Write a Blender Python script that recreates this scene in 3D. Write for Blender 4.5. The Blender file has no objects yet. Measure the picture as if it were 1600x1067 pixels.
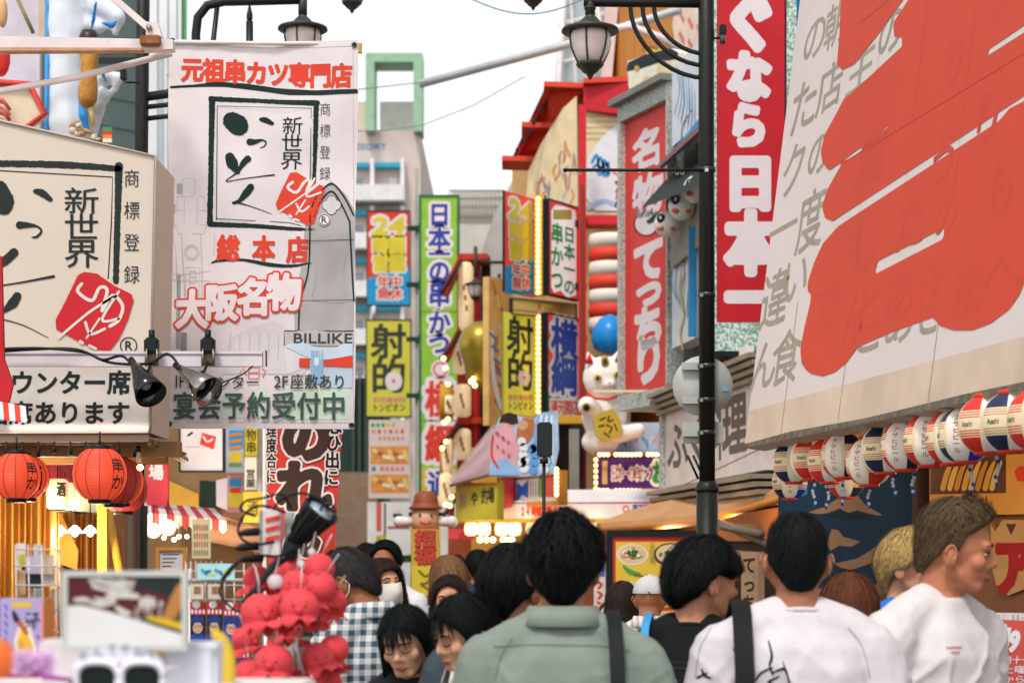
import bpy, bmesh, math, random
import numpy as np
from mathutils import Vector, Matrix, noise as mnoise
from math import sin, cos, pi, radians

random.seed(7)
SC = bpy.context.scene
COL = SC.collection
# ---------------------------------------------------------------- camera, sky, sun, exposure
F, HX, HY, CH = 3000.0, 800.0, 880.0, 1.55          # focal length in photo pixels, principal column, horizon row, eye height
cam_d = bpy.data.cameras.new('camera')
cam = bpy.data.objects.new('camera', cam_d); COL.objects.link(cam)
cam.location = (0, 0, CH); cam.rotation_euler = (pi / 2, 0, 0)
cam_d.sensor_width = 36.0; cam_d.lens = F / 1600.0 * 36.0
cam_d.shift_y = (HY - 533.5) / 1600.0
cam_d.clip_start = 0.1; cam_d.clip_end = 2000
cam_d.dof.use_dof = True; cam_d.dof.focus_distance = 8.0; cam_d.dof.aperture_fstop = 3.8
SC.camera = cam
W = bpy.data.worlds.new("World"); SC.world = W; W.use_nodes = True
_n = W.node_tree.nodes; _l = W.node_tree.links
_bg = _n['Background']; _sky = _n.new('ShaderNodeTexSky'); _sky.sky_type = 'NISHITA'
_sky.sun_disc = False; _sky.sun_elevation = radians(58); _sky.sun_rotation = radians(200)
_sky.air_density = 1.0; _sky.dust_density = 0.8; _sky.ozone_density = 1.0
_hs = _n.new('ShaderNodeHueSaturation'); _hs.inputs['Saturation'].default_value = 0.12; _hs.inputs['Value'].default_value = 1.12
_l.new(_sky.outputs[0], _hs.inputs['Color']); _l.new(_hs.outputs[0], _bg.inputs['Color'])
_bg.inputs['Strength'].default_value = 0.125
sun_d = bpy.data.lights.new('sun', 'SUN'); sun_d.energy = 1.5; sun_d.angle = radians(11); sun_d.color = (1.0, 0.96, 0.90)
sun = bpy.data.objects.new('sun', sun_d); COL.objects.link(sun)
_el, _az = radians(58), radians(200)
sun.rotation_euler = (pi / 2 - _el, 0, pi - _az)   # high, from behind the photographer
SC.view_settings.view_transform = 'Standard'; SC.view_settings.look = 'None'
SC.view_settings.exposure = 0.74; SC.view_settings.gamma = 1.0
SC.cycles.use_denoising = True
SC.cycles.max_bounces = 6; SC.cycles.diffuse_bounces = 3; SC.cycles.glossy_bounces = 3; SC.cycles.transmission_bounces = 4
SC.cycles.sample_clamp_indirect = 6.0
SC.cycles.caustics_reflective = False; SC.cycles.caustics_refractive = False

# ---------------------------------------------------------------- helpers
def P(px, py, Y):
    """the point seen at photo pixel (px, py) at distance Y"""
    return Vector(((px - HX) * Y / F, Y, 0. if py >= GND else CH + (HY - py) * Y / F))

GND = 5000     # row value standing for 'down to the ground'
def lin(h):
    h = h.lstrip('#'); c = [int(h[i:i + 2], 16) / 255 for i in (0, 2, 4)]
    return tuple((x / 12.92 if x <= .04045 else ((x + .055) / 1.055) ** 2.4) for x in c)

MATS = {}
def M(hexc, rough=.6, metal=0., var=.10, scale=6., emit=0., bump=0., bscale=40., name=None, dirt=0., spec=.25):
    """procedural paint / paper / cloth: one colour, broken up by two scales of noise"""
    key = (hexc, rough, metal, var, scale, emit, bump, bscale, dirt)
    if key in MATS: return MATS[key]
    m = bpy.data.materials.new(name or ('surface_' + hexc.lstrip('#'))); m.use_nodes = True
    nt = m.node_tree; b = nt.nodes['Principled BSDF']; c = lin(hexc)
    b.inputs['Roughness'].default_value = rough; b.inputs['Metallic'].default_value = metal
    b.inputs['Specular IOR Level'].default_value = spec
    tc = nt.nodes.new('ShaderNodeTexCoord')
    nz = nt.nodes.new('ShaderNodeTexNoise'); nz.inputs['Scale'].default_value = scale; nz.inputs['Detail'].default_value = 6
    nt.links.new(tc.outputs['Object'], nz.inputs['Vector'])
    mp = nt.nodes.new('ShaderNodeMapRange'); mp.inputs[3].default_value = 1 - var; mp.inputs[4].default_value = 1 + var
    mp.inputs[1].default_value = .3; mp.inputs[2].default_value = .7
    nt.links.new(nz.outputs['Fac'], mp.inputs[0])
    mx = nt.nodes.new('ShaderNodeVectorMath'); mx.operation = 'SCALE'; mx.inputs[0].default_value = c
    nt.links.new(mp.outputs[0], mx.inputs['Scale'])
    out = mx.outputs[0]
    if dirt > 0:
        n2 = nt.nodes.new('ShaderNodeTexNoise'); n2.inputs['Scale'].default_value = scale * .45; n2.inputs['Detail'].default_value = 9
        mpg = nt.nodes.new('ShaderNodeMapping'); mpg.inputs['Scale'].default_value = (1.4, 1.4, .25)
        nt.links.new(tc.outputs['Object'], mpg.inputs[0]); nt.links.new(mpg.outputs[0], n2.inputs['Vector'])
        r2 = nt.nodes.new('ShaderNodeMapRange'); r2.inputs[1].default_value = .52; r2.inputs[2].default_value = .75; r2.inputs[4].default_value = dirt
        nt.links.new(n2.outputs['Fac'], r2.inputs[0])
        mm = nt.nodes.new('ShaderNodeMix'); mm.data_type = 'RGBA'
        nt.links.new(r2.outputs[0], mm.inputs[0]); nt.links.new(out, mm.inputs[6]); mm.inputs[7].default_value = (*[x * .35 + .01 for x in c], 1)
        out = mm.outputs[2]
    nt.links.new(out, b.inputs['Base Color'])
    if emit > 0:
        nt.links.new(out, b.inputs['Emission Color']); b.inputs['Emission Strength'].default_value = emit
    if bump > 0:
        n3 = nt.nodes.new('ShaderNodeTexNoise'); n3.inputs['Scale'].default_value = bscale; n3.inputs['Detail'].default_value = 4
        nt.links.new(tc.outputs['Object'], n3.inputs['Vector'])
        bp = nt.nodes.new('ShaderNodeBump'); bp.inputs['Strength'].default_value = bump; bp.inputs['Distance'].default_value = .01
        nt.links.new(n3.outputs['Fac'], bp.inputs['Height']); nt.links.new(bp.outputs[0], b.inputs['Normal'])
    MATS[key] = m
    return m

def Mpat(kind, c1, c2, scale=(1, 1, 1), rough=.7, name=None, c3=None):
    """two-tone printed or woven pattern in the object's own coordinates: stripes, wood, plaid, tiles"""
    key = (kind, c1, c2, scale, rough, c3)
    if key in MATS: return MATS[key]
    m = bpy.data.materials.new(name or kind); m.use_nodes = True
    nt = m.node_tree; b = nt.nodes['Principled BSDF']; b.inputs['Roughness'].default_value = rough
    tc = nt.nodes.new('ShaderNodeTexCoord'); mpg = nt.nodes.new('ShaderNodeMapping'); mpg.inputs['Scale'].default_value = scale
    nt.links.new(tc.outputs['Object'], mpg.inputs[0])
    a, c = (*lin(c1), 1), (*lin(c2), 1)
    mix = nt.nodes.new('ShaderNodeMix'); mix.data_type = 'RGBA'; mix.inputs[6].default_value = a; mix.inputs[7].default_value = c
    if kind == 'wood':
        w = nt.nodes.new('ShaderNodeTexNoise'); w.inputs['Scale'].default_value = 2; w.inputs['Detail'].default_value = 8
        nt.links.new(mpg.outputs[0], w.inputs[0]); nt.links.new(w.outputs['Fac'], mix.inputs[0])
    elif kind in ('plaid', 'stripe'):
        sp = nt.nodes.new('ShaderNodeSeparateXYZ'); nt.links.new(mpg.outputs[0], sp.inputs[0])
        def band(sock, thr):
            fr = nt.nodes.new('ShaderNodeMath'); fr.operation = 'FRACT'; nt.links.new(sock, fr.inputs[0])
            gt = nt.nodes.new('ShaderNodeMath'); gt.operation = 'GREATER_THAN'; gt.inputs[1].default_value = thr
            nt.links.new(fr.outputs[0], gt.inputs[0]); return gt.outputs[0]
        s1 = band(sp.outputs[2 if kind == 'plaid' else 0], .5)
        if kind == 'plaid':
            s2 = band(sp.outputs[0], .5); s3 = band(sp.outputs[1], .5)
            mxx = nt.nodes.new('ShaderNodeMath'); mxx.operation = 'ADD'; nt.links.new(s1, mxx.inputs[0]); nt.links.new(s2, mxx.inputs[1])
            d = nt.nodes.new('ShaderNodeMath'); d.operation = 'MULTIPLY'; d.inputs[1].default_value = .5; nt.links.new(mxx.outputs[0], d.inputs[0])
            nt.links.new(d.outputs[0], mix.inputs[0])
        else:
            nt.links.new(s1, mix.inputs[0])
    elif kind == 'tile':
        t = nt.nodes.new('ShaderNodeTexBrick'); nt.links.new(mpg.outputs[0], t.inputs[0]); t.inputs['Scale'].default_value = 1
        t.inputs['Mortar Size'].default_value = .03; nt.links.new(t.outputs['Fac'], mix.inputs[0])
    elif kind == 'speckle':
        t = nt.nodes.new('ShaderNodeTexNoise'); t.inputs['Scale'].default_value = 60; t.inputs['Detail'].default_value = 3
        nt.links.new(mpg.outputs[0], t.inputs[0])
        r = nt.nodes.new('ShaderNodeMapRange'); r.inputs[1].default_value = .42; r.inputs[2].default_value = .58; nt.links.new(t.outputs['Fac'], r.inputs[0])
        nt.links.new(r.outputs[0], mix.inputs[0])
    nt.links.new(mix.outputs[2], b.inputs['Base Color'])
    MATS[key] = m
    return m

class MB:
    """collects shapes into ONE mesh object"""
    def __init__(s): s.v = []; s.f = []; s.m = []; s.s = []; s.mats = []
    def add(s, vs, fs, mat, smooth=False):
        if mat not in s.mats: s.mats.append(mat)
        k = s.mats.index(mat); n = len(s.v)
        s.v += [tuple(x) for x in vs]; s.f += [tuple(i + n for i in f) for f in fs]
        s.m += [k] * len(fs); s.s += [smooth] * len(fs)
        return s
    def box(s, c, d, mat, rz=0., R=None):
        c = Vector(c); R = R or Matrix.Rotation(rz, 3, 'Z')
        vs = [c + R @ Vector((x * d[0] / 2, y * d[1] / 2, z * d[2] / 2)) for x in (-1, 1) for y in (-1, 1) for z in (-1, 1)]
        return s.add(vs, [(0, 1, 3, 2), (4, 6, 7, 5), (0, 4, 5, 1), (2, 3, 7, 6), (0, 2, 6, 4), (1, 5, 7, 3)], mat)
    def rbox(s, c, d, mat, r=.01, R=None):
        """box with chamfered edges"""
        bm = bmesh.new(); bmesh.ops.create_cube(bm, size=1)
        for v in bm.verts: v.co = Vector((v.co.x * d[0], v.co.y * d[1], v.co.z * d[2]))
        bmesh.ops.bevel(bm, geom=bm.edges[:], offset=r, segments=2, affect='EDGES')
        bm.verts.index_update(); R = R or Matrix.Identity(3); c = Vector(c)
        s.add([c + R @ v.co for v in bm.verts], [[v.index for v in f.verts] for f in bm.faces], mat); bm.free(); return s
    def tube(s, pts, r, mat, n=8, caps=True, smooth=True):
        pts = [Vector(p) for p in pts]; k = len(pts); rr = r if isinstance(r, (list, tuple)) else [r] * k
        vs = []; fs = []; prev = None
        for i, p in enumerate(pts):
            t = (pts[min(i + 1, k - 1)] - pts[max(i - 1, 0)]).normalized()
            if prev is None:
                a = t.orthogonal().normalized()
            else:
                a = prev - t * prev.dot(t); a = a.normalized() if a.length > 1e-6 else t.orthogonal().normalized()
            prev = a; b = t.cross(a)
            vs += [p + (a * cos(2 * pi * j / n) + b * sin(2 * pi * j / n)) * rr[i] for j in range(n)]
        for i in range(k - 1):
            fs += [(i * n + j, i * n + (j + 1) % n, (i + 1) * n + (j + 1) % n, (i + 1) * n + j) for j in range(n)]
        if caps: fs += [tuple(range(n - 1, -1, -1)), tuple(range((k - 1) * n, k * n))]
        return s.add(vs, fs, mat, smooth)
    def lathe(s, prof, o, mat, n=20, smooth=True, R=None, sx=1., sy=1.):
        o = Vector(o); R = R or Matrix.Identity(3); k = len(prof); vs = []
        for r, z in prof:
            vs += [o + R @ Vector((sx * r * cos(2 * pi * j / n), sy * r * sin(2 * pi * j / n), z)) for j in range(n)]
        fs = [(i * n + j, i * n + (j + 1) % n, (i + 1) * n + (j + 1) % n, (i + 1) * n + j) for i in range(k - 1) for j in range(n)]
        if prof[0][0] > 1e-4: fs.append(tuple(range(n - 1, -1, -1)))
        if prof[-1][0] > 1e-4: fs.append(tuple(range((k - 1) * n, k * n)))
        return s.add(vs, fs, mat, smooth)
    def ell(s, c, r, mat, n=14, R=None):
        m = max(6, n // 2); rr = (r, r, r) if not isinstance(r, (list, tuple)) else r
        c = Vector(c); R = R or Matrix.Identity(3); vs = []
        for i in range(m + 1):
            a = pi * i / m
            vs += [c + R @ Vector((rr[0] * sin(a) * cos(2 * pi * j / n), rr[1] * sin(a) * sin(2 * pi * j / n), -rr[2] * cos(a))) for j in range(n)]
        fs = [(i * n + j, i * n + (j + 1) % n, (i + 1) * n + (j + 1) % n, (i + 1) * n + j) for i in range(m) for j in range(n)]
        return s.add(vs, fs, mat, True)
    def prism(s, loop, vec, mat):
        vec = Vector(vec); a = [Vector(p) for p in loop]; n = len(a)
        return s.add(a + [p + vec for p in a], [tuple(range(n)), tuple(range(2 * n - 1, n - 1, -1))] + [(i, i + n, (i + 1) % n + n, (i + 1) % n) for i in range(n)], mat)
    def grid(s, fn, nu, nv, mat, thick=None, smooth=True):
        """fn(a, b) -> point for a, b in 0..1; thick = vector for a back side"""
        vs = [Vector(fn(i / nu, j / nv)) for j in range(nv + 1) for i in range(nu + 1)]; w = nu + 1
        fs = [(j * w + i, j * w + i + 1, (j + 1) * w + i + 1, (j + 1) * w + i) for j in range(nv) for i in range(nu)]
        s.add(vs, fs, mat, smooth)
        if thick is not None:
            t = Vector(thick); N = len(vs); b = [v + t for v in vs]
            s.add(b, [tuple(reversed(f)) for f in fs], mat, smooth)
            ring = [i for i in range(w)] + [j * w + nu for j in range(1, nv + 1)] + [nv * w + i for i in range(nu - 1, -1, -1)] + [j * w for j in range(nv - 1, 0, -1)]
            s.add(vs + b, [(ring[i], ring[i] + N, ring[(i + 1) % len(ring)] + N, ring[(i + 1) % len(ring)]) for i in range(len(ring))], mat)
        return s
    def build(s, name, parent=None, label=None, cat=None, group=None, kind=None, origin=None):
        o0 = Vector((0, 0, 0))
        if parent is not None:
            q = parent
            while q is not None: o0 = o0 + q.location; q = q.parent
        org = Vector(origin) if origin is not None else (o0 if parent is not None else None)
        if org is None:
            a = np.array(s.v); org = Vector(((a[:, 0].min() + a[:, 0].max()) / 2, (a[:, 1].min() + a[:, 1].max()) / 2, a[:, 2].min()))
        me = bpy.data.meshes.new(name)
        me.from_pydata([(x - org[0], y - org[1], z - org[2]) for x, y, z in s.v], [], s.f)
        for m in s.mats: me.materials.append(m)
        me.polygons.foreach_set('material_index', s.m); me.polygons.foreach_set('use_smooth', s.s); me.update()
        o = bpy.data.objects.new(name, me); COL.objects.link(o)
        o.location = org - o0 if parent is not None else org
        if parent is not None: o.parent = parent
        tag(o, label, cat, group, kind)
        return o

def tag(o, label=None, cat=None, group=None, kind=None):
    for k, v in (('label', label), ('category', cat), ('group', group), ('kind', kind)):
        if v: o[k] = v
    return o

def thing(name, label, cat, loc=(0, 0, 0), group=None):
    o = bpy.data.objects.new(name, None); COL.objects.link(o); o.location = loc; o.empty_display_size = .1
    return tag(o, label, cat, group)

KIDS = {}
def kids(o):
    return [c for c in bpy.data.objects if c.parent == o]
def dup(o, loc=None, label=None, rot=None, scale=None, group=None, parent=None, cache={}):
    c = o.copy(); COL.objects.link(c)
    if loc is not None: c.location = loc
    if rot is not None: c.rotation_euler = rot
    if scale is not None: c.scale = (scale,) * 3 if not isinstance(scale, (list, tuple)) else scale
    if label: c['label'] = label
    if group: c['group'] = group
    if parent is not None: c.parent = parent
    for ch in kids(o): dup(ch, parent=c)
    return c

# ---------------------------------------------------------------- flat artwork: lettering and drawings on a board
_GC = {}
def glyph(ch):
    if ch in _GC: return _GC[ch]
    cu = bpy.data.curves.new('glyph', 'FONT'); cu.body = ch; cu.fill_mode = 'NONE'; cu.resolution_u = 3
    ob = bpy.data.objects.new('glyph', cu); COL.objects.link(ob)
    dg = bpy.context.evaluated_depsgraph_get(); me = bpy.data.meshes.new_from_object(ob.evaluated_get(dg))
    co = np.array([v.co[:2] for v in me.vertices]).reshape(-1, 2)
    ed = np.array([e.vertices[:] for e in me.edges], dtype=int).reshape(-1, 2)
    segs = np.stack([co[ed[:, 0]], co[ed[:, 1]]], 1) if len(ed) else np.zeros((0, 2, 2))
    bpy.data.objects.remove(ob); bpy.data.curves.remove(cu); bpy.data.meshes.remove(me)
    _GC[ch] = segs
    return segs

def sdist(segs, X, Y):
    """signed distance (negative inside, even-odd) from grid points to a set of closed outlines"""
    p = np.stack([X.ravel(), Y.ravel()], 1); a = segs[:, 0]; d = segs[:, 1] - a
    L = (d ** 2).sum(1) + 1e-12
    best = np.full(len(p), 1e9); ins = np.zeros(len(p), bool)
    for i in range(len(segs)):
        w = p - a[i]; t = np.clip((w @ d[i]) / L[i], 0, 1); q = w - t[:, None] * d[i]
        best = np.minimum(best, (q ** 2).sum(1))
        y0, y1 = a[i, 1], a[i, 1] + d[i, 1]
        c = (y0 > p[:, 1]) != (y1 > p[:, 1])
        if c.any(): ins ^= c & (p[:, 0] < a[i, 0] + (p[:, 1] - y0) / (d[i, 1] + 1e-15) * d[i, 0])
    s = np.sqrt(best); s[ins] *= -1
    return s.reshape(X.shape)

def loops_to_segs(loops):
    out = []
    for lp in loops:
        a = np.array(lp, float); out.append(np.stack([a, np.roll(a, -1, 0)], 1))
    return np.concatenate(out)

class Board:
    """a plane (or gently curved sheet) standing in the world; u runs right, v up, h out of its face"""
    def __init__(s, o, u, v, w=None, h=None, disp=None, fine=False):
        s.o = Vector(o); s.u = Vector(u).normalized(); s.v = Vector(v).normalized(); s.n = s.u.cross(s.v).normalized()
        s.w = w; s.h = h; s.disp = disp; s.fine = fine or disp is not None
    def uv(s, px, py):
        d = Vector(((px - HX) / F, 1, (HY - py) / F)); m = Matrix((s.u, s.v, -d)).transposed()
        r = m.inverted() @ (Vector((0, 0, CH)) - s.o)
        return r[0], r[1]
    def pt(s, a, b, h=0.):
        return s.o + s.u * a + s.v * b + s.n * (h + (s.disp(a, b) if s.disp else 0.))

def upright(px0, py0, px1, py1, Y0, Y1=None, disp=None):
    """board standing upright: left edge at column px0 and distance Y0, right edge at px1, Y1; rows are read on the left edge"""
    Y1 = Y0 if Y1 is None else Y1
    bl = P(px0, py1, Y0); tl = P(px0, py0, Y0); br = P(px1, py1, Y1); br.z = bl.z
    return Board(bl, br - bl, (0, 0, 1), (br - bl).length, tl.z - bl.z, disp)

LAY = .0016
class Ink:
    def __init__(s, board, lay=LAY): s.b = board; s.v = []; s.f = []; s.m = []; s.mats = []; s.lay = lay
    def _put(s, vs, fs, mat, layer):
        if not fs: return
        if mat not in s.mats: s.mats.append(mat)
        k = s.mats.index(mat); n = len(s.v)
        s.v += [(u, v, layer * s.lay) for u, v in vs]; s.f += [tuple(i + n for i in f) for f in fs]; s.m += [k] * len(fs)
    def uv(s, x, y): return s.b.uv(x, y)
    def box_uv(s, x0, y0, x1, y1):
        ym, xm = (y0 + y1) / 2, (x0 + x1) / 2
        return s.uv(x0, ym)[0], s.uv(xm, y1)[1], s.uv(x1, ym)[0], s.uv(xm, y0)[1]
    def field(s, f, us, vs, mat, layer):
        """fill where f < 0 (marching squares)"""
        nv, nu = f.shape; V = []; Fc = []; inside = f < 0
        q = inside[:-1, :-1].astype(int) + inside[:-1, 1:] + inside[1:, 1:] + inside[1:, :-1]
        for j, i in zip(*np.nonzero((q > 0) & (q < 4))):
            c = [(us[i], vs[j], f[j, i]), (us[i + 1], vs[j], f[j, i + 1]), (us[i + 1], vs[j + 1], f[j + 1, i + 1]), (us[i], vs[j + 1], f[j + 1, i])]
            poly = []
            for k in range(4):
                a, b = c[k], c[(k + 1) % 4]
                if a[2] < 0: poly.append((a[0], a[1]))
                if (a[2] < 0) != (b[2] < 0):
                    t = a[2] / (a[2] - b[2]); poly.append((a[0] + (b[0] - a[0]) * t, a[1] + (b[1] - a[1]) * t))
            if len(poly) >= 3:
                n = len(V); V += poly; Fc.append(tuple(range(n, n + len(poly))))
        lim = 1 if s.b.fine else 10 ** 6
        for j in range(nv - 1):
            i = 0; row = q[j]
            while i < nu - 1:
                if row[i] == 4:
                    k = i
                    while k < nu - 1 and row[k] == 4 and k - i < lim: k += 1
                    n = len(V); V += [(us[i], vs[j]), (us[k], vs[j]), (us[k], vs[j + 1]), (us[i], vs[j + 1])]; Fc.append((n, n + 1, n + 2, n + 3)); i = k
                else: i += 1
        s._put(V, Fc, mat, layer)
    def _glyph(s, ch, u0, v0, u1, v1, mat, bold, layer, res, em, slant, rough):
        segs = glyph(ch)
        if not len(segs): return
        if em: x0, y0, x1, y1 = 0., -.12, 1., .88
        else:
            a = segs.reshape(-1, 2); x0, y0 = a.min(0); x1, y1 = a.max(0)
        S = segs.copy(); w = max(x1 - x0, 1e-6); h = max(y1 - y0, 1e-6)
        su, sv = (u1 - u0) / w, (v1 - v0) / h
        S[..., 0] = u0 + (S[..., 0] - x0) * su; S[..., 1] = v0 + (S[..., 1] - y0) * sv
        if slant: S[..., 0] += (S[..., 1] - (v0 + v1) / 2) * slant
        a = S.reshape(-1, 2); H = (v1 - v0); off = bold * H; pad = off + H * .02
        du = H / res if em or (u1 - u0) > H * .6 else (u1 - u0) / res
        nu = int((a[:, 0].max() - a[:, 0].min() + 2 * pad) / du) + 3; nv = int((a[:, 1].max() - a[:, 1].min() + 2 * pad) / du) + 3
        us = a[:, 0].min() - pad + np.arange(nu) * du; vs = a[:, 1].min() - pad + np.arange(nv) * du
        X, Y = np.meshgrid(us, vs); f = sdist(S, X, Y) - off
        if rough:
            rn = np.random.RandomState(len(_GC) + nu).rand(nv, nu) - .5; f = f + rn * rough * H
        s.field(f, us, vs, mat, layer)
    def text(s, t, x0, y0, x1, y1, mat, bold=0., layer=1, res=36, slant=0., rough=0., out=None, outw=.09):
        """the whole string fitted to a pixel box"""
        b = s.box_uv(x0, y0, x1, y1)
        if out: s._glyph(t, *b, out, bold + outw, layer, res, False, slant, 0)
        s._glyph(t, *b, mat, bold, layer + (1 if out else 0), res, False, slant, rough)
    def cells(s, t, x0, y0, x1, y1, mat, bold=0., layer=1, res=40, slant=0., rough=0., out=None, outw=.09, d='v', out2=None, outw2=.16):
        """one character per cell, down ('v') or across ('h')"""
        n = len(t)
        for i, ch in enumerate(t):
            if ch in ' \u3000': continue
            if d == 'v': q = (x0, y0 + (y1 - y0) * i / n, x1, y0 + (y1 - y0) * (i + 1) / n)
            else: q = (x0 + (x1 - x0) * i / n, y0, x0 + (x1 - x0) * (i + 1) / n, y1)
            b = s.box_uv(*q); L = layer
            if out2: s._glyph(ch, *b, out2, bold + outw2, L, res, True, slant, 0); L += 1
            if out: s._glyph(ch, *b, out, bold + outw, L, res, True, slant, 0); L += 1
            s._glyph(ch, *b, mat, bold, L, res, True, slant, rough)
    def poly(s, pts, mat, layer=1):
        if s.b.fine: return s.shape([pts], mat, layer)
        s._put([s.uv(*p) for p in pts], [tuple(range(len(pts)))], mat, layer)
    def rect(s, x0, y0, x1, y1, mat, layer=1): s.poly([(x0, y1), (x1, y1), (x1, y0), (x0, y0)], mat, layer)
    def shape(s, loops, mat, layer=1, bold=0., res=64, rough=0.):
        """free outline(s), even-odd, traced in pixels; bold in pixels"""
        L = [[s.uv(*p) for p in lp] for lp in loops]; S = loops_to_segs(L); s._fill(S, mat, layer, s._px(loops[0][0]) * bold, res, rough)
    def _px(s, p):
        return abs(s.uv(p[0], p[1] + 1)[1] - s.uv(*p)[1])
    def _fill(s, S, mat, layer, off, res, rough=0.):
        a = S.reshape(-1, 2); mn, mx = a.min(0), a.max(0); du = max(mx - mn) / res; pad = abs(off) + du
        us = np.arange(mn[0] - pad, mx[0] + pad + du, du); vs = np.arange(mn[1] - pad, mx[1] + pad + du, du)
        X, Y = np.meshgrid(us, vs); f = sdist(S, X, Y) - off
        if rough: f = f + (np.random.RandomState(5).rand(*f.shape) - .5) * rough
        s.field(f, us, vs, mat, layer)
    def brush(s, pts, wid, mat, layer=1, res=60, rough=0.):
        """tapering stroke through pixel points; wid = half widths in pixels (one or one per point)"""
        k = len(pts); wid = wid if isinstance(wid, (list, tuple)) else [wid] * k
        # Catmull-Rom for a smooth line
        pp = []; ww = []
        for i in range(k - 1):
            p0, p1, p2, p3 = (np.array(pts[max(i - 1, 0)], float), np.array(pts[i], float), np.array(pts[i + 1], float), np.array(pts[min(i + 2, k - 1)], float))
            n = 5 if k > 2 else 1
            for q in range(n):
                t = q / n; pp.append(.5 * ((2 * p1) + (-p0 + p2) * t + (2 * p0 - 5 * p1 + 4 * p2 - p3) * t ** 2 + (-p0 + 3 * p1 - 3 * p2 + p3) * t ** 3)); ww.append(wid[i] + (wid[i + 1] - wid[i]) * t)
        pp.append(np.array(pts[-1], float)); ww.append(wid[-1])
        U = np.array([s.uv(*p) for p in pp]); w = np.array(ww) * s._px(pts[0])
        mn, mx = U.min(0) - w.max() * 1.2, U.max(0) + w.max() * 1.2; du = max(mx - mn) / res
        us = np.arange(mn[0], mx[0] + du, du); vs = np.arange(mn[1], mx[1] + du, du); X, Y = np.meshgrid(us, vs)
        f = np.full(X.shape, 1e9)
        for i in range(len(U) - 1):
            d = U[i + 1] - U[i]; L = (d ** 2).sum() + 1e-12; t = np.clip(((X - U[i, 0]) * d[0] + (Y - U[i, 1]) * d[1]) / L, 0, 1)
            f = np.minimum(f, np.hypot(X - U[i, 0] - t * d[0], Y - U[i, 1] - t * d[1]) - (w[i] + (w[i + 1] - w[i]) * t))
        if rough: f = f + (np.random.RandomState(3).rand(*f.shape) - .5) * rough * w.max()
        s.field(f, us, vs, mat, layer)
    def line(s, pts, w, mat, layer=1, closed=False):
        """thin ribbon of half width w pixels"""
        k = len(pts); U = [Vector(s.uv(*p)) for p in pts]; hw = s._px(pts[0]) * w; V = []
        for i in range(k):
            a = U[(i - 1) % k] if closed or i > 0 else U[i]; b = U[(i + 1) % k] if closed or i < k - 1 else U[i]
            t = (b - a); t = t.normalized() if t.length > 1e-9 else Vector((1, 0)); nn = Vector((-t.y, t.x))
            V += [tuple(U[i] + nn * hw), tuple(U[i] - nn * hw)]
        n = k if closed else k - 1
        s._put(V, [(2 * i + 1, (2 * i + 3) % (2 * k), (2 * i + 2) % (2 * k), 2 * i) for i in range(n)], mat, layer)
    def disc(s, x, y, rx, mat, layer=1, ry=None, n=24, inner=0.):
        ry = ry or rx
        o = [(x + rx * cos(2 * pi * i / n), y - ry * sin(2 * pi * i / n)) for i in range(n)]
        if inner:
            V = [s.uv(*p) for p in o] + [s.uv(x + (a - x) * inner, y + (b - y) * inner) for a, b in o]
            s._put(V, [(i, (i + 1) % n, (i + 1) % n + n, i + n) for i in range(n)], mat, layer)
        else: s._put([s.uv(*p) for p in o], [tuple(range(n))], mat, layer)
    def build(s, name, parent, warp=None):
        mb = MB()
        pts = [(warp(*q) if warp else s.b.pt(*q)) for q in s.v]
        mb.v = [tuple(p) for p in pts]; mb.f = s.f; mb.m = s.m; mb.s = [False] * len(s.f); mb.mats = s.mats
        return mb.build(name, parent)

def panel(mb, b, mat, thick=.08, side=None):
    """solid panel behind board b (front face on the plane)"""
    q = [b.pt(0, 0), b.pt(b.w, 0), b.pt(b.w, b.h), b.pt(0, b.h)]; back = b.n * -thick; z = [p + back for p in q]
    mb.add(q, [(0, 1, 2, 3)], mat)
    mb.add(q + z, [(4, 7, 6, 5), (0, 4, 5, 1), (1, 5, 6, 2), (2, 6, 7, 3), (3, 7, 4, 0)], side or mat)

def rim(mb, b, mat, wid, out=.012, depth=.03):
    """frame of four bars round the edge of board b, standing proud of its face"""
    w, h = b.w, b.h
    for (a0, b0, a1, b1) in ((-wid, -wid, w + wid, 0), (-wid, h, w + wid, h + wid), (-wid, 0, 0, h), (w, 0, w + wid, h)):
        q = [b.pt(a0, b0, out), b.pt(a1, b0, out), b.pt(a1, b1, out), b.pt(a0, b1, out)]
        mb.prism([q[0], q[1], q[2], q[3]], b.n * -(depth + out), mat)

def signboard(name, label, cat, b, face, edge=None, thick=.1, frame=None, fw=.03, group=None, supports=None):
    t = thing(name, label, cat, b.pt(b.w / 2, 0, -thick / 2), group)
    mb = MB(); panel(mb, b, face, thick, edge or face); mb.build('panel', t)
    if frame:
        f = MB(); rim(f, b, frame, fw, .012, thick * .9); f.build('frame', t)
    return t, Ink(b)
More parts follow.
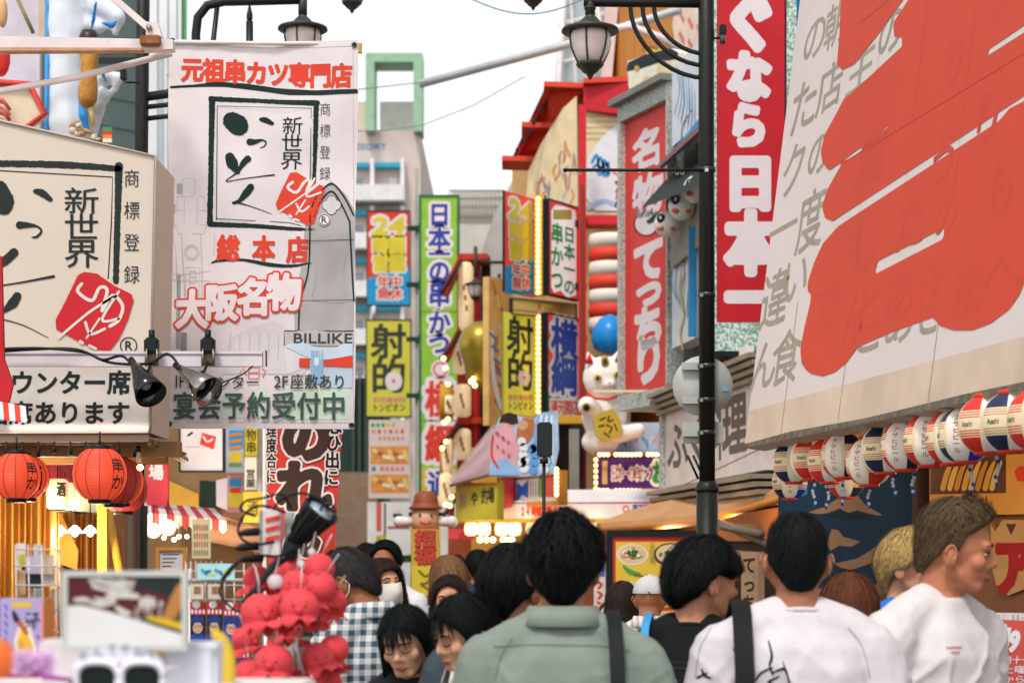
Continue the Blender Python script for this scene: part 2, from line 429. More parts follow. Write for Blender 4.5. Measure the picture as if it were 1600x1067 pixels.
# ---------------------------------------------------------------- people
def sculpt(prims, voxel, smooth=4):
    """grow ONE continuous skin over ellipsoids ('e', centre, radii[, R]), tapered limbs ('c', points, radii) and ring lofts ('l', [(centre, rx, ry)])"""
    mb = MB(); m = MATS.setdefault('_tmp', bpy.data.materials.new('skin_base'))
    for p in prims:
        if p[0] == 'e': mb.ell(p[1], p[2], m, 18, p[3] if len(p) > 3 else None)
        elif p[0] == 'c':
            mb.tube(p[1], p[2], m, 12)
            for q, r in zip(p[1], p[2]): mb.ell(q, r, m, 12)
        else:
            n = 24; vs = []; k = len(p[1])
            for c, rx, ry in p[1]:
                c = Vector(c)
                vs += [c + Vector((rx * math.copysign(abs(cos(a)) ** .85, cos(a)), ry * math.copysign(abs(sin(a)) ** .85, sin(a)), 0)) for a in [2 * pi * j / n for j in range(n)]]
            fs = [(i * n + j, i * n + (j + 1) % n, (i + 1) * n + (j + 1) % n, (i + 1) * n + j) for i in range(k - 1) for j in range(n)]
            fs += [tuple(range(n - 1, -1, -1)), tuple(range((k - 1) * n, k * n))]
            mb.add(vs, fs, m)
    me = bpy.data.meshes.new('t'); me.from_pydata(mb.v, [], mb.f); ob = bpy.data.objects.new('t', me); COL.objects.link(ob)
    r = ob.modifiers.new('r', 'REMESH'); r.mode = 'VOXEL'; r.voxel_size = voxel
    if smooth:
        sm = ob.modifiers.new('s', 'SMOOTH'); sm.factor = .5; sm.iterations = smooth
    dg = bpy.context.evaluated_depsgraph_get(); e = bpy.data.meshes.new_from_object(ob.evaluated_get(dg))
    V = np.empty(len(e.vertices) * 3); e.vertices.foreach_get('co', V); V = V.reshape(-1, 3)
    N = np.empty(len(e.vertices) * 3); e.vertices.foreach_get('normal', N); N = N.reshape(-1, 3)
    Fc = [tuple(p.vertices) for p in e.polygons]
    bpy.data.objects.remove(ob); bpy.data.meshes.remove(me); bpy.data.meshes.remove(e)
    return V, N, Fc

def warm(h):
    v = [int(h[i:i + 2], 16) for i in (1, 3, 5)]; return '#%02x%02x%02x' % (int(v[0] * .98), int(v[1] * .90), int(v[2] * .82))
SKIN = lambda h: M(warm(h), .55, var=.05, scale=14, bump=.15, bscale=160, name='skin')
def hairmat(h): return M(h, .68, var=.25, scale=60, name='hair', bump=.3, bscale=260, spec=.14)
def cloth(h, **k): return M(h, k.pop('rough', .88), var=k.pop('var', .06), scale=k.pop('scale', 18), bump=k.pop('bump', .14), bscale=k.pop('bscale', 300), name='cloth', **k)

HAIR = {   # lower edge of the hair (height above the head's centre) round the head: degrees from the face, metres
    'short': [(0, .072), (25, .066), (45, .045), (62, .012), (80, -.022), (98, -.03), (115, -.045), (150, -.098), (180, -.105)],
    'boy':   [(0, .02), (35, .012), (55, .002), (72, .008), (86, .01), (98, -.02), (112, -.06), (150, -.098), (180, -.104)],
    'open':  [(0, .062), (25, .056), (42, .042), (58, .015), (68, -.03), (76, -.26), (110, -.29), (180, -.30)],
    'crop':  [(0, .07), (25, .066), (45, .056), (62, .042), (73, .03), (79, -.006), (90, -.012), (97, .012), (112, -.03), (150, -.082), (180, -.086)],
    'bowl':  [(0, .015), (30, .01), (50, -.005), (75, -.03), (95, -.045), (115, -.075), (150, -.105), (180, -.11)],
    'fade':  [(0, .07), (25, .064), (45, .05), (62, .028), (80, .0), (98, -.012), (115, -.03), (150, -.085), (180, -.09)],
    'long':  [(0, .066), (25, .058), (42, .04), (58, .0), (68, -.05), (78, -.27), (110, -.30), (180, -.31)],
    'bangs': [(0, .014), (30, .012), (48, -.01), (58, -.12), (70, -.26), (110, -.29), (180, -.30)],
    'bob':   [(0, .052), (28, .046), (46, .02), (62, -.03), (72, -.15), (80, -.16), (110, -.17), (180, -.17)],
    'thin':  [(0, .085), (30, .08), (50, .055), (65, .015), (80, -.015), (98, -.03), (115, -.045), (150, -.09), (180, -.1)],
}
def hair_geo(mb, mat, style, C, R, thick=.022, wave=0., blades=700, s=1., seed=1, fringe=0, tuft=0.):
    tab = HAIR[style]; rnd = random.Random(seed); longish = style in ('long', 'bangs', 'bob', 'open')
    def zl(az):
        d = abs(math.degrees(math.atan2(sin(az), cos(az)))); 
        for (a, za), (b, zb) in zip(tab, tab[1:]):
            if d <= b: return za + (zb - za) * (d - a) / (b - a)
        return tab[-1][1]
    rx, ry, rz = .079 * s, .098 * s, .106 * s
    def path(az, t):
        z0 = zl(az) * s; L = math.acos(max(-1, min(1, z0 / rz))) * rz if z0 > 0 else pi / 2 * rz - z0
        q = t * L
        if q < pi / 2 * rz: f, z = sin(q / rz), rz * cos(q / rz)
        else:
            z = -(q - pi / 2 * rz)
            f = 1 + .10 * min(1, -z / .12) if longish else math.sqrt(max(.05, 1 - (z / (.155 * s)) ** 2))
        fade = 1.0
        if style in ('fade', 'crop'): fade = .14 + .86 * max(0, min(1, (z - .015) / .06))
        if style == 'short': fade = .35 + .65 * max(0, min(1, (z + .085) / .10))
        if style == 'thin': fade = .3
        n = mnoise.noise(Vector((sin(az) * 4 + seed, cos(az) * 4, z * 9))) * (.35 + wave) + mnoise.noise(Vector((sin(az) * 9 + seed, cos(az) * 9, z * 30))) * wave * 2.2 * (z > 0) + mnoise.noise(Vector((sin(az) * 16 + seed, cos(az) * 16, z * 14))) * (.16 + wave)
        th = thick * s * fade * (1 + n) + tuft * max(0, cos(az)) * max(0, z) * 3 * s
        if style in ('bowl', 'boy'): th *= 1 + .25 * max(0, min(1, (.06 - z) / .06))
        e = 1 - max(0, (t - .93) / .07) * (.85 if not longish else .3)
        th *= e
        lump = 1 + (mnoise.noise(Vector((az * 2.6, seed, z * 5))) * .05 if longish else 0)
        return Vector(((rx * f * lump + th * (f * .8 + .2 * (f > .2))) * sin(az), (ry * f * lump + th * f) * cos(az) - .006 * s, z + th * (max(0, z) / rz) * .9))
    na, nt = 64, 24; vs = []
    for j in range(nt + 2):
        for i in range(na):
            az = 2 * pi * i / na
            if j <= nt: p = path(az, max(.012, j / nt))
            else:
                p = path(az, .97); p = Vector((p.x * .82, p.y * .82, p.z))
            vs.append(C + R @ p)
    fs = [(j * na + i, (j + 1) * na + i, (j + 1) * na + (i + 1) % na, j * na + (i + 1) % na) for j in range(nt + 1) for i in range(na)]
    vs.append(C + R @ path(0, 0)); k = len(vs) - 1
    fs += [(k, i, (i + 1) % na) for i in range(na)]
    mb.add(vs, fs, mat, True)
    for b in range(fringe):
        az = rnd.uniform(-.75, .75); z1 = rnd.uniform(-.012, .03) + .02 * abs(az); V = []; w = rnd.uniform(.0012, .003)
        for q in range(5):
            z = (.088 + (z1 - .088) * q / 4) * s; r = math.sqrt(max(.1, 1 - (z / (.112 * s)) ** 2)) + .02; a = az * (1 + .1 * q / 4); ww = w * (1, 1, 1, .8, .2)[q]
            p = Vector(((rx + .006) * r * sin(a), (ry + .008) * r * cos(a), z)); V += [C + R @ (p + Vector((ww, 0, 0))), C + R @ (p - Vector((ww, 0, 0)))]
        mb.add(V, [(2 * i, 2 * i + 1, 2 * i + 3, 2 * i + 2) for i in range(4)], mat, True)
    for b in range(blades):
        az = rnd.uniform(0, 2 * pi); t0 = rnd.uniform(.02, .9) ** (.9); dt = rnd.uniform(.12, .3) * (1 if not longish else 1.1)
        wv = rnd.uniform(-.25, .25) * (1 + 3 * wave); lift = rnd.uniform(.001, .005) * (1 + 5 * wave); w = rnd.uniform(.0012, .003) * s
        if b % 7 == 0: lift += rnd.uniform(.002, .008); w *= .5
        if style in ('fade', 'short', 'crop') and t0 > .6: lift *= .3; dt *= .5
        pts = []
        for q in range(4):
            t = min(1.0, t0 + dt * q / 3); a = az + wv * q / 3 * (.4 if longish else 1)
            p = path(a, t); out = Vector((p.x, p.y, max(0, p.z) * .8)).normalized()
            pts.append(p + out * (lift * (1 - .2 * abs(q - 1.5)) + (.004 * q / 3 * (1 + 3 * wave) if not longish else .001)))
        sd = Vector((cos(az), -sin(az), 0)); V = []
        for q, p in enumerate(pts):
            ww = w * (1, 1, .7, .1)[q]; V += [C + R @ (p + sd * ww), C + R @ (p - sd * ww)]
        mb.add(V, [(2 * i, 2 * i + 1, 2 * i + 3, 2 * i + 2) for i in range(3)], mat, True)

def hand_prims(w, d, pn, s=1., curl=.5, side=1):
    """palm, four unequal fingers and a thumb at wrist w, pointing along d, palm facing pn"""
    d = d.normalized(); pn = (pn - d * pn.dot(d)).normalized(); x = d.cross(pn) * side; out = []
    for k, (o, L, r) in enumerate(((-.027, .066, .0082), (-.009, .078, .0086), (.009, .073, .0084), (.026, .058, .0074))):
        b = w + d * .015 + x * o * .7 * s; kn = w + d * (.088 - abs(o) * .25) * s + x * o * s
        out.append(('c', [b, kn], [.0155 * s, .011 * s]))
        ang = curl * .5; p = kn; L = L * s
        for q, fr in enumerate((.45, .32, .23)):
            dd = (d * cos(ang) + pn * sin(ang)); n = p + dd * L * fr; out.append(('c', [p, n], [r * s * (1 - .1 * q), r * s * (.92 - .1 * q)])); p = n; ang += curl * .55
    t0 = w + d * .022 * s - x * .02 * s; t1 = t0 + (d * .6 - x * .75 + pn * .3).normalized() * .045 * s; t2 = t1 + (d * .9 - x * .3 + pn * .35).normalized() * .035 * s
    out += [('c', [t0, t1, t2], [.014 * s, .0105 * s, .008 * s])]
    return out

def person(label, px, ptop, Y, yaw=0., head=(0, 0, 0), skin='#b98d74', hair=None, top=None, pants='#262b30', female=False, lean=0., sleeve='short',
           arms=None, voxel=.009, face=False, collar='tee', group=None, mask=None, cap=None, width=1., nohair=False, eyes='open', bulk=.016, hems=.47, extra=None, bend=0.):
    """standing figure whose head top is seen at (px, ptop) at distance Y; yaw 0 = walking away from the photographer, positive = turned to the left"""
    X = (px - HX) * Y / F; zt = CH + (HY - ptop) * Y / F
    hairtop = .022 if not nohair else 0
    h = (zt - hairtop + bend) / max(.55, cos(lean)) if lean else zt - hairtop + bend
    h = max(1.42, min(1.80, h)); s = h / 1.70 * (.97 if female else 1.0)
    sw = (.165 if female else .188) * width * h / 1.7
    Rl = Matrix.Rotation(-lean, 3, 'X'); hip = Vector((0, 0, .52 * h))
    def B(x, y, z): return hip + Rl @ (Vector((x, y, z * h)) - hip)       # upper body point; z as a share of the height
    # head pose
    nb = B(0, -.012, .845); hy, hp, hr = [radians(a) for a in head]
    Rh = Rl.lerp(Matrix.Identity(3), .5) if lean else Matrix.Identity(3)
    Rh = Rh @ Matrix.Rotation(hy, 3, 'Z') @ Matrix.Rotation(hp, 3, 'X') @ Matrix.Rotation(hr, 3, 'Y')
    C = nb + Rh @ Vector((0, .022 * s, .132 * s + .010))
    H = lambda x, y, z: C + Rh @ (Vector((x, y, z)) * s)
    # ground position: put the top of the head where it is seen
    Ry = Matrix.Rotation(radians(yaw), 3, 'Z')
    topl = Ry @ (C + Rh @ Vector((0, -.01, .1 * s)))
    root = thing('person', label, 'person', (X - topl.x, Y - topl.y, 0), group)
    base = root.location
    dz = zt - hairtop - topl.z - .006           # small remaining height difference is taken up in the legs
    T = lambda p: base + Ry @ Vector(p) + Vector((0, 0, dz))
    sk = []
    for hp_ in [('e', H(0, -.004, .012), (.0745 * s, .094 * s, .092 * s), Rh), ('e', H(0, .03, -.05), (.058 * s, .062 * s, .068 * s), Rh), ('e', H(0, .055, -.088), (.034 * s, .034 * s, .028 * s), Rh),
                ('c', [H(0, .090, .004), H(0, .105, -.030)], [.007 * s, .0115 * s]), ('c', [H(-.015, .092, -.037), H(.015, .092, -.037)], [.008 * s, .008 * s]),
                ('c', [H(-.036, .074 if female else .078, .016), H(.036, .074 if female else .078, .016)], [.014 * s, .014 * s]), ('e', H(0, .086, -.066), (.022 * s, .010 * s, .010 * s), Rh),
                ('e', H(-.04, .06, -.03), (.024 * s, .026 * s, .024 * s), Rh), ('e', H(.04, .06, -.03), (.024 * s, .026 * s, .024 * s), Rh),
                ('c', [H(-.052, .0, -.06), H(-.02, .07, -.094)], [.018 * s, .016 * s]), ('c', [H(.052, .0, -.06), H(.02, .07, -.094)], [.018 * s, .016 * s])]: sk.append(hp_)
    for e in (-1, 1):
        Re = Rh @ Matrix.Rotation(e * radians(22), 3, 'Z')
        sk += [('e', H(e * .082, -.008, -.022), (.011 * s, .020 * s, .033 * s), Re), ('e', H(e * .077, -.002, -.046), (.008 * s, .011 * s, .012 * s), Re)]
    nr = (.05 if female else .058) * s
    sk.append(('c', [H(0, -.022, -.06), nb + Vector((0, -.004, -.02)), B(0, -.01, .80)], [nr * .97, nr, nr * 1.25]))
    def torso(g):
        f = .92 if female else 1.
        return [('l', [(B(0, 0, .46), .165 * width + g, .115 + g), (B(0, 0, .53), (.168 * width) + g, .115 + g), (B(0, .0, .61), .145 * f * width + g, .105 + g), (B(0, .0, .70), .168 * f * width + g, .118 + g),
                       (B(0, -.005, .755), .166 * f * width + g, .114 + g), (B(0, -.01, .79), .132 * f * width + g, .094 + g), (B(0, -.012, .822), .086 * f + g * .6, .072 + g * .6), (B(0, -.012, .848), .062 + g * .3, .06 + g * .3)])]
    def trap(g): return [('c', [B(e * .045, -.015, .836), B(e * sw * .6, -.014, .815), B(e * sw * .98, -.012, .786)], [.046 + g * .4, .044 + g * .7, .045 + g]) for e in (-1, 1)]
    arms = arms or {}
    A = {}
    for e, k in ((-1, 'L'), (1, 'R')):
        sh = B(e * sw, -.01, .78)
        if k in arms: el, wr = (B(*arms[k][0]), B(*arms[k][1]))
        else: el, wr = B(e * (sw + .055), -.02, .625), B(e * (sw + .03), .07, .485)
        A[k] = (sh, el, wr)
    sk += torso(0) + trap(0)
    for e, k in ((-1, 'L'), (1, 'R')):
        sh, el, wr = A[k]; sk.append(('c', [sh, el, wr], [.05 * s, .041 * s, .027 * s]))
        sk += hand_prims(wr, wr - el, Vector((-e, .2, 0)) if k not in arms or len(arms[k]) < 3 else Vector(arms[k][2]), s, .45, e)
    for e in (-1, 1):
        sk.append(('c', [Vector((e * .09, 0, .49 * h)), Vector((e * .095, .01, .27 * h)), Vector((e * .1, -.02, .05 * h - dz))], [.088 * s, .058 * s, .04 * s]))
        sk.append(('c', [Vector((e * .1, -.03, .045 - dz)), Vector((e * .108, .13, .03 - dz))], [.036, .028]))
    V, N, Fc = sculpt(sk, voxel, 3)
    sm = SKIN(skin); b = MB(); b.add([T(v) for v in V], Fc, sm, True); body = b.build('body', root)
    for e in (-1, 1):
        b = MB(); Re = Rh @ Matrix.Rotation(e * radians(22), 3, 'Z'); ec = H(e * .0905, -.008, -.022)
        b.tube([T(ec + Re @ (Vector((e * .001, .015 * cos(a), .028 * sin(a))) * s)) for a in [-.9 + 3.9 * i / 12 for i in range(13)]], .0032 * s, sm, 6); b.ell(T(ec + Re @ (Vector((0, .012, -.006)) * s)), (.005 * s, .005 * s, .008 * s), sm, 8, Ry @ Re); b.build('ear_rim', root)
    # top
    tm = top if isinstance(top, bpy.types.Material) else cloth(top)
    g = bulk
    pr = torso(g) + trap(g)
    for k in 'LR':
        sh, el, wr = A[k]
        if sleeve == 'short': q = sh.lerp(el, .82); pr.append(('c', [sh, q], [.058 * s + g, .058 * s + g * 1.3]))
        else: pr.append(('c', [sh, el, el.lerp(wr, .94)], [.056 * s + g, .05 * s + g, .038 * s + g * .7]))
    V, N, Fc = sculpt(pr, max(.008, voxel), 6)
    sd = random.random() * 50; V2 = []
    for v, n in zip(V, N):
        p = Vector(v); rel = (h * .81 - v[2])
        f = mnoise.noise(Vector((p.x * 7 + sd, p.y * 7, p.z * 3.2))) * .006 + mnoise.noise(Vector((p.x * 17 + p.z * 9, p.y * 14, p.z * 12 + sd))) * .002
        w1 = mnoise.noise(Vector((p.x * 6 + p.z * 4.5 + sd, p.y * 3, p.z * 2.5 - abs(p.x) * 3))); w2 = mnoise.noise(Vector((p.x * 8 - p.z * 7, p.y * 4 + sd, p.z * 4)))
        f += (.013 * (1 - abs(w1)) ** 11 + .008 * (1 - abs(w2)) ** 12 - .004) * max(.2, min(1, rel / .14))
        V2.append(T(p + Vector(n) * f))
    b = MB(); b.add(V2, Fc, tm, True)
    nc = B(0, -.012, .836)
    if collar == 'tee':
        pts = [T(nc + Rl @ Vector((cos(a) * .070 * s, sin(a) * .069 * s + .004, .004 - .016 * sin(a)))) for a in [2 * pi * i / 24 for i in range(25)]]
        b.tube(pts, .0075, tm, 6)
    elif collar == 'shirt':
        rows = []
        for (r, z) in ((.066, -.01), (.066, .034), (.074, .036), (.098, -.012), (.092, -.016)):
            rows.append([T(nc + Rl @ Vector((cos(a) * (r * s + bulk * .5), sin(a) * (r * s + bulk * .5) + .004 + (.02 if sin(a) > .8 and r > .07 else 0), z + .018 - .02 * max(0, sin(a))))) for a in [pi / 2 + .22 + (2 * pi - .44) * i / 28 for i in range(29)]])
        vs = [p for r in rows for p in r]
        b.add(vs, [(j * 29 + i, j * 29 + i + 1, (j + 1) * 29 + i + 1, (j + 1) * 29 + i) for j in range(4) for i in range(28)], tm, True)
    shirt = b.build('shirt' if collar != 'jacket' else 'jacket', root)
    # trousers and shoes
    pm = cloth(pants); pr = [('l', [(Vector((0, 0, .43 * h)), .15 * width, .12), (Vector((0, 0, .52 * h)), .168 * width, .125), (Vector((0, 0, .57 * h)), .155 * width, .118)])]
    for e in (-1, 1): pr.append(('c', [Vector((e * .088, 0, .48 * h)), Vector((e * .095, .01, .27 * h)), Vector((e * .1, -.02, .07 * h - dz * .8))], [.098 * s, .072 * s, .062 * s]))
    V, N, Fc = sculpt(pr, .022, 4); b = MB(); b.add([T(v) for v in V], Fc, pm, True); b.build('trousers', root)
    b = MB(); shm = M('#2a2626', .5, name='shoe_leather')
    for e in (-1, 1):
        b.ell(T((e * .104, .05, .045 - dz)), (.048, .13, .05), shm, 12, Ry); b.box(T((e * .104, .05, .012 - dz)), (.09, .25, .02), M('#b9b4ab', .7, name='shoe_sole'), R=Ry)
    b.build('shoe', root)
    # hair
    if hair:
        hd = dict(hair); col = hd.pop('col', '#080d0e'); b = MB()
        hair_geo(b, hairmat(col), hd.pop('style', 'short'), T(C), Ry @ Rh, s=s, seed=hd.pop('seed', int(px)), **hd); b.build('hair', root)
    G = lambda x, y, z: T(H(x, y, z)); RR = Ry @ Rh
    if face:
        hc = hair.get('col', '#10191a') if hair else '#3a2c22'
        for e in (-1, 1):
            if eyes == 'open':
                b = MB(); b.ell(G(e * .031, .080, -.006), (.0125 * s, .008 * s, .0048 * s), M('#b3a69e', .3, name='eye_white'), 12, RR)
                b.ell(G(e * .031, .0868, -.006), (.0056 * s, .003 * s, .0056 * s), M('#1d1512', .15, name='iris'), 10, RR)
                b.tube([G(e * .016, .086, -.003), G(e * .031, .0898, .0008), G(e * .046, .082, -.002)], .0018 * s, M('#15100f', .5, name='lash'), 5); b.build('eye', root)
            else:
                b = MB(); b.tube([G(e * .016, .090, -.010), G(e * .031, .0935, -.0145), G(e * .047, .085, -.010)], .0024 * s, M('#15100f', .5, name='lash'), 5); b.build('eye', root)
            b = MB(); b.tube([G(e * .013, .094, .016), G(e * .03, .0945, .022), G(e * .05, .080, .017)], [.003 * s, .0034 * s, .0015 * s], hairmat(hc), 6); b.build('eyebrow', root)
        if not mask:
            b = MB(); lm = M('#9c5a50', .45, name='lips')
            b.tube([G(-.022, .0885, -.067), G(-.008, .097, -.064), G(0, .0965, -.065), G(.008, .097, -.064), G(.022, .0885, -.067)], [.0015, .0042, .0038, .0042, .0015], lm, 6)
            b.tube([G(-.02, .0885, -.069), G(0, .0965, -.073), G(.02, .0885, -.069)], [.0015, .0052, .0015], lm, 6); b.build('lips', root)
    if mask:
        mm = M(mask, .9, name='mask_cloth', bump=.2, bscale=200); b = MB()
        def mk(a, t):
            an = (a - .5) * 2.5; z = -.008 - .1 * t; bul = .099 + .022 * sin(pi * t) * max(0, cos(an)) - .018 * t
            return G(sin(an) * .072 * (1 - .12 * t), cos(an) * bul * (1 if abs(an) < 1 else .96) + .012, z - .012 * abs(an) * (t - .5))
        b.grid(mk, 16, 8, mm)
        for e in (-1, 1):
            b.tube([G(e * .074, .045, -.02), G(e * .084, -.02, .0), G(e * .082, -.03, -.03)], .0018, mm, 5)
            b.tube([G(e * .07, .045, -.09), G(e * .084, -.02, -.05), G(e * .082, -.03, -.03)], .0018, mm, 5)
        b.build('face_mask', root)
    if cap:
        cm = M(cap, .8, name='cap_cloth', bump=.3, bscale=90); b = MB()
        def cp(a, t):
            az = 2 * pi * a; q = .01 + t * 1.62; r = .094 + .004 * sin(az * 6) * t
            return G(r * .93 * sin(q) * sin(az), r * 1.12 * sin(q) * cos(az) - .004, .028 + .092 * cos(q))
        b.grid(cp, 36, 12, cm)
        b.grid(lambda a, t: G((a - .5) * .15 * (1 - .35 * t * t), .095 + .075 * t * (1 - (2 * a - 1) ** 2 * .6) - .02 * abs(2 * a - 1), .03 - .02 * t - .03 * (2 * a - 1) ** 2), 10, 5, cm, thick=(0, 0, -.003))
        b.ell(G(0, -.005, .121), (.008, .008, .005), cm, 10)
        b.build('cap', root)
        b = MB(); b.tube([G(sin(a) * .03, -.107 + .008 * cos(a), .015 + .022 * cos(a)) for a in [(-1.4 + 2.8 * i / 10) for i in range(11)]], .003, M('#3b4246', .6, name='strap'), 5); b.build('cap_strap', root)
    frame = dict(T=T, B=B, H=H, root=root, Ry=Ry, h=h, s=s, sw=sw, nc=nc, Rl=Rl)
    return frame
# ---------------------------------------------------------------- ground and large structure
BLACK = M('#0f1718', .5, name='black_ink', var=.12); INK = M('#101a18', .8, name='brush_ink', var=.15); RED = M('#d9402f', .6, name='sign_red'); WHITE = M('#e4dcdc', .6, name='sign_white', var=.05)
DRED = M('#bd1a26', .5, name='deep_red', dirt=.12); ORED = M('#d8452f', .6, name='roof_red', dirt=.15); YEL = M('#d9c63a', .55, name='sign_yellow'); LIME = M('#8cbf3c', .55, name='lime'); BLUE = M('#2f3f9e', .55, name='sign_blue')
SKYB = M('#1f9bd2', .55, name='sky_blue'); GOLD = M('#c79a2e', .45, name='gold_paint'); CREAM = M('#e6d2ae', .7, name='cream'); GREY = M('#9a9a96', .7, name='grey_paint'); STEEL = M('#1f211b', .42, .1, name='post_paint', var=.2, scale=30, bump=.1, bscale=50)
WSTEEL = M('#dccfcd', .45, name='white_steel', dirt=.25, scale=9); GREEN = M('#2f9a3c', .55, name='sign_green'); DGREEN = M('#123c30', .6, name='dark_green'); ORANGE = M('#d98a36', .6, name='orange_paint'); PINK = M('#e79aa6', .6, name='pink_paint'); PURPLE = M('#4a1f6c', .5, name='purple')
BRONZE = M('#3c3d38', .45, .2, name='lamp_bronze', var=.2); FROST = M('#d8cbc6', .35, name='frosted_glass', var=.05); WOOD = Mpat('wood', '#5a3a24', '#8a5f3a', (3, 3, .6), name='wood'); DWOOD = Mpat('wood', '#2c1d15', '#4a3020', (3, 3, .6), name='dark_wood')
BULB = M('#ffd9a0', .4, emit=7, var=0, name='bulb_glow'); SBULB = M('#ffd890', .4, emit=2.2, var=.05, name='sign_bulb'); STONE = Mpat('speckle', '#7f9f93', '#d3dcd6', name='speckled_stone')

mb = MB(); g = Mpat('tile', '#5c5955', '#6d6a65', (2.2, 2.2, 2.2), .8, name='paving')
mb.add([(-120, -40, 0), (120, -40, 0), (120, 400, 0), (-120, 400, 0)], [(0, 1, 2, 3)], g); mb.build('street', kind='structure')
mb = MB(); g = M('#77736c', .85, name='kerb_stone', dirt=.3)
mb.box((-3.6, 30, .06), (2.6, 90, .12), g); mb.build('pavement', kind='structure')

def wave(a, f=1.): return sin(a * f)

# hotel with balconies at the end of the street
hb = upright(470, 205, 657, GND, 46); bm_ = MB(); beige = M('#cbbab2', .85, name='hotel_render', dirt=.15, scale=2)
hotel = thing('hotel_building', 'pale beige hotel block with white balconies and blue rails at the end of the street', 'building', hb.pt(hb.w / 2, 0))
bm_.prism([hb.pt(0, 0), hb.pt(hb.w, 0), hb.pt(hb.w, hb.h), hb.pt(0, hb.h)], (0, 10, 0), beige); bm_.build('wall', hotel)
b = MB(); wr = M('#d9d6d4', .7, name='balcony_white'); teal = M('#2d9ab4', .5, name='rail_blue'); glass = M('#8f9797', .15, name='window_glass', var=.2)
for i in range(7):
    y = 258 + i * 74
    q0, q1 = hb.uv(500, y + 62), hb.uv(634, y + 38)
    m = MB(); m.prism([hb.pt(q0[0], q0[1], .6), hb.pt(q1[0], q0[1], .6), hb.pt(q1[0], q1[1], .6), hb.pt(q0[0], q1[1], .6)], hb.n * -.6, wr); m.build('balcony', hotel)
    for (xa, xb) in ((522, 578), (588, 626)):
        m = MB(); a0, a1 = hb.uv(xa, y + 7), hb.uv(xb, y); m.prism([hb.pt(a0[0], a0[1], .3), hb.pt(a1[0], a0[1], .3), hb.pt(a1[0], a1[1], .3), hb.pt(a0[0], a1[1], .3)], hb.n * -.297, teal); m.build('blue_rail', hotel)
    for (xa, xb) in ((530, 545), (555, 567), (608, 620)): w = Ink(hb, .004); w.rect(xa, y + 20, xb, y + 38, wr if xa > 600 else glass, 2); w.build('window', hotel)
    m = MB()
    for xc in (583, 630):
        a0, a1 = hb.uv(xc - 3, y + 38), hb.uv(xc + 3, y - 6); m.prism([hb.pt(a0[0], a0[1], .35), hb.pt(a1[0], a0[1], .35), hb.pt(a1[0], a1[1], .35), hb.pt(a0[0], a1[1], .35)], hb.n * -.347, wr)
    m.build('pillar', hotel)
ik = Ink(hb, .004); ik.text('RESORT', 545, 225, 604, 234, M('#3a86b8', .5, name='blue_letters'), .03, 2, res=18); ik.build('lettering', hotel)
b = MB(); gm = M('#93b596', .6, name='pale_green'); fr = upright(571, 83, 660, 205, 45.6)
wd = 14 * 45.6 / 3000
for (a0, b0, a1, b1) in ((0, 0, wd, fr.h), (fr.w - wd, 0, fr.w, fr.h), (wd, fr.h - wd, fr.w - wd, fr.h)):
    b.prism([fr.pt(a0, b0), fr.pt(a1, b0), fr.pt(a1, b1), fr.pt(a0, b1)], (0, .9, 0), gm)
fo = b.build('roof_frame', hotel)
b = MB(); pm = M('#e8e6e4', .6, name='white_cladding'); q0, q1 = fr.uv(588, 205), fr.uv(646, 140)
b.prism([fr.pt(q0[0], q0[1], -1.2), fr.pt(q1[0], q0[1], -1.2), fr.pt(q1[0], q1[1], -1.2), fr.pt(q0[0], q1[1], -1.2)], (0, 3, 0), pm)
q0, q1 = fr.uv(548, 205), fr.uv(566, 140); b.prism([fr.pt(q0[0], q0[1], -1.2), fr.pt(q1[0], q0[1], -1.2), fr.pt(q1[0], q1[1], -1.2), fr.pt(q0[0], q1[1], -1.2)], (0, 3, 0), M('#cdbfae', .7, name='tan_render'))
b.build('roof_room', hotel)

# far grey office with a roof screen
ob_ = upright(640, 350, 800, GND, 80); off = thing('office_building', 'far grey office block with a lattice screen along its roof', 'building', ob_.pt(ob_.w / 2, 0))
b = MB(); b.prism([ob_.pt(0, 0), ob_.pt(ob_.w, 0), ob_.pt(ob_.w, ob_.h), ob_.pt(0, ob_.h)], (0, 12, 0), M('#bfb6ac', .85, name='office_render', scale=1)); b.build('wall', off)
b = MB(); sc_ = M('#8f887f', .7, name='screen_steel')
for i in range(15):
    x = 702 + i * 6; b.tube([P(x, 350, 80.2), P(x, 298, 80.2)], .035, sc_, 5)
for y in (298, 310, 323, 337, 348): b.tube([P(702, y, 80.2), P(790, y, 80.2)], .05, sc_, 5)
b.prism([P(706, 350, 80.8), P(785, 350, 80.8), P(785, 300, 80.8), P(706, 300, 80.8)], (0, 3, 0), M('#c9c2b8', .8, name='plant_room')); b.build('roof_screen', off)

# pale curved shed edge and tile wall
def trace(pts, Y): return [P(x, y, Y) for x, y in pts]
cw = thing('curved_building', 'pale building with a curved metal edge and an ochre tiled side behind the signs', 'building', P(790, GND, 27))
b = MB(); b.prism(trace([(738, 620), (740, 470), (752, 395), (772, 335), (800, 283), (838, 240), (856, 240), (822, 290), (800, 345), (790, 420), (786, 620)], 27), (0, 5, 0), M('#b9b6b2', .6, name='curved_cladding', dirt=.2, scale=3)); b.build('curved_edge', cw)
b = MB(); b.prism(trace([(786, GND), (786, 440), (800, 345), (822, 290), (856, 240), (960, 240), (960, GND)], 26.9), (0, 5, 0), Mpat('tile', '#b5762c', '#a06a2c', (7, 7, 7), name='ochre_tile')); b.build('tiled_wall', cw)
b = MB(); b.prism(trace([(700, GND), (700, 620), (786, 620), (786, GND)], 27.6), (0, 5, 0), M('#6a6259', .8, name='brown_grey_wall')); b.build('base_wall', cw)  # base wall in one plain brown-grey

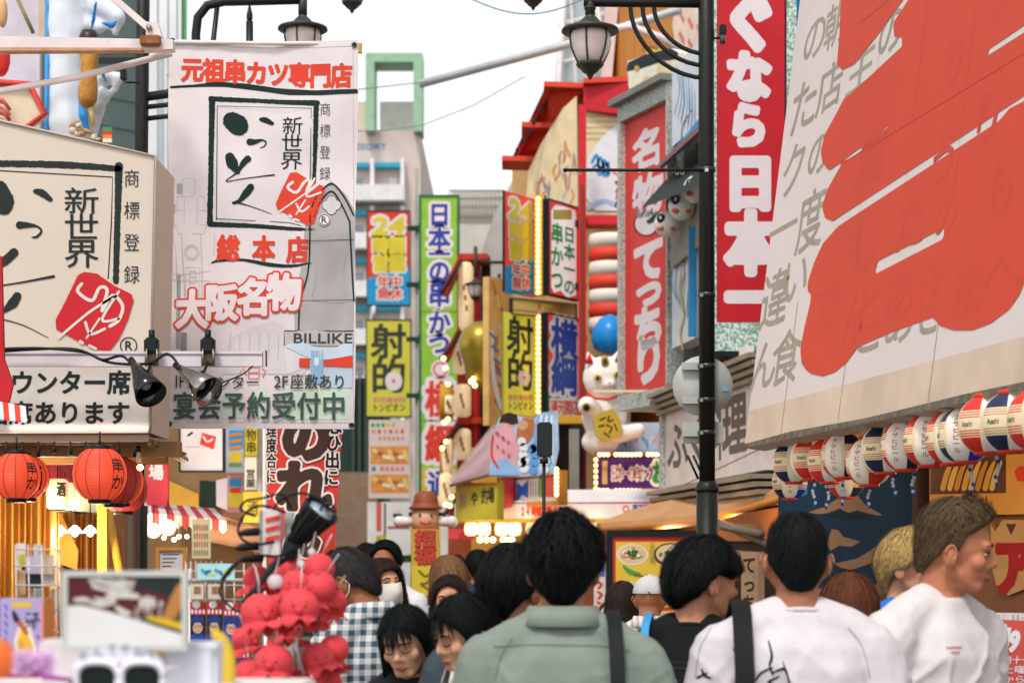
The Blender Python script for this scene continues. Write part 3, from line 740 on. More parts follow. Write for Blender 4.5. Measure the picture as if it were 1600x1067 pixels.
# tall glass tower with white ribs
tw = thing('tower', 'tall white ribbed tower with grey glass rising above the red roof', 'tower', P(915, GND, 60))
b = MB(); gl = M('#a9b3b3', .25, name='tower_glass', var=.25, scale=.8, emit=0)
b.prism(trace([(872, GND), (872, 60), (888, -60), (960, -60), (975, GND)], 60), (0, 8, 0), gl); b.build('glass_wall', tw)
for (x0, x1, w) in ((868, 884, 9), (905, 888, 3), (912, 935, 5), (958, 925, 7), (968, 960, 9)):
    b = MB(); b.tube([P(x0, GND, 59.5), P(x0 + (x1 - x0) * .1, 180, 59.5), P(x1, -60, 59.5)], w * .01, WSTEEL, 8); b.build('rib', tw)
for y in (30, 90, 150):
    b = MB(); b.tube([P(872, y + 10, 59.6), P(962, y - 12, 59.6)], .07, WSTEEL, 6); b.build('cross_rib', tw)

# orange tiled building, upper right
ot = upright(952, -120, 1110, GND, 24, 20.5); t = thing('tiled_building', 'orange brick tiled building high behind the curved lamp brackets', 'building', ot.pt(ot.w / 2, 0))
b = MB(); b.prism([ot.pt(0, 0), ot.pt(ot.w, 0), ot.pt(ot.w, ot.h), ot.pt(0, ot.h)], (1.2, 5, 0), Mpat('tile', '#c9832f', '#b06c22', (5, 5, 9), name='orange_tile')); b.build('wall', t)
b = MB(); b.prism([P(938, 170, 23.6), P(952, 170, 23.6), P(976, -100, 23.6), P(952, -100, 23.6)], (0, .4, 0), M('#d9c3c0', .7, name='pale_trim')); b.build('corner_trim', t)
ik = Ink(ot, .006)
ik.shape([[(1052, 40), (1058, 0), (1090, -30), (1108, 10), (1108, 130), (1080, 120), (1060, 90)]], M('#e2cfc0', .6, name='cream_print'), 2)
for k in range(9): ik.brush([(1064 + k % 3 * 14, 20 + k * 11), (1070 + k % 3 * 14, 32 + k * 11)], 3.5, M('#d8744a', .6, name='orange_print'), 3, res=16)
ik.shape([[(998, 130), (1004, 95), (1015, 78), (1035, 76), (1052, 92), (1058, 130)]], M('#e0c24a', .6, name='yellow_print'), 2); ik.brush([(1005, 80), (1018, 74), (1030, 78)], 1.5, BLACK, 3, 20)
ik.build('artwork', t)
for i, (pts, lab) in enumerate(((((655, 132), (880, 72), (1062, 16)), 'long white steel pole slanting up across the sky behind the right lamp'), (((935, 48), (985, 42), (1030, 58), (1065, 80)), 'curved white pipe bending down beside the orange tiles'))):
    b = MB(); n = 10
    pp = [P(*pts[0], 21.5), P(*pts[1], 21.6), P(*pts[2], 20.6)] if i == 0 else [P(x, y, 20.4 + .0 * k) for k, (x, y) in enumerate(pts)]
    b.tube(pp, .048 if i == 0 else .04, M('#b9babb', .4, .2, name='grey_pipe') if i == 0 else WSTEEL, 10); b.build('steel_pole', None, lab, 'pole')

# ---- red gabled building (right side, middle of the picture)
rt = thing('red_gabled_building', 'red gabled building with painted gable and posts behind the tall signs', 'building', P(900, GND, 20))
b = MB(); b.prism([P(800, GND, 21.5), P(912, GND, 20.2), P(912, 150, 20.2), P(862, 150, 20.6), P(800, 250, 21.5)], (.6, 4, 0), M('#c9a06a', .8, name='ochre_wall', dirt=.2)); b.build('wall_left', rt).name = 'gable_wall'  # gable and front walls in plain yellow ochre
b = MB(); b.prism([P(912, GND, 20.1), P(985, GND, 19.9), P(985, 150, 19.9), P(912, 150, 20.1)], (.2, 4, 0), M('#caa56c', .8, name='ochre_wall_front')); b.build('front_wall', rt)
# roof slabs
b = MB(); b.prism([P(800, 248, 20.8), P(852, 138, 20.0), P(912, 138, 19.9), P(866, 215, 20.3), P(850, 250, 20.8)], (0, .12, .0), ORED); b.build('roof_slope', rt)
for (x0, y0, x1, y1, Y) in ((784, 247, 852, 249, 20.5), (815, 194, 876, 197, 20.2), (850, 131, 918, 134, 19.8), (912, 126, 985, 123, 19.6)):
    b = MB(); b.prism([P(x0, y0 + 4, Y), P(x1, y1 + 4, Y), P(x1, y1 - 4, Y), P(x0, y0 - 4, Y)], (0, .5, 0), ORED); b.build('roof_beam', rt)
b = MB(); b.prism([P(800, 246, 20.7), P(810, 246, 20.7), P(862, 136, 19.9), P(852, 136, 19.9)], (0, .3, 0), M('#c93a25', .6, name='roof_edge')); b.build('roof_edge', rt)
for k in range(7):
    b = MB(); x, y = 808 + k * 9.2, 236 - k * 16; b.box(P(x, y, 20.1), (.035, .06, .05), BLACK); b.box(P(x - 2, y + 5, 20.1), (.03, .05, .03), BLACK); b.build('spot_lamp', rt)
b = MB(); b.prism([P(912, 172, 19.7), P(985, 180, 19.6), P(985, 124, 19.6), P(912, 128, 19.7)], (0, .3, 0), DRED); b.build('red_fascia', rt)
b = MB(); b.box(P(910, 500, 19.3) , (.075, .1, 4.3), M('#c8222c', .5, name='post_red')); b.build('post', rt)
b = MB(); b.prism([P(918, 350, 19.2), P(978, 350, 19.1), P(978, 336, 19.1), P(918, 336, 19.2)], (0, .3, 0), M('#c8222c', .5, name='post_red')); b.build('cross_beam', rt)
gb = upright(845, 140, 906, 325, 20.3, 19.6); ik = Ink(gb, .003)
ik.shape([[(822, 318), (826, 268), (846, 225), (880, 170), (902, 150), (904, 328), (862, 312)]], M('#e6cfa4', .7, name='gable_cream'), 2)
rr = random.Random(4)
for k in range(26):
    x = rr.uniform(832, 898); y = rr.uniform(max(185, 300 - (x - 825) * 1.4), 300); c = rr.choice(['#d98a52', '#e4b184', '#b9a3b5', '#cf6d4c', '#d8d0c6', '#9c8f86'])
    ik.brush([(x, y), (x + rr.uniform(-6, 6), y + 10), (x + rr.uniform(-8, 8), y + rr.uniform(16, 34))], [1, rr.uniform(2, 4), 1], M(c, .7, name='gable_paint'), 3 + k % 4, 22)
ik.build('gable_painting', rt)
fb = upright(914, 150, 976, 330, 19.75); ik = Ink(fb, .003)
ik.rect(914, 172, 976, 336, M('#dccaa4', .7, name='slat_cream'), 1)
for k in range(5): ik.rect(914, 180 + k * 9, 976, 183 + k * 9, M('#c7ad7c', .7, name='slat_gap'), 2)
for (x, y) in ((938, 160), (948, 166), (944, 174), (934, 170)): ik.disc(x, y, 5, PINK, 2 + (x % 3))
ik.shape([[(916, 250), (940, 215), (976, 185), (976, 330), (930, 330), (916, 310)]], M('#d9d8dc', .7, name='print_white'), 6)
for k in range(8): ik.brush([(925 + k % 4 * 8, 255 + k * 3), (932 + k % 4 * 6, 243 + k * 4), (936 + k % 3 * 8, 262 + k * 2)], 2, M('#3c86c0', .6, name='print_blue'), 7, 16)
for k in range(4): ik.brush([(958 + k * 3, 270 + k * 14), (968 - k * 2, 278 + k * 14), (962, 288 + k * 12)], 1.3, RED, 7, 16)
ik.brush([(920, 325), (945, 315), (975, 328)], 4, M('#9fb0cf', .6, name='print_lilac'), 7, 24)
ik.build('front_painting', rt)

# stone steps at the far end
st = MB(); sm_ = M('#8a7460', .85, name='step_stone', dirt=.3)
for k in range(22):
    z0 = k * .15; Y = 30 + k * .32; a = P(500, 880, Y).x; c = P(588, 880, Y).x
    st.box(((a + c) / 2, Y + .2, z0 / 2 + .07), (c - a, .42, z0 + .15), sm_)
st.build('stone_stairs', None, 'brown stone staircase climbing away beside the red banner', 'stairs')
b = MB(); b.prism([P(440, GND, 37.5), P(600, GND, 37.5), P(600, 590, 37.5), P(440, 590, 37.5)], (0, 2, 0), M('#24382f', .7, name='dark_shopfront', var=.35, scale=2))
for k in range(5): b.box(P(552 + k * 10, 665, 37.4), (.03, .05, 2.0), M('#4f5a52', .5, name='mullion'))
b.build('shopfront', None, 'dark green shopfront at the top of the stone stairs', 'shopfront')

# white building top left and grey-green wall
b = MB(); wb = upright(140, -150, 292, GND, 24); t = thing('white_building', 'white panelled building with a green corner strip behind the left lamp post', 'building', wb.pt(wb.w / 2, 0))
b.prism([wb.pt(0, 0), wb.pt(wb.w, 0), wb.pt(wb.w, wb.h), wb.pt(0, wb.h)], (-3, 9, 0), M('#d9dbdb', .6, name='white_panel', scale=1)); b.build('wall', t)
ik = Ink(wb, .01)
for x in (200, 228, 246, 262, 276): ik.rect(x, -140, x + 1.6, 880, M('#7c8e92', .5, name='panel_joint'), 1)
for x in (250, 266): ik.rect(x, 60, x + 5, 880, M('#a7b3b6', .5, name='panel_grey'), 2)  # light grey verticals of the cladding
ik.rect(284, -140, 287, 880, DGREEN, 1); ik.rect(288, -140, 292, 880, M('#3f9a3f', .6, name='green_strip'), 1); ik.build('panel_joint', t)
b = MB(); gb = upright(-60, -150, 226, GND, 13.2, 15.5); t = thing('grey_building', 'grey green building wall behind the blue and white sculpture', 'building', gb.pt(gb.w / 2, 0))
b.prism([gb.pt(0, 0), gb.pt(gb.w, 0), gb.pt(gb.w, gb.h), gb.pt(0, gb.h)], (-1.5, 4, 0), M('#6d8481', .7, name='grey_green_wall', scale=2, dirt=.15)); b.build('wall', t)
b = MB(); ik = Ink(gb, .006)
for y in (60, 75, 90): ik.rect(150, y, 216, y + 9, M('#27312f', .5, name='dark_vent'), 2)
for y in (150, 195): ik.line([(150, y), (216, y + 12)], 1.2, M('#4d605e', .6, name='wall_joint'), 2)
ik.build('vent', t)
# ---------------------------------------------------------------- the leaning wall sign on the right
d_ = Vector((.1703, -1, 0)).normalized(); up_ = Vector((.127, .127 * .1703, 1)).normalized()
o_ = P(1163, 700, 9.0)
big = Board(o_, d_, up_, 5.2, 3.3)
bp_white = M('#d6cac6', .55, name='sign_sheet', var=.03, scale=1.5, dirt=.06); txt = M('#9c9484', .7, name='faded_letter'); redp = M('#cb4328', .55, name='big_letter_red', var=.04, scale=2); redd = M('#c64026', .55, name='letter_under_red', var=.04, scale=2)
t = thing('wall_sign', 'huge leaning white wall sign with one enormous red character over grey lettering', 'sign', big.pt(1.5, 0))
m = MB(); panel(m, big, bp_white, .10, M('#b9aa9c', .7)); m.build('panel', t)
ik = Ink(big, .0004)
def uvp(a, b):   # inverse: board metres -> photo pixels, for whole-board lines
    q = big.pt(a, b); return (HX + q.x * F / q.y, HY - (q.z - CH) * F / q.y)
band = M('#cdb9a4', .7, name='lower_band', dirt=.35, scale=4); v1 = big.uv(1172, 641)[1]
ik.poly([uvp(0, 0), uvp(5.2, 0), uvp(5.2, v1), uvp(0, v1)], band, 1)
grime = M('#6b6255', .9, name='grime', var=.4, scale=30)
ik.poly([uvp(0, 0), uvp(5.2, 0), uvp(5.2, .018), uvp(2.6, .03), uvp(1.6, .02), uvp(.7, .032), uvp(0, .02)], grime, 2)
seam = M('#857a6c', .8, name='seam')
G1 = [('の', 1256, 22, 1292, 94), ('た', 1236, 122, 1278, 206), ('ク', 1222, 222, 1260, 306), ('一', 1202, 322, 1246, 392), ('違', 1190, 420, 1232, 512), ('ん', 1174, 528, 1214, 612),
      ('朝', 1290, 2, 1322, 72), ('店', 1278, 98, 1318, 172), ('の', 1262, 202, 1298, 276), ('度', 1246, 296, 1288, 392), ('い', 1224, 392, 1264, 476), ('食', 1206, 514, 1252, 602),
      ('主', 1324, 68, 1368, 142), ('の', 1372, 8, 1414, 86), ('で', 1268, 468, 1316, 556), ('ん', 1318, 450, 1352, 540), ('と', 1332, 470, 1384, 556), ('あ', 1382, 452, 1432, 540), ('き', 1432, 432, 1480, 526), ('ま', 1484, 408, 1540, 500), ('へ', 1534, 380, 1604, 470),
      ('一', 1396, 120, 1430, 170), ('度', 1340, 205, 1386, 290), ('し', 1330, 330, 1374, 430), ('た', 1400, 300, 1450, 392), ('う', 1452, 205, 1500, 290), ('り', 1520, 130, 1570, 235), ('の', 1460, 300, 1500, 372), ('も', 1540, 240, 1590, 340), ('う', 1470, 60, 1510, 140)]
for ch, x0, y0, x1, y1 in G1: ik.cells(ch, x0, y0, x1, y1, txt, .012, 2, 44)
A1 = [(1316, -40), (1312, 60), (1308, 101), (1317, 110), (1335, 101), (1370, 58), (1412, 0), (1432, -40)]
A2 = [(1450, -40), (1420, 0), (1396, 37), (1398, 58), (1410, 59), (1410, 73), (1329, 148), (1319, 155), (1305, 182), (1290, 209), (1283, 236), (1285, 252), (1292, 263), (1298, 266), (1312, 256), (1388, 197), (1388, 206), (1315, 258), (1308, 270), (1293, 297), (1285, 324), (1290, 341), (1302, 346), (1318, 335), (1578, 165), (1660, 112), (1700, -40)]
A3 = [(1325, 344), (1310, 354), (1286, 381), (1272, 412), (1263, 440), (1262, 454), (1268, 460), (1266, 476), (1257, 513), (1251, 546), (1253, 567), (1260, 578), (1268, 584), (1286, 588), (1304, 582), (1323, 567), (1341, 542), (1396, 518), (1458, 496), (1469, 509), (1491, 516), (1520, 516), (1549, 505), (1578, 483), (1593, 462), (1606, 430), (1700, 300), (1700, 90), (1660, 128), (1578, 170), (1561, 190)]
H2 = [(1543, 88), (1545, 78), (1660, 0), (1660, 14)]; H3 = [(1478, 355), (1474, 374), (1367, 429), (1372, 408)]
ik.shape([A1], redp, 5, res=110); ik.shape([A2, H2], redp, 5, res=150); ik.shape([A3, H3], redp, 5, res=150)
RES = [g for g in G1 if g[1] > 1262 and g[2] > 190 or g[0] in 'うりもよ' and g[1] > 1330]
for ch, x0, y0, x1, y1 in RES:
    if ch in 'の' and x0 < 1300 or ch in '度店い' and x0 < 1300: continue
    # only the part lying under the red shows darker: keep glyphs that are wholly under it
    if ch in 'とあきで' and y1 > 520: y1 -= 34; y0 -= 34
    ik.cells(ch, x0, y0, x1, y1, redd, .012, 6, 40)
for a, b0, b1 in ((.55, 0, .62), (1.3, 0, .52), (2.25, 0, .5)): ik.line([uvp(a, b0 + .03), uvp(a + .01, b1)], .9, seam, 3)
rs = M('#a8402d', .7, name='seam_red')
for bb in (1.15, 1.75, 2.3): ik.line([uvp(.95, bb), uvp(3.6, bb)], .35, rs, 7)
for aa in (1.25, 1.75, 2.25): ik.line([uvp(aa, .75), uvp(aa, 2.6)], .3, rs, 7)
ik.build('lettering', t)
# ---------------------------------------------------------------- tall red signs on the right
STF = Mpat('speckle', '#6f9586', '#cfdcd3', name='speckled_frame'); LET = M('#ddd0d2', .6, name='brush_white', var=.04)
b_ = upright(1119, -420, 1226, 503, 12.2); t, ik = signboard('tall_sign', 'tallest crimson sign with white brush letters in a green speckled frame right of the pole', 'sign', b_, DRED, thick=.3)
m = MB(); fm = upright(1113, -430, 1242, 552, 12.26)
for (a0, b0, a1, b1) in ((0, 0, fm.w, 46 * 12.26 / 3000), (0, 46 * 12.26 / 3000, 5 * 12.26 / 3000, fm.h), (fm.w - 15 * 12.26 / 3000, 46 * 12.26 / 3000, fm.w, fm.h)):
    m.prism([fm.pt(a0, b0, .07), fm.pt(a1, b0, .07), fm.pt(a1, b1, .07), fm.pt(a0, b1, .07)], (0, .36, 0), STF)
m.build('frame', t)
m = MB(); m.box(fm.pt(fm.w / 2, -.012, -.1), (fm.w, .42, .03), BLACK); m.build('base_strip', t)
for ch, y0, y1, x0, x1 in (('ふ', -175, -75, 1132, 1208), ('ぐ', -22, 82, 1132, 1212), ('な', 78, 160, 1134, 1206), ('ら', 158, 232, 1138, 1200), ('日', 240, 330, 1132, 1212), ('本', 328, 430, 1134, 1212), ('一', 418, 512, 1134, 1212)):
    ik.cells(ch, x0, y0, x1, y1, LET, .07, 1, 56, rough=.004)
ik.build('lettering', t)
b = MB(); bl = upright(1243, -300, 1300, 420, 12.9); panel(b, bl, SKYB, .2); b.build('blue_sign', None, 'bright blue sign edge showing between the crimson sign and the leaning wall sign', 'sign')

b_ = upright(977, 192, 1049, 616, 16.0, 15.2); t, ik = signboard('tall_sign', 'vermilion vertical sign with white brush letters in a grey stone frame beside the fish lanterns', 'sign', b_, M('#d23a32', .5, name='vermilion', var=.05), thick=.3)
m = MB(); sf = Mpat('speckle', '#8f948c', '#c4c8c0', name='grey_stone')
px_ = 16 / 3000
for (a0, b0, a1, b1) in ((-9 * px_, 0, 0, b_.h), (b_.w, 0, b_.w + 5 * px_, b_.h), (-9 * px_, b_.h, b_.w + 5 * px_, b_.h + 26 * px_), (-9 * px_, -26 * px_, b_.w + 5 * px_, -2 * px_)):
    m.prism([b_.pt(a0, b0, .05), b_.pt(a1, b0, .05), b_.pt(a1, b1, .05), b_.pt(a0, b1, .05)], b_.n * -.38, sf)
m.build('frame', t)
m = MB(); m.prism([b_.pt(-16 * px_, b_.h + 26 * px_, .12), b_.pt(b_.w + 9 * px_, b_.h + 26 * px_, .12), b_.pt(b_.w + 9 * px_, b_.h + 36 * px_, .12), b_.pt(-16 * px_, b_.h + 36 * px_, .12)], b_.n * -.5, M('#7d7f78', .8, name='coping')); m.build('coping', t)
m = MB(); m.box(b_.pt(b_.w / 2, -.01, .01), (b_.w, .02, .02), M('#e5d9b5', .6, name='pale_strip')); m.build('pale_strip', t)
for i, ch in enumerate('名物'): ik.cells(ch, 987 + i, 200 + i * 72 - i * 2, 1037 + i, 264 + i * 72, LET, .05, 1, 44)
for ch, y0, y1 in (('て', 372, 440), ('っ', 425, 480), ('ち', 476, 546), ('り', 520, 600)): ik.cells(ch, 988, y0, 1040, y1, LET, .075, 1, 44)
ik.disc(1010, 350, 17, LET, 1); ik.disc(1010, 350, 20, BLACK, 1, inner=.93)
for k in range(6): ik.brush([(994 + k * 5, 338), (1000 + k * 5, 328 + k % 2 * 4)], 2, M('#7a7d80', .7, name='grey_ink'), 2, 12)
ik.shape([[(1010, 346), (1020, 338), (1028, 332), (1034, 335), (1024, 346), (1014, 350)]], DGREEN, 3)
ik.build('lettering', t)
# stone ledges under and above, dog-face board over the stone frame (plain stand-in)
b = MB(); db = upright(978, 90, 1060, 160, 15.9, 15.2); m = MB(); loop = [(980, 96), (1010, 86), (1048, 76), (1058, 82), (1060, 128), (1040, 142), (1006, 154), (990, 158), (982, 135)]
m.prism([db.pt(*db.uv(x, y)) for x, y in loop], db.n * -.12, M('#e2dac6', .6, name='cream_board', var=.12, scale=9)); t = thing('board', 'rounded cream board with a dark cap shaped top above the stone frame', 'sign', db.pt(db.w / 2, 0)); m.build('panel', t)
ik = Ink(db, .003); ik.shape([[(979, 112), (982, 98), (1008, 86), (1048, 76), (1060, 82), (1060, 92), (1030, 98), (1000, 108)]], M('#1d2b33', .6, name='dark_navy'), 1); ik.disc(1012, 128, 9, M('#dcb98a', .7, name='tan_print'), 1); ik.disc(1040, 112, 14, M('#d9c39a', .7, name='tan_print2'), 1, ry=18); ik.disc(996, 107, 4, GOLD, 2)
ik.build('artwork', t)
# white and blue painted strip behind the lanterns, blue roofs, slatted cornices
b_ = upright(1050, 108, 1092, 230, 15.0, 14.2); t, ik = signboard('painted_sign', 'white sign painted with blue wavy strokes beside the upper stone frame', 'sign', b_, M('#d6dee6', .6, name='pale_blue_white'), thick=.15)
for k in range(7): ik.brush([(1056 + k * 5, 105 + k * 3), (1062 + k * 4, 140 + k * 8), (1054 + k * 5, 180 + k * 6)], [1, 2.6, 1], M('#7fa6d0' if k % 2 else '#4e7fb5', .6, name='blue_stroke'), 1 + k % 3, 30)
ik.brush([(1084, 170), (1068, 196), (1066, 226)], [1, 2, 2.5], BLACK, 5, 24); ik.build('artwork', t)
b_ = upright(1050, 395, 1090, 545, 15.0, 14.2); t, ik = signboard('painted_sign', 'white sign with blue strokes and a yellow eel shape below the fish lanterns', 'sign', b_, M('#d3dbe2', .6, name='pale_blue_white2'), thick=.15)
for k in range(6): ik.brush([(1054 + k * 6, 400 + k * 8), (1050 + k * 6, 440 + k * 10), (1058 + k * 5, 470 + k * 9)], [1, 2.4, 1], M('#5c88bd', .6, name='blue_stroke'), 1 + k % 3, 30)
ik.brush([(1066, 395), (1070, 425), (1064, 455), (1070, 490), (1064, 520), (1068, 545)], [4, 3, 4.5, 3.5, 4.5, 3], M('#d8b23a', .6, name='eel_yellow'), 5, 60); ik.build('artwork', t)
fs = thing('fish_shop', 'fish restaurant front with dark eaves, blue roofs and stone bands behind the right lamp post', 'shop', P(1140, GND, 14.0))
m = MB(); m.prism([P(1050, GND, 15.4), P(1300, GND, 13.2), P(1300, 300, 13.2), P(1050, 120, 15.4)], (.8, 3, 0), M('#5a5f5e', .8, name='shop_wall', dirt=.2)); m.build('wall', fs)
for (a, c, d, e, mat, nm) in (((1030, 268, 14.9), (1098, 205, 13.6), (1098, 182, 13.9), (1046, 240, 15.2), M('#2c6c96', .5, name='roof_blue'), 'blue_roof'), ((1004, 325, 14.8), (1100, 288, 13.0), (1100, 262, 13.6), (1046, 278, 15.2), M('#14201f', .6, name='eave_dark'), 'eave'),
                              ((1048, 420, 14.9), (1098, 380, 13.8), (1098, 300, 13.9), (1048, 365, 15.0), M('#8d8a7c', .7, name='eave_grey'), 'ledge')):
    m = MB(); m.prism([P(*a), P(*c), P(*d), P(*e)], (.02, .1, .05), mat); m.build(nm, fs)
m = MB(); m.prism([P(1030, 262, 14.85), P(1098, 200, 13.55), P(1098, 192, 13.55), P(1030, 254, 14.85)], (.03, .05, 0), M('#8a5f55', .6, name='gutter_brown')); m.build('gutter', fs)
m = MB(); m.box(P(1082, 440, 14.1), (.06, .06, .8), M('#2f7fae', .5, name='shutter_blue')); m.build('blue_shutter', fs)
lan = None
for i, (x, y, r, lab) in enumerate(((1042, 350, 20, 'black and white pufferfish lantern with red fins, outermost of the three under the eave'), (1066, 322, 22, 'black and white pufferfish lantern, middle one of the three under the eave'), (1088, 296, 21, 'black and white pufferfish lantern, half hidden by the lamp post'))):
    Y = 14.5 - i * .35; c = P(x, y, Y); R_ = r * Y / 3000; t = thing('fish_lantern', lab, 'lantern', c, 'pufferfish lanterns'); Rz = Matrix.Rotation(radians(-35), 3, 'Z')
    m = MB(); m.ell(c, (R_, R_ * .9, R_ * 1.05), M('#dcdcd6', .5, name='lantern_white'), 20); m.build('body', t)
    m = MB(); m.ell(c + Vector((R_ * .12, R_ * .2, R_ * .34)), (R_ * .9, R_ * .8, R_ * .72), BLACK, 18); 
    m.build('back_patch', t)
    m = MB(); m.ell(c + Vector((-R_ * .5, -R_ * .72, R_ * .3)), (R_ * .36, R_ * .2, R_ * .36), BLACK, 12); m.ell(c + Vector((-R_ * .56, -R_ * .9, R_ * .32)), (R_ * .13, R_ * .07, R_ * .15), WHITE, 10); m.build('eye', t)
    m = MB(); m.ell(c + Vector((-R_ * .5, -R_ * .62, -R_ * .45)), (R_ * .34, R_ * .2, R_ * .2), M('#cf6a55', .6, name='fin_coral'), 12); m.ell(c + Vector((R_ * .35, -R_ * .7, -R_ * .5)), (R_ * .24, R_ * .16, R_ * .18), M('#cf6a55', .6, name='fin_coral'), 12); m.build('fin', t)
    m = MB(); m.tube([c + Vector((0, 0, R_)), c + Vector((0, 0, R_ * 1.9))], .006, BLACK, 6); m.build('cord', t)
# cooking sign
b_ = upright(1040, 648, 1195, 762, 14.0, 11.3); t, ik = signboard('shop_sign', 'white shop sign with dark brush letters between slatted cornices behind the lamp post', 'sign', b_, M('#d8cdc6', .6, name='sign_offwhite', dirt=.08), thick=.2)
gi = M('#6d5f54', .8, name='brown_grey_ink')
ik.cells('ふ', 1042, 655, 1076, 735, gi, .03, 1, 44); ik.cells('ぐ', 1074, 640, 1108, 730, gi, .03, 1, 44); ik.cells('料', 1106, 625, 1130, 722, gi, .03, 1, 44); ik.cells('理', 1128, 612, 1168, 712, gi, .035, 1, 44)
ik.line([(1046, 768), (1190, 700)], .8, M('#b06a62', .7, name='thin_red'), 1)
ik.build('lettering', t)
sl = Mpat('wood', '#a89a86', '#6a5f52', (2, 2, 9), name='weathered_slat')
for lo, hi, nm in ((b_.h, b_.h + .16, 'cornice'), (-.19, -.01, 'cornice')):
    m = MB()
    for k in range(4):
        z = lo + (hi - lo) * k / 4; m.prism([b_.pt(-.09, z, .05 + k * .025), b_.pt(b_.w + .1, z, .05 + k * .025), b_.pt(b_.w + .1, z + .028, .05 + k * .025), b_.pt(-.09, z + .028, .05 + k * .025)], b_.n * -.3, sl)
    m.build(nm, t)
m = MB(); m.prism([b_.pt(-.09, -.19, .03), b_.pt(-.02, -.19, .03), b_.pt(-.02, b_.h + .16, .03), b_.pt(-.09, b_.h + .16, .03)], b_.n * -.3, sf); m.build('stone_pier', t)
# small upper signs seen above it
b_ = upright(1122, 556, 1166, 582, 12.6, 12.0); t, ik = signboard('small_sign', 'small white sign with red and black marks under the crimson sign', 'sign', b_, WHITE, thick=.05); ik.cells('営業', 1124, 557, 1144, 580, RED, .02, 1, 24, d='h'); ik.brush([(1150, 562), (1158, 566), (1152, 576)], 2.5, BLACK, 1, 20); ik.build('lettering', t)

# ---------------------------------------------------------------- signs in the middle of the street
def board24(b_, lab, q, wide):
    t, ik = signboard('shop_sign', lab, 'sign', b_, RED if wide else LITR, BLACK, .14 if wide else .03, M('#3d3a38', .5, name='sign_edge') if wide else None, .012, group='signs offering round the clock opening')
    x0, y0, x1, y1, cx = q
    ik.poly([(x0, y1), (x1, y1), (x1, y1 - (y1 - y0) * .40 + wide), (x0 + (x1 - x0) * .8, y0 + (y1 - y0) * .645), (x0, y0 + (y1 - y0) * .72)], SKYB, 1)
    w = x1 - x0; h = y1 - y0
    ik.text('24', x0 + w * .14, y0 + h * .07, x1 - w * .12, y0 + h * .25, YEL, .07, 2, 44, slant=.12, out=WHITE, outw=.16)
    for r in range(2):
        for k in range(2): ik.cells('時間営業'[r * 2 + k], x0 + w * (.13 + k * .38), y0 + h * (.275 + r * .19), x0 + w * (.51 + k * .38), y0 + h * (.46 + r * .19), YEL, .075, 2, 40, out=WHITE, outw=.1)
    for r in range(2):
        for k in range(2): ik.cells('年中無休'[r * 2 + k], x0 + w * (.23 + k * .30), y0 + h * (.69 + r * .13), x0 + w * (.53 + k * .30), y0 + h * (.82 + r * .13), RED, .02, 4, 32, out=WHITE, outw=.13)
    ik.build('lettering', t); return t
b1 = upright(574, 330, 640, 476, 28); board24(b1, 'red and blue sign with yellow round the clock lettering beside the green sign', (574, 330, 640, 476, 0), 1)
def boardshoot(b_, lab, q, edge):
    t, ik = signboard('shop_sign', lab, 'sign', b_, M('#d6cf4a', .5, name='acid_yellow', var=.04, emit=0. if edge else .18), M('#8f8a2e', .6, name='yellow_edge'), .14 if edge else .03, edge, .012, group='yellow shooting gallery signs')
    x0, y0, x1, y1 = q; w = x1 - x0; h = y1 - y0; dk = M('#3f4238', .7, name='charcoal')
    ik.cells('射', x0 + w * .08, y0 + h * .03, x1 - w * .08, y0 + h * .41, dk, .025, 1, 48); ik.cells('的', x0 + w * .08, y0 + h * .39, x1 - w * .08, y0 + h * .77, dk, .025, 1, 48)
    cx, cy = x0 + w * .62, y0 + h * .635; ik.disc(cx, cy, w * .2, WHITE, 2, ry=w * .22); ik.disc(cx, cy, w * .04, RED, 3)
    ik.cells('射的場遊技', x0 + w * .14, y0 + h * .80, x1 - w * .1, y0 + h * .86, M('#d87a8a', .6, name='pink_letter'), .02, 1, 20, d='h'); ik.cells('トンビオン', x0 + w * .12, y0 + h * .865, x1 - w * .1, y0 + h * .955, dk, .02, 1, 24, d='h')
    ik.build('lettering', t); return t
b2 = upright(573, 500, 641, 650, 28); boardshoot(b2, 'yellow shooting gallery sign facing the street below the red and blue sign', (573, 500, 641, 650), DGREEN)
# tall green sign
b3 = upright(658, 308, 714, 770, 26); t, ik = signboard('tall_sign', 'tall lime green vertical sign with blue and red letters outlined in white', 'sign', b3, LIME, DGREEN, .35, M('#1f6a46', .5, name='green_frame'), .03)
wo = dict(out=WHITE, outw=.12, res=44)
for i, ch in enumerate('日本一の串かつ'):
    y0 = 316 + i * 36.2 if i < 3 else (412 + (i - 3) * 37.5); ys = [(316, 354), (352, 392), (382, 412), (404, 444), (438, 480), (484, 524), (518, 556)][i]; ik.cells(ch, 669, ys[0], 704, ys[1], BLUE, .03, 1, **wo)
ik.disc(688, 577, 15, WHITE, 1); ik.disc(688, 577, 12, M('#d9737d', .6, name='pink_ring'), 2, inner=.72)
for ch, y0, y1 in (('横', 594, 652), ('綱', 662, 722)): ik.cells(ch, 664, y0, 710, y1, RED, .03, 1, **wo)
ik.rect(659, 731, 713, 769, M('#d8b83a', .55, name='amber'), 1); ik.cells('通', 668, 734, 706, 776, BLUE, .03, 3, **wo)
for y in (487, 657): ik.line([(658, y), (714, y)], .8, M('#4d8a2c', .6, name='sheet_joint'), 1)
ik.build('lettering', t)
m = MB(); m.box(P(651, 560, 26.3), (.045, .06, 5.2), M('#a9aa9f', .5, name='pale_pole')); 
for y in (357, 445, 530, 618): m.box(P(650, y, 26.25), (.26, .08, .06), DGREEN); m.box(P(657, y, 26.2), (.06, .1, .12), DGREEN)
m.build('bracket', t)
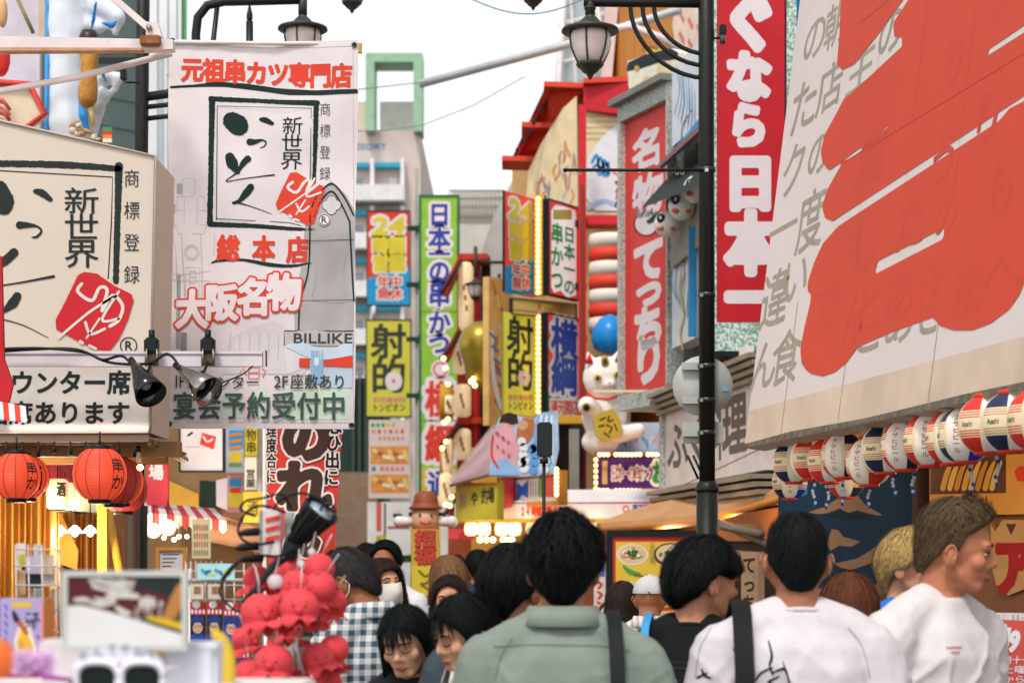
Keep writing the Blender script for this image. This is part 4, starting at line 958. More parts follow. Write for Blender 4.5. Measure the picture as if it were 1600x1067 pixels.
# signs of the red building, set at an angle (light boxes, faint glow added to brighten the faces)
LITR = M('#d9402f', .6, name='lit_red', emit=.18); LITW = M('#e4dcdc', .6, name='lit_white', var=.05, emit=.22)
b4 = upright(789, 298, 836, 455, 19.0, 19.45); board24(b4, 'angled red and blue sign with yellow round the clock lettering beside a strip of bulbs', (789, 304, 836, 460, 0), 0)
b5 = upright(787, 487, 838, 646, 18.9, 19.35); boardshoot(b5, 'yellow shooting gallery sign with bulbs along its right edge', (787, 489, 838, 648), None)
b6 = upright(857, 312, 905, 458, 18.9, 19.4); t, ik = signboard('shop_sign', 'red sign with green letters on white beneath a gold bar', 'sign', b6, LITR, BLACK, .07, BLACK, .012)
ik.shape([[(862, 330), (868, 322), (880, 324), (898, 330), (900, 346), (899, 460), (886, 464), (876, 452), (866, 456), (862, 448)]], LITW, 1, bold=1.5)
ik.rect(864, 328, 893, 343, M('#b9a24a', .5, name='old_gold'), 2)
for i, ch in enumerate('日本一の'): ik.cells(ch, 880, 354 + i * 27, 898, 380 + i * 27, GREEN, .03, 3, 32)
for i, ch in enumerate('串かつ'): ik.cells(ch, 860, 348 + i * 36, 880, 382 + i * 36, GREEN, .03, 3, 32)
ik.build('lettering', t)
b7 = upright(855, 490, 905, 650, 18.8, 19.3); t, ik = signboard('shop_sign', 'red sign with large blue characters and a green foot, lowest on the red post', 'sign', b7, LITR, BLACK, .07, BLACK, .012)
ik.poly([(855, 652), (903, 660), (903, 620), (890, 622), (880, 612), (868, 616), (855, 616)], GREEN, 1)
for ch, y0, y1 in (('横', 498, 560), ('綱', 556, 618)): ik.cells(ch, 860, y0, 902, y1, M('#20409a', .55, name='royal_blue'), .035, 3, 48, out=WHITE, outw=.11)
ik.cells('通天閣店', 859, 624, 903, 648, RED, .02, 5, 24, d='h', out=WHITE, outw=.16); ik.build('lettering', t)
# bulb strips between the angled signs
for (y0, y1, Y, lab) in ((306, 462, 19.3, 'upper yellow strip of round bulbs between two angled signs'), (490, 648, 19.2, 'lower yellow strip of round bulbs beside the shooting sign')):
    t = thing('bulb_strip', lab, 'light strip', P(845, y1, Y), 'yellow bulb strips'); m = MB(); m.box(P(843, (y0 + y1) / 2, Y + .05), (.10, .08, (y1 - y0) * Y / 3000), M('#d4a52c', .5, name='strip_yellow')); m.build('panel', t)
    m = MB(); m.box(P(851, (y0 + y1) / 2, Y + .06), (.03, .1, (y1 - y0) * Y / 3000), BLACK); m.build('side', t)
    n = 19
    for k in range(n):
        m = MB(); m.ell(P(841, y0 + 5 + (y1 - y0 - 10) * k / (n - 1), Y - .01), .021, SBULB, 10); m.build('bulb', t)
b = MB(); bb = upright(800, 466, 900, 490, 19.0, 19.45); t, ik = signboard('small_sign', 'long cream strip sign running between the upper and lower angled signs', 'sign', bb, M('#d9b468', .6, name='amber_cream'), GOLD, .05, BLACK, .006); ik.shape([[(838, 472), (846, 478), (838, 486), (842, 478)]], RED, 1); ik.cells('大阪名物串かつ', 850, 476, 892, 490, M('#c78a3a', .6, name='tan_letter'), .02, 1, 18, d='h'); ik.line([(800, 484), (840, 488)], .4, BLACK, 1); ik.build('lettering', t)
m = MB(); bk = M('#7c3a2a', .7, name='rust_frame')
for (x, y0, y1) in ((912, 290, 660),): m.box(P(x - 2, (y0 + y1) / 2, 19.25), (.03, .03, (y1 - y0) * 19.25 / 3000), bk)
for y in (350, 448, 530, 610): m.box(P(906, y, 19.35), (.14, .05, .07), M('#2a2422', .6, name='bracket_dark'))
m.build('sign_bracket', None, 'dark brackets on the red post holding the angled signs', 'bracket')
# purple lit sign
b8 = upright(934, 712, 1040, 764, 18.2); t, ik = signboard('lit_sign', 'purple sign edged with glowing bulbs under the white cat', 'sign', b8, PURPLE, DRED, .15)
ik.rect(941, 720, 949, 756, M('#c9a86a', .5, name='tan_bar'), 1); ik.cells('日本一の串かつ', 955, 726, 1018, 752, M('#e0504a', .6, name='sign_coral'), .0, 2, 28, d='h', out=WHITE, outw=.08); ik.cells('お', 1018, 718, 1040, 758, GREEN, .03, 2, 32, out=WHITE, outw=.12); ik.build('lettering', t)
m = MB(); rim(m, b8, M('#a5322a', .5, name='bulb_frame'), .03, .02, .1); m.build('frame', t)
for k in range(17):
    if k not in (3, 11):
        for y in (710, 766): m = MB(); m.ell(P(937 + k * 6.3, y, 18.12), .02, SBULB, 10); m.build('bulb', t)
for k in range(6): m = MB(); m.ell(P(931, 718 + k * 9, 18.12), .02, SBULB, 10); m.build('bulb', t)
# striped drum and blue ball above the cat
t = thing('striped_drum', 'red and white striped drum shape on the red building wall', 'decoration', P(950, 510, 19.0)); m = MB(); c = P(952, 440, 19.3)
n = 6
for k in range(7):
    z0 = P(0, 515 - k * 22, 19).z; m.lathe([(.20, z0), (.215, z0 + .07), (.20, z0 + .139)], (c.x, 19.25, 0), RED if k % 2 else M('#e0d6c8', .6, name='stripe_cream'), 24)
m.build('drum', t)
m = MB(); m.lathe([(0.02, .24), (.10, .20), (.165, .10), (.185, 0), (.15, -.10), (.06, -.14), (0.01, -.15)], P(953, 530, 18.75), M('#1c86cf', .3, name='glossy_blue'), 28); m.build('blue_balloon', None, 'glossy blue balloon shaped ornament just above the white cat', 'decoration')
# white lucky cat relief
c0 = P(944, 585, 18.3); t = thing('cat_statue', 'white beckoning cat statue holding a gold plaque over the purple sign', 'statue', P(950, 710, 18.4)); k = 18.3 / 3000
cw_ = M('#ece4da', .5, name='cat_white', emit=.08);  # faint glow added to brighten the white body
V, N, Fc = sculpt([('e', P(945, 590, 18.35), (35 * k, 28 * k, 34 * k)), ('e', P(944, 650, 18.4), (36 * k, 24 * k, 40 * k)), ('e', P(938, 690, 18.4), (30 * k, 22 * k, 22 * k)), ('c', [P(926, 640, 18.3), P(917, 634, 18.22)], [16 * k, 15 * k]), ('c', [P(960, 680, 18.3), P(998, 672, 18.25)], [15 * k, 11 * k]),
                    ('c', [P(925, 570, 18.35), P(919, 552, 18.35)], [11 * k, 3 * k]), ('c', [P(962, 566, 18.35), P(970, 546, 18.35)], [11 * k, 3 * k]), ('e', P(952, 600, 18.2), (10 * k, 7 * k, 7 * k))], .014, 4)
m = MB(); m.add([tuple(v) for v in V], Fc, cw_, True); m.build('body', t)
for x, y, dx in ((921, 560, -1), (967, 556, 1)): m = MB(); m.lathe([(.042, -.05), (.002, .06)], P(x, y, 18.26), RED, 12, sy=.6); m.build('inner_ear', t)
for x, y in ((934, 590), (964, 585)): m = MB(); m.ell(P(x, y, 18.185), (.04, .024, .032), M('#d9b53a', .4, name='eye_gold'), 14); m.ell(P(x, y, 18.17), (.018, .012, .024), BLACK, 10); m.build('eye', t)
m = MB(); m.ell(P(952, 598, 18.13), (.014, .01, .01), PINK, 8); m.build('nose', t)
m = MB(); m.tube([P(942, 606, 18.15), P(952, 603, 18.13), P(961, 605, 18.15)], .004, M('#a0554d', .6, name='mouth_red'), 5); m.build('mouth', t)
m = MB(); m.ell(P(945, 564, 18.2), (.04, .025, .055), GOLD, 14); m.ell(P(945, 564, 18.185), (.022, .02, .035), M('#3d4a58', .4, name='slate'), 12); m.build('forehead_mark', t)
m = MB(); m.tube([P(918, 614, 18.3), P(930, 622, 18.2), P(950, 624, 18.17), P(972, 616, 18.25)], .014, RED, 8); m.build('neck_collar', t)
m = MB(); m.ell(P(916, 636, 18.13), (.045, .02, .045), GOLD, 14); m.ell(P(916, 636, 18.115), (.03, .02, .032), BLACK, 12); m.build('bell', t)
pb = upright(928, 640, 972, 688, 18.12); m = MB(); m.prism([pb.pt(*pb.uv(x, y)) for x, y in ((926, 655), (936, 645), (958, 638), (972, 660), (970, 682), (944, 690), (932, 680))], (0, .1, 0), M('#d3ae3c', .4, name='plaque_gold')); pq = m.build('plaque', t)
ik = Ink(pb, .003)
for pts in (((938, 656), (946, 652)), ((952, 650), (950, 658), (958, 656)), ((936, 666), (944, 664)), ((948, 664), (956, 668), (952, 676)), ((960, 662), (964, 672)), ((944, 676), (952, 682))): ik.brush(list(pts), 1.3, M('#4d3a14', .6, name='plaque_ink'), 1, 14)
ik.build('plaque_letters', pq)
b = MB(); wp = upright(926, 660, 1032, 712, 18.75); t, ik = signboard('wave_panel', 'pale blue panel painted with waves behind the white cat', 'sign', wp, M('#c5d3e4', .6, name='wave_pale'), thick=.1)
for kx in range(12): ik.brush([(930 + kx * 9, 700 - kx % 3 * 10), (938 + kx * 9, 690 - kx % 4 * 6), (948 + kx * 8, 700 - kx % 2 * 12)], [1, 3, 1], M(['#7fa6d6', '#dfe6ee', '#e6b7c8', '#6a8fd0'][kx % 4], .6, name='wave_paint'), 1 + kx % 3, 22)
ik.rect(926, 702, 1032, 711, M('#9fc0de', .6, name='wave_base'), 1); ik.build('artwork', t)
# ---------------------------------------------------------------- lamps and posts
def lamp_head(name, label, cat, c, r, group=None, parent=None):
    """hanging lantern lamp; c = centre of the brim, r = brim radius"""
    t = thing(name, label, cat, c, group) if parent is None else None
    root = t or parent
    m = MB(); m.lathe([(r * .14, r * .75), (r * .16, r * .55), (r * .3, r * .42), (r * .42, r * .28), (r * .98, r * .08), (r, 0), (r * .95, -r * .03), (r * .5, -r * .02), (.001, -r * .02)], c, BRONZE, 32); m.build('lamp_hood', root)
    m = MB(); m.lathe([(r * .70, -r * .03), (r * .72, -r * .3), (r * .66, -r * .62), (r * .54, -r * .9), (r * .42, -r * 1.12)], c, FROST, 24); gl = m.build('lamp_shade', root)
    for k in range(6):
        a = 2 * pi * k / 6 + .3; m = MB(); m.tube([c + Vector((cos(a) * q * r, sin(a) * q * r, z * r)) for q, z in ((.72, -.02), (.74, -.3), (.68, -.62), (.56, -.9), (.43, -1.13))], r * .035, BRONZE, 5); m.build('rib', gl)
    m = MB(); m.lathe([(r * .46, -r * 1.08), (r * .5, -r * 1.14), (r * .42, -r * 1.24), (r * .36, -r * 1.26), (r * .3, -r * 1.36), (r * .2, -r * 1.44), (r * .14, -r * 1.46), (r * .1, -r * 1.56), (r * .03, -r * 1.66), (.001, -r * 1.68)], c, BRONZE, 20); m.build('finial', root)
    return root
Y = 9.3; px_ = Y / 3000
pr = thing('street_lamp', 'dark street lamp post on the right with three curved brackets', 'street lamp', P(1105, GND, Y))
m = MB(); m.tube([P(1105, GND, Y), P(1105, 765, Y)], 17 * px_, STEEL, 20); m.lathe([(18 * px_, 0), (18.5 * px_, .012), (17 * px_, .03), (14 * px_, .05)], P(1105, 768, Y), STEEL, 20); m.tube([P(1105, 766, Y), P(1102.5, -420, Y)], 12.5 * px_, STEEL, 18)
m.lathe([(.2, 0), (.2, .04), (.09, .07), (.07, .5), (.056, .55)], P(1105, GND, Y), STEEL, 20); m.build('post', pr)
m = MB(); m.tube([P(1103, 5, Y), P(912, 3, Y)], 8 * px_, STEEL, 14); m.build('arm', pr)
for x in (985, 1004, 1022):
    m = MB(); hgt = (1105 - x) * 1.02
    m.tube([P(x, 8, Y)] + [P(1105 - (1105 - x) * cos(a), 12 + (hgt - 12) * sin(a) * (.82 + .18 * sin(a)), Y) for a in [pi / 2 * i / 10 for i in range(11)]], 3.6 * px_, STEEL, 8); m.build('bracket', pr)
m = MB(); m.tube([P(922, -6, Y), P(922, 24, Y)], 8 * px_, BRONZE, 12); m.tube([P(922, 12, Y), P(922, 15, Y)], 9.5 * px_, BRONZE, 12); m.build('stem', pr)
lamp_head('', '', '', P(922, 50, Y), 45 * px_, parent=pr)
m = MB(); m.tube([P(1103, -90, Y), P(832, -90, Y + 1.6)], 7 * px_, STEEL, 10); m.tube([P(832, -92, Y + 1.6), P(832, -40, Y + 1.6)], 7 * px_, BRONZE, 10); m.build('upper_arm', pr)
lamp_head('', '', '', P(833, -33, Y + 1.6), 32 * px_ * 1.1, parent=pr)
for y in (266, 461, 572, 625, 676):
    m = MB(); m.lathe([(13 * px_, -.011), (14.2 * px_, -.009), (14.2 * px_, .009), (13 * px_, .011)], P(1104.3, y, Y), M('#3d4340', .35, .6, name='clamp_steel'), 18)
    m.box(P(1104 + (-8 if y > 300 else 0), y, Y - 13.5 * px_), (.016, .012, .016), M('#c9c6c2', .4, name='label_white') if y == 266 else M('#868a86', .4, .6, name='buckle')); m.build('clamp', pr)
m = MB(); m.tube([P(1104, 266, Y - .03), P(884, 266, Y - .03)], 2.6 * px_, STEEL, 8); m.ell(P(883, 266, Y - .03), 3.6 * px_, STEEL, 8)
for x in (898, 906, 1058, 1066): m.tube([P(x + 2.5 * cos(a), 270 + 3 * sin(a), Y - .03) for a in [2 * pi * i / 10 for i in range(11)]], .6 * px_, M('#b0b0aa', .4, name='ring'), 5)
m.build('banner_rod', pr)
t = thing('security_camera', 'small black security camera fixed beside the right lamp post', 'camera', P(1128, 55, Y)); m = MB(); m.rbox(P(1129, 48, Y), (.034, .05, .05), BLACK, .006); m.build('camera_body', t)
m = MB(); m.tube([P(1129, 56, Y - .02), P(1129, 68, Y - .03)], .013, M('#3a4442', .25, name='camera_glass'), 12); m.build('lens', t); m = MB(); m.tube([P(1108, 60, Y), P(1126, 60, Y)], .006, STEEL, 6); m.build('mount', t)
t = thing('traffic_sign', 'round grey traffic sign seen from behind on the right lamp post', 'sign', P(1098, 652, Y)); gm = M('#aeb2ac', .6, .1, name='sign_back', dirt=.1); R90 = Matrix.Rotation(pi / 2, 3, 'X')
m = MB(); m.lathe([(.001, -.006), (.145, -.006), (.147, 0), (.145, .006), (.001, .006)], P(1098, 603, Y + .06), gm, 40, R=R90); m.build('plate', t)
for y in (572, 625): m = MB(); m.box(P(1086, y, Y + .035), (.13, .02, .035), gm); m.build('channel', t)
ik = Ink(upright(1055, 560, 1145, 650, Y + .05)); ik.rect(1128, 604, 1138, 611, M('#6fa8c8', .5, name='sticker_blue'), 1); ik.build('sticker', t)
t = thing('traffic_sign', 'small grey rectangular sign back on the right lamp post below the round one', 'sign', P(1098, 695, Y)); m = MB(); m.rbox(P(1098, 676, Y + .06), (.20, .008, .105), gm, .003); m.build('plate', t); m = MB(); m.box(P(1086, 676, Y + .035), (.12, .02, .035), gm); m.build('channel', t)
m = MB()
for x in (1074, 1083): m.tube([P(x, 711, Y - .02), P(x + 17, 748, Y - .02)], .006, BLACK, 6)
m.build('cable_tie', pr)
for k, q in enumerate((((556, 205, 20), (600, 204, 20), (660, 196, 20), (740, 165, 20), (820, 120, 20)), ((262, 118, 11), (420, 128, 14), (560, 140, 17), (668, 128, 21)))):
    m = MB(); m.tube([P(*v) for v in q], .006, M('#8c8f8f', .5, name='cable_grey'), 5); m.build('overhead_cable', None, ['thin grey cable rising from the hotel to the red roof', 'thin grey cable from the left lamp post to the pale hotel'][k], 'cable')
m = MB(); m.tube([P(725 + 12 * i, -6 + 30 * sin(pi * i / 17) - .2 * i, 12) for i in range(18)], .004, M('#5d8a86', .5, name='cable_teal'), 5); m.build('overhead_cable', None, 'thin teal overhead cable sagging across the top of the sky', 'cable')

def far_lamp(x, y, Y, r, ytop, lab):
    t = lamp_head('street_lamp', lab, 'street lamp', P(x, y, Y), r * Y / 3000, 'distant lantern lamps')
    m = MB(); m.tube([P(x, y - r * .4, Y), P(x, ytop, Y)], .02, BRONZE, 8); m.build('stem', t)
    m = MB(); m.tube([P(x, ytop + 25, Y), P(x + 45, ytop + 25, Y + 1.2)], .02, BRONZE, 8); m.build('arm', t)
far_lamp(743, 445, 22, 17, 385, 'distant hanging lamp in front of the red tower'); far_lamp(780, 498, 21.5, 16, 428, 'distant hanging lamp just left of the yellow shooting sign')

# ---------------------------------------------------------------- red lantern tower, ornaments
tr = thing('lantern_tower', 'red tiered tower hung with cream paper lanterns right of the green sign', 'tower', P(728, GND, 24)); Y = 24
m = MB(); m.prism([P(714, GND, Y), P(750, GND, Y), P(750, 400, Y), P(714, 400, Y)], (0, .8, 0), M('#a5352a', .6, name='tower_red', dirt=.2)); m.build('body', tr)
m = MB(); m.prism([P(752, GND, Y + .3), P(766, GND, Y + .3), P(766, 400, Y + .3), P(752, 400, Y + .3)], (0, .6, 0), M('#2b2624', .7, name='tower_dark')); m.build('side_opening', tr)
m = MB(); m.box(P(743, 640, Y - .03), (.05, .05, 4.0), M('#c4222a', .5, name='post_red')); m.build('post', tr)
for (xa, xb, ya, yb) in ((690, 763, 396, 452), (690, 760, 508, 556), (690, 752, 652, 690), (694, 756, 758, 800)):
    m = MB(); w = 8
    m.prism([P(xa, yb, Y - .9), P(xa + 8, yb + 5, Y - .9), P(722, ya + 10, Y - .25), P(xb, ya + 9, Y - .2), P(xb, ya, Y - .2), P(718, ya, Y - .25)], (0, .5, 0), M('#b8392a', .6, name='roof_tile_red', dirt=.25)); m.build('roof', tr)
    m = MB(); m.tube([P(xa, yb + 4, Y - .95), P(720, ya + 12, Y - .32)], .03, M('#3a2420', .7, name='eave_dark2'), 6); m.build('eave', tr)
for (x, y, r, h) in ((728, 465, 12, 54), (719, 560, 11, 24), (723, 626, 13, 25), (723, 694, 13, 24), (697, 766, 11, 26), (702, 632, 7, 14), (699, 712, 8, 26)):
    m = MB(); q = Y / 3000; hh = h * q; rr_ = r * q
    m.lathe([(rr_ * .6, -hh), (rr_ * .95, -hh * .86), (rr_, -hh * .4), (rr_, hh * .4), (rr_ * .95, hh * .86), (rr_ * .6, hh)], P(x, y, Y - .25 - (.5 if x < 710 else 0)), M('#dfc39a', .6, name='lantern_cream', emit=.25), 16); l = m.build('paper_lantern', tr)
    m = MB()
    for k in range(3): m.box(P(x - 3 + k * 2, y - h * .3 + k * h * .3, Y - .25 - (.5 if x < 710 else 0) - rr_), (.03, .01, .06), M('#8f6a45', .7, name='lantern_ink'))
    m.build('lantern_mark', l)
for (x, y) in ((693, 560), (696, 575), (700, 655), (694, 660), (697, 690), (691, 700), (696, 788), (703, 790), (706, 776), (700, 600)):
    m = MB(); m.ell(P(x, y, Y - 1.1), .03, SBULB, 8); m.build('bulb', tr)
m = MB()
for (a, b, c, d) in ((600, 655, 3.2, 3.6), (690, 745, 3.6, 3.2)):
    m = MB()
    for k in range(6): m.tube([P(690 + k * c, a, Y - .6), P(688 + k * d, b, Y - .6)], .016, GOLD, 5)
    m.build('gold_streamer', tr)
t = thing('gold_ornament', 'large plain olive gold ornament hanging between the red tower and the angled signs', 'decoration', P(752, 600, 21.5)); m = MB(); m.lathe([(.001, -.34), (.10, -.33), (.17, -.22), (.20, -.06), (.25, .08), (.26, .2), (.2, .33), (.1, .4), (.001, .42)], P(752, 560, 21.5), M('#a58a35', .3, .5, name='old_gold_metal', var=.25), 24); m.build('ornament', t)
for (x, y) in ((736, 596), (742, 602), (760, 594), (768, 594), (740, 592)):
    m = MB(); m.ell(P(x, y, 21.3), .03, SBULB, 8); m.build('bulb', t)
b_ = upright(764, 432, 795, 664, 20.6, 20.9); t, ik = signboard('painted_board', 'tall orange painted board with a blue and white rope shape left of the shooting sign', 'sign', b_, M('#d9b06a', .6, name='orange_cream', var=.2, scale=5), thick=.08)
for k in range(10): ik.brush([(770 + k % 3 * 7, 440 + k * 21), (774 + k % 4 * 5, 458 + k * 21)], [2, 4], M(['#c9752f', '#e0c48e', '#b5502f', '#d9c2a8'][k % 4], .6, name='board_paint'), 1 + k % 3, 20)
ik.brush([(768, 520), (768, 560), (772, 600), (780, 630), (790, 655)], [4, 5, 6, 6, 5], M('#e2e0e6', .6, name='rope_white'), 5, 60)
for k in range(7): ik.brush([(764 + k * 3.4, 520 + k * 20), (774 + k * 3, 530 + k * 19)], 2.2, M('#3f7fc4', .6, name='rope_blue'), 6, 16)
ik.build('artwork', t)
# festival figures relief
b_ = upright(772, 645, 872, 738, 15.3); t = thing('festival_panel', 'painted cutout of pink robed figures among blue and white waves above the small house sign', 'sign', b_.pt(b_.w / 2, 0)); m = MB(); m.prism([b_.pt(*b_.uv(x, y), -.1) for x, y in ((764, 742), (766, 720), (768, 690), (774, 668), (780, 650), (796, 643), (810, 648), (834, 653), (846, 643), (872, 640), (874, 700), (866, 738), (812, 744))], (0, .1, 0), M('#a9c3de', .6, name='panel_sky', var=.2, scale=9)); m.build('panel', t); ik = Ink(b_); ik.b.o = b_.o - b_.n * .1
pk = M('#e0a5ac', .6, name='robe_pink')
ik.shape([[(768, 720), (770, 690), (776, 668), (788, 656), (800, 660), (804, 680), (812, 700), (806, 728), (780, 736)]], pk, 2); ik.shape([[(780, 660), (784, 648), (796, 644), (808, 648), (810, 660), (800, 664), (790, 660)]], M('#35251f', .7, name='hair_paint'), 4); ik.disc(799, 660, 7, M('#d9a98a', .6, name='face_paint'), 3)
ik.shape([[(806, 690), (808, 668), (818, 652), (834, 655), (838, 672), (826, 690), (816, 700)]], M('#b87040', .6, name='robe_brown'), 3); ik.disc(817, 664, 8, M('#d2a080', .6, name='face_paint'), 4); ik.shape([[(764, 742), (770, 722), (790, 715), (806, 730), (812, 742)]], M('#8fb7df', .6, name='wave_blue'), 5)
for k in range(16): ik.disc(815 + (k * 17 % 50), 690 + (k * 11 % 45), 7, M(['#e4e6ea', '#5f9bd8', '#cfe0ef'][k % 3], .6, name='foam'), 5 + k % 3)
for k in range(6): ik.brush([(842 + k * 4, 650), (836 + k * 5, 690), (850 + k * 3, 725)], [2, 3, 1], M(['#7fb0e0', '#e6eaef'][k % 2], .6, name='wave_stroke'), 4, 30)
for k in range(8): ik.disc(776 + k * 9 % 26, 676 + k * 7 % 40, 2.4, M('#c9667f', .6, name='robe_flower'), 8)
ik.brush([(770, 680), (768, 710), (778, 730)], 1.6, RED, 8, 24); ik.build('artwork', t)
# small house-shaped sign
t = thing('house_sign', 'small house shaped sign with yellow front and pale pink ribbed roof', 'sign', P(745, 812, 16.3)); hb_ = upright(712, 758, 777, 814, 16.3, 15.65)
m = MB(); panel(m, hb_, M('#d9c840', .55, name='house_yellow'), .06); m.build('front_panel', t)
m = MB(); m.prism([P(777, 738, 15.65), P(806, 738, 16.5), P(806, 790, 16.5), P(777, 797, 15.65)], (0, .05, 0), DRED); m.build('side_panel', t)
ik = Ink(hb_, .002); ik.rect(712, 754, 777, 759, ORANGE, 1)
for x, y, c in ((724, 768, '#c98f8a'), (742, 766, '#3a3a30'), (758, 762, '#3a3a30'), (768, 760, '#3a3a30')): ik.cells({724: '射', 742: 'や', 758: '的', 768: '場'}[x], x - 6, y, x + 5, y + 26, M(c, .7, name='house_ink'), .02, 1, 24)
ik.build('lettering', t)
m = MB(); pink = M('#c7a7a9', .6, name='roof_pink')
for k in range(22):
    f0, f1 = k / 22, (k + .55) / 22; a0, a1 = P(702, 755, 16.1).lerp(P(779, 734, 15.5), f0), P(702, 755, 16.1).lerp(P(779, 734, 15.5), f1); c0_, c1_ = P(768, 668, 17.3).lerp(P(800, 662, 16.9), f0), P(768, 668, 17.3).lerp(P(800, 662, 16.9), f1); up = Vector((0, 0, .02))
    m.add([a0 + up, a1 + up, c1_ + up, c0_ + up], [(0, 1, 2, 3)], M('#b29092', .6, name='roof_rib'))
m.prism([P(702, 757, 16.15), P(779, 736, 15.55), P(800, 664, 16.95), P(768, 670, 17.35)], (0, .05, -.02), pink); m.build('roof', t)
for k in range(8): m = MB(); m.prism([P(779, 742 + k * 7, 15.66), P(786, 745 + k * 7, 15.75), P(779, 748 + k * 7, 15.66)], (0, .02, 0), M('#e8d25a', .6, name='zigzag')); m.build('zigzag', t)
b_ = upright(806, 746, 872, 786, 16.5, 15.9); t, ik = signboard('lit_sign', 'blue and white sign edged with bulbs above the white awning', 'sign', b_, M('#cfd0cc', .6, name='pale_print'), thick=.08, frame=M('#c98a3c', .5, name='bulb_gold'), fw=.035)
ik.shape([[(808, 784), (808, 752), (816, 760), (824, 750), (826, 778), (816, 772)]], M('#2f63b8', .6, name='print_blue'), 1); ik.rect(846, 735, 868, 776, M('#cc5b4e', .6, name='print_coral'), 1); ik.rect(842, 736, 848, 776, M('#6fa84f', .6, name='print_green'), 1)
for k in range(5): ik.brush([(826 + k * 4, 750), (825 + k * 4, 774)], 1.2, M('#57636b', .6, name='print_slate'), 2, 14)
ik.build('lettering', t)
for k in range(7): m = MB(); m.ell(P(869.5, 733 + k * 6.5, 15.8), .02, SBULB, 8); m.build('bulb', t)
# awning with lights
aw = thing('awning', 'long white awning with red lettering over the busy shop front', 'awning', P(890, 808, 16.4)); aw_m = M('#e2d8d8', .7, name='awning_white', dirt=.08)
m = MB(); m.prism([P(710, 786, 16.4), P(1068, 783, 16.2), P(1046, 763, 16.9), P(800, 766, 17.0)], (0, .05, .0), aw_m); m.build('slope', aw)
vb = upright(710, 787, 1068, 810, 16.38, 16.2); m = MB(); panel(m, vb, M('#d6cccd', .7, name='valance'), .03); m.build('valance', aw)
ik = Ink(vb, .002); ik.cells('24時間営業', 815, 789, 862, 807, RED, .03, 1, 24, d='h'); ik.cells('年中無休', 864, 789, 896, 807, RED, .015, 1, 22, d='h'); ik.disc(978, 795, 5.5, RED, 1, inner=.65); ik.cells('通天閣', 988, 787, 1014, 804, M('#2b50a0', .6, name='letter_blue'), .03, 1, 24, d='h')
for x, c in ((722, '#4a4a52'), (744, '#c8503c'), (764, '#4a4a52')): ik.cells('串焼' if x != 744 else '酒場', x - 9, 793, x + 9, 806, M(c, .6, name='valance_ink'), .02, 1, 20, d='h')
ik.build('lettering', aw)
m = MB(); m.box(P(890, 813, 16.6), (1.95, .3, .04), M('#caa23c', .5, name='under_gold')); m.build('gold_edge', aw)
def glow(name, loc, power, size=.1, col=(1, .72, .42)):
    d = bpy.data.lights.new(name, 'POINT'); d.energy = power; d.color = col; d.shadow_soft_size = size; o = bpy.data.objects.new(name, d); COL.objects.link(o); o.location = loc; return o
for x in (760, 840, 920, 1000): glow('awning_light', P(x, 832, 16.2), 2.5)
glow('canopy_light', P(1040, 835, 12.6), 6); glow('canopy_light', P(1150, 815, 11.6), 8); glow('shop_light', P(1520, 725, 8.2), 7); glow('shop_light', P(1330, 735, 9.3), 1.5)
shp = thing('shop_house', 'warm lit red shop front under the white awning', 'shop', P(880, GND, 18)); m = MB(); m.prism([P(700, GND, 19), P(1040, GND, 19), P(1040, 815, 19), P(700, 815, 19)], (0, .3, 0), M('#9a4a2a', .7, name='lit_red_wall', var=.3, scale=3)); m.build('wall', shp)
m = MB(); m.box(P(800, 850, 18.9), (.8, .1, 1.9), M('#c98d3a', .6, name='gold_door')); m.build('doorway', shp); m = MB(); m.prism([P(700, 826, 17), P(760, 826, 17), P(740, 842, 16.5), P(700, 842, 16.4)], (0, .2, 0), DRED); m.build('red_canopy', shp)
for k in range(9):
    x = 736 + k * 24 - (k % 2) * 4; t = thing('paper_lantern', 'row of glowing cream paper lanterns hung under the white awning', 'lantern', P(x, 826, 16.5), 'cream lanterns under the white awning'); m = MB(); m.lathe([(.03, -.06), (.052, -.045), (.06, 0), (.052, .045), (.03, .06)], P(x, 826, 16.5), M('#f4dcae', .6, emit=1.0, var=.05, name='glow_paper'), 14); m.build('shade', t); m = MB(); m.tube([P(x, 815, 16.5), P(x, 808, 16.5)], .006, BLACK, 5); m.build('cord', t)
for k, x in enumerate((750, 760, 770, 786, 793, 800)):
    t = thing('light_bulb', 'small glowing bulbs in a row in the shop doorway under the awning', 'bulb', P(x, 843, 16.9), 'bulbs in the shop doorway'); m = MB(); m.ell(P(x, 843, 16.9), .024, BULB, 10); m.build('glass', t); m = MB(); m.tube([P(x, 840, 16.9), P(x, 815, 16.9)], .005, BLACK, 5); m.build('cord', t)
m = MB(); m.box(P(897, 732, 17.6), (.09, .09, .72), M('#8f8c80', .6, .2, name='grey_duct')); m.build('duct', None, 'grey vertical duct between the festival panel and the purple sign', 'pipe')
m = MB(); m.prism([P(862, 800, 19.15), P(912, 800, 19.15), P(912, 660, 19.15), P(862, 660, 19.15)], (0, .08, 0), M('#2a1c18', .7, name='dark_opening')); m.build('dark_window', rt)
m = MB(); m.box(P(884, 656, 18.9), (.34, .2, .08), M('#c9962c', .5, name='gold_ledge')); m.build('gold_ledge', rt)
m = MB(); m.prism([P(800, 795, 17.6), P(1045, 795, 17.6), P(1045, 760, 17.6), P(800, 778, 17.6)], (0, .2, 0), M('#b8262a', .6, name='low_red_wall')); m.build('red_parapet', rt)

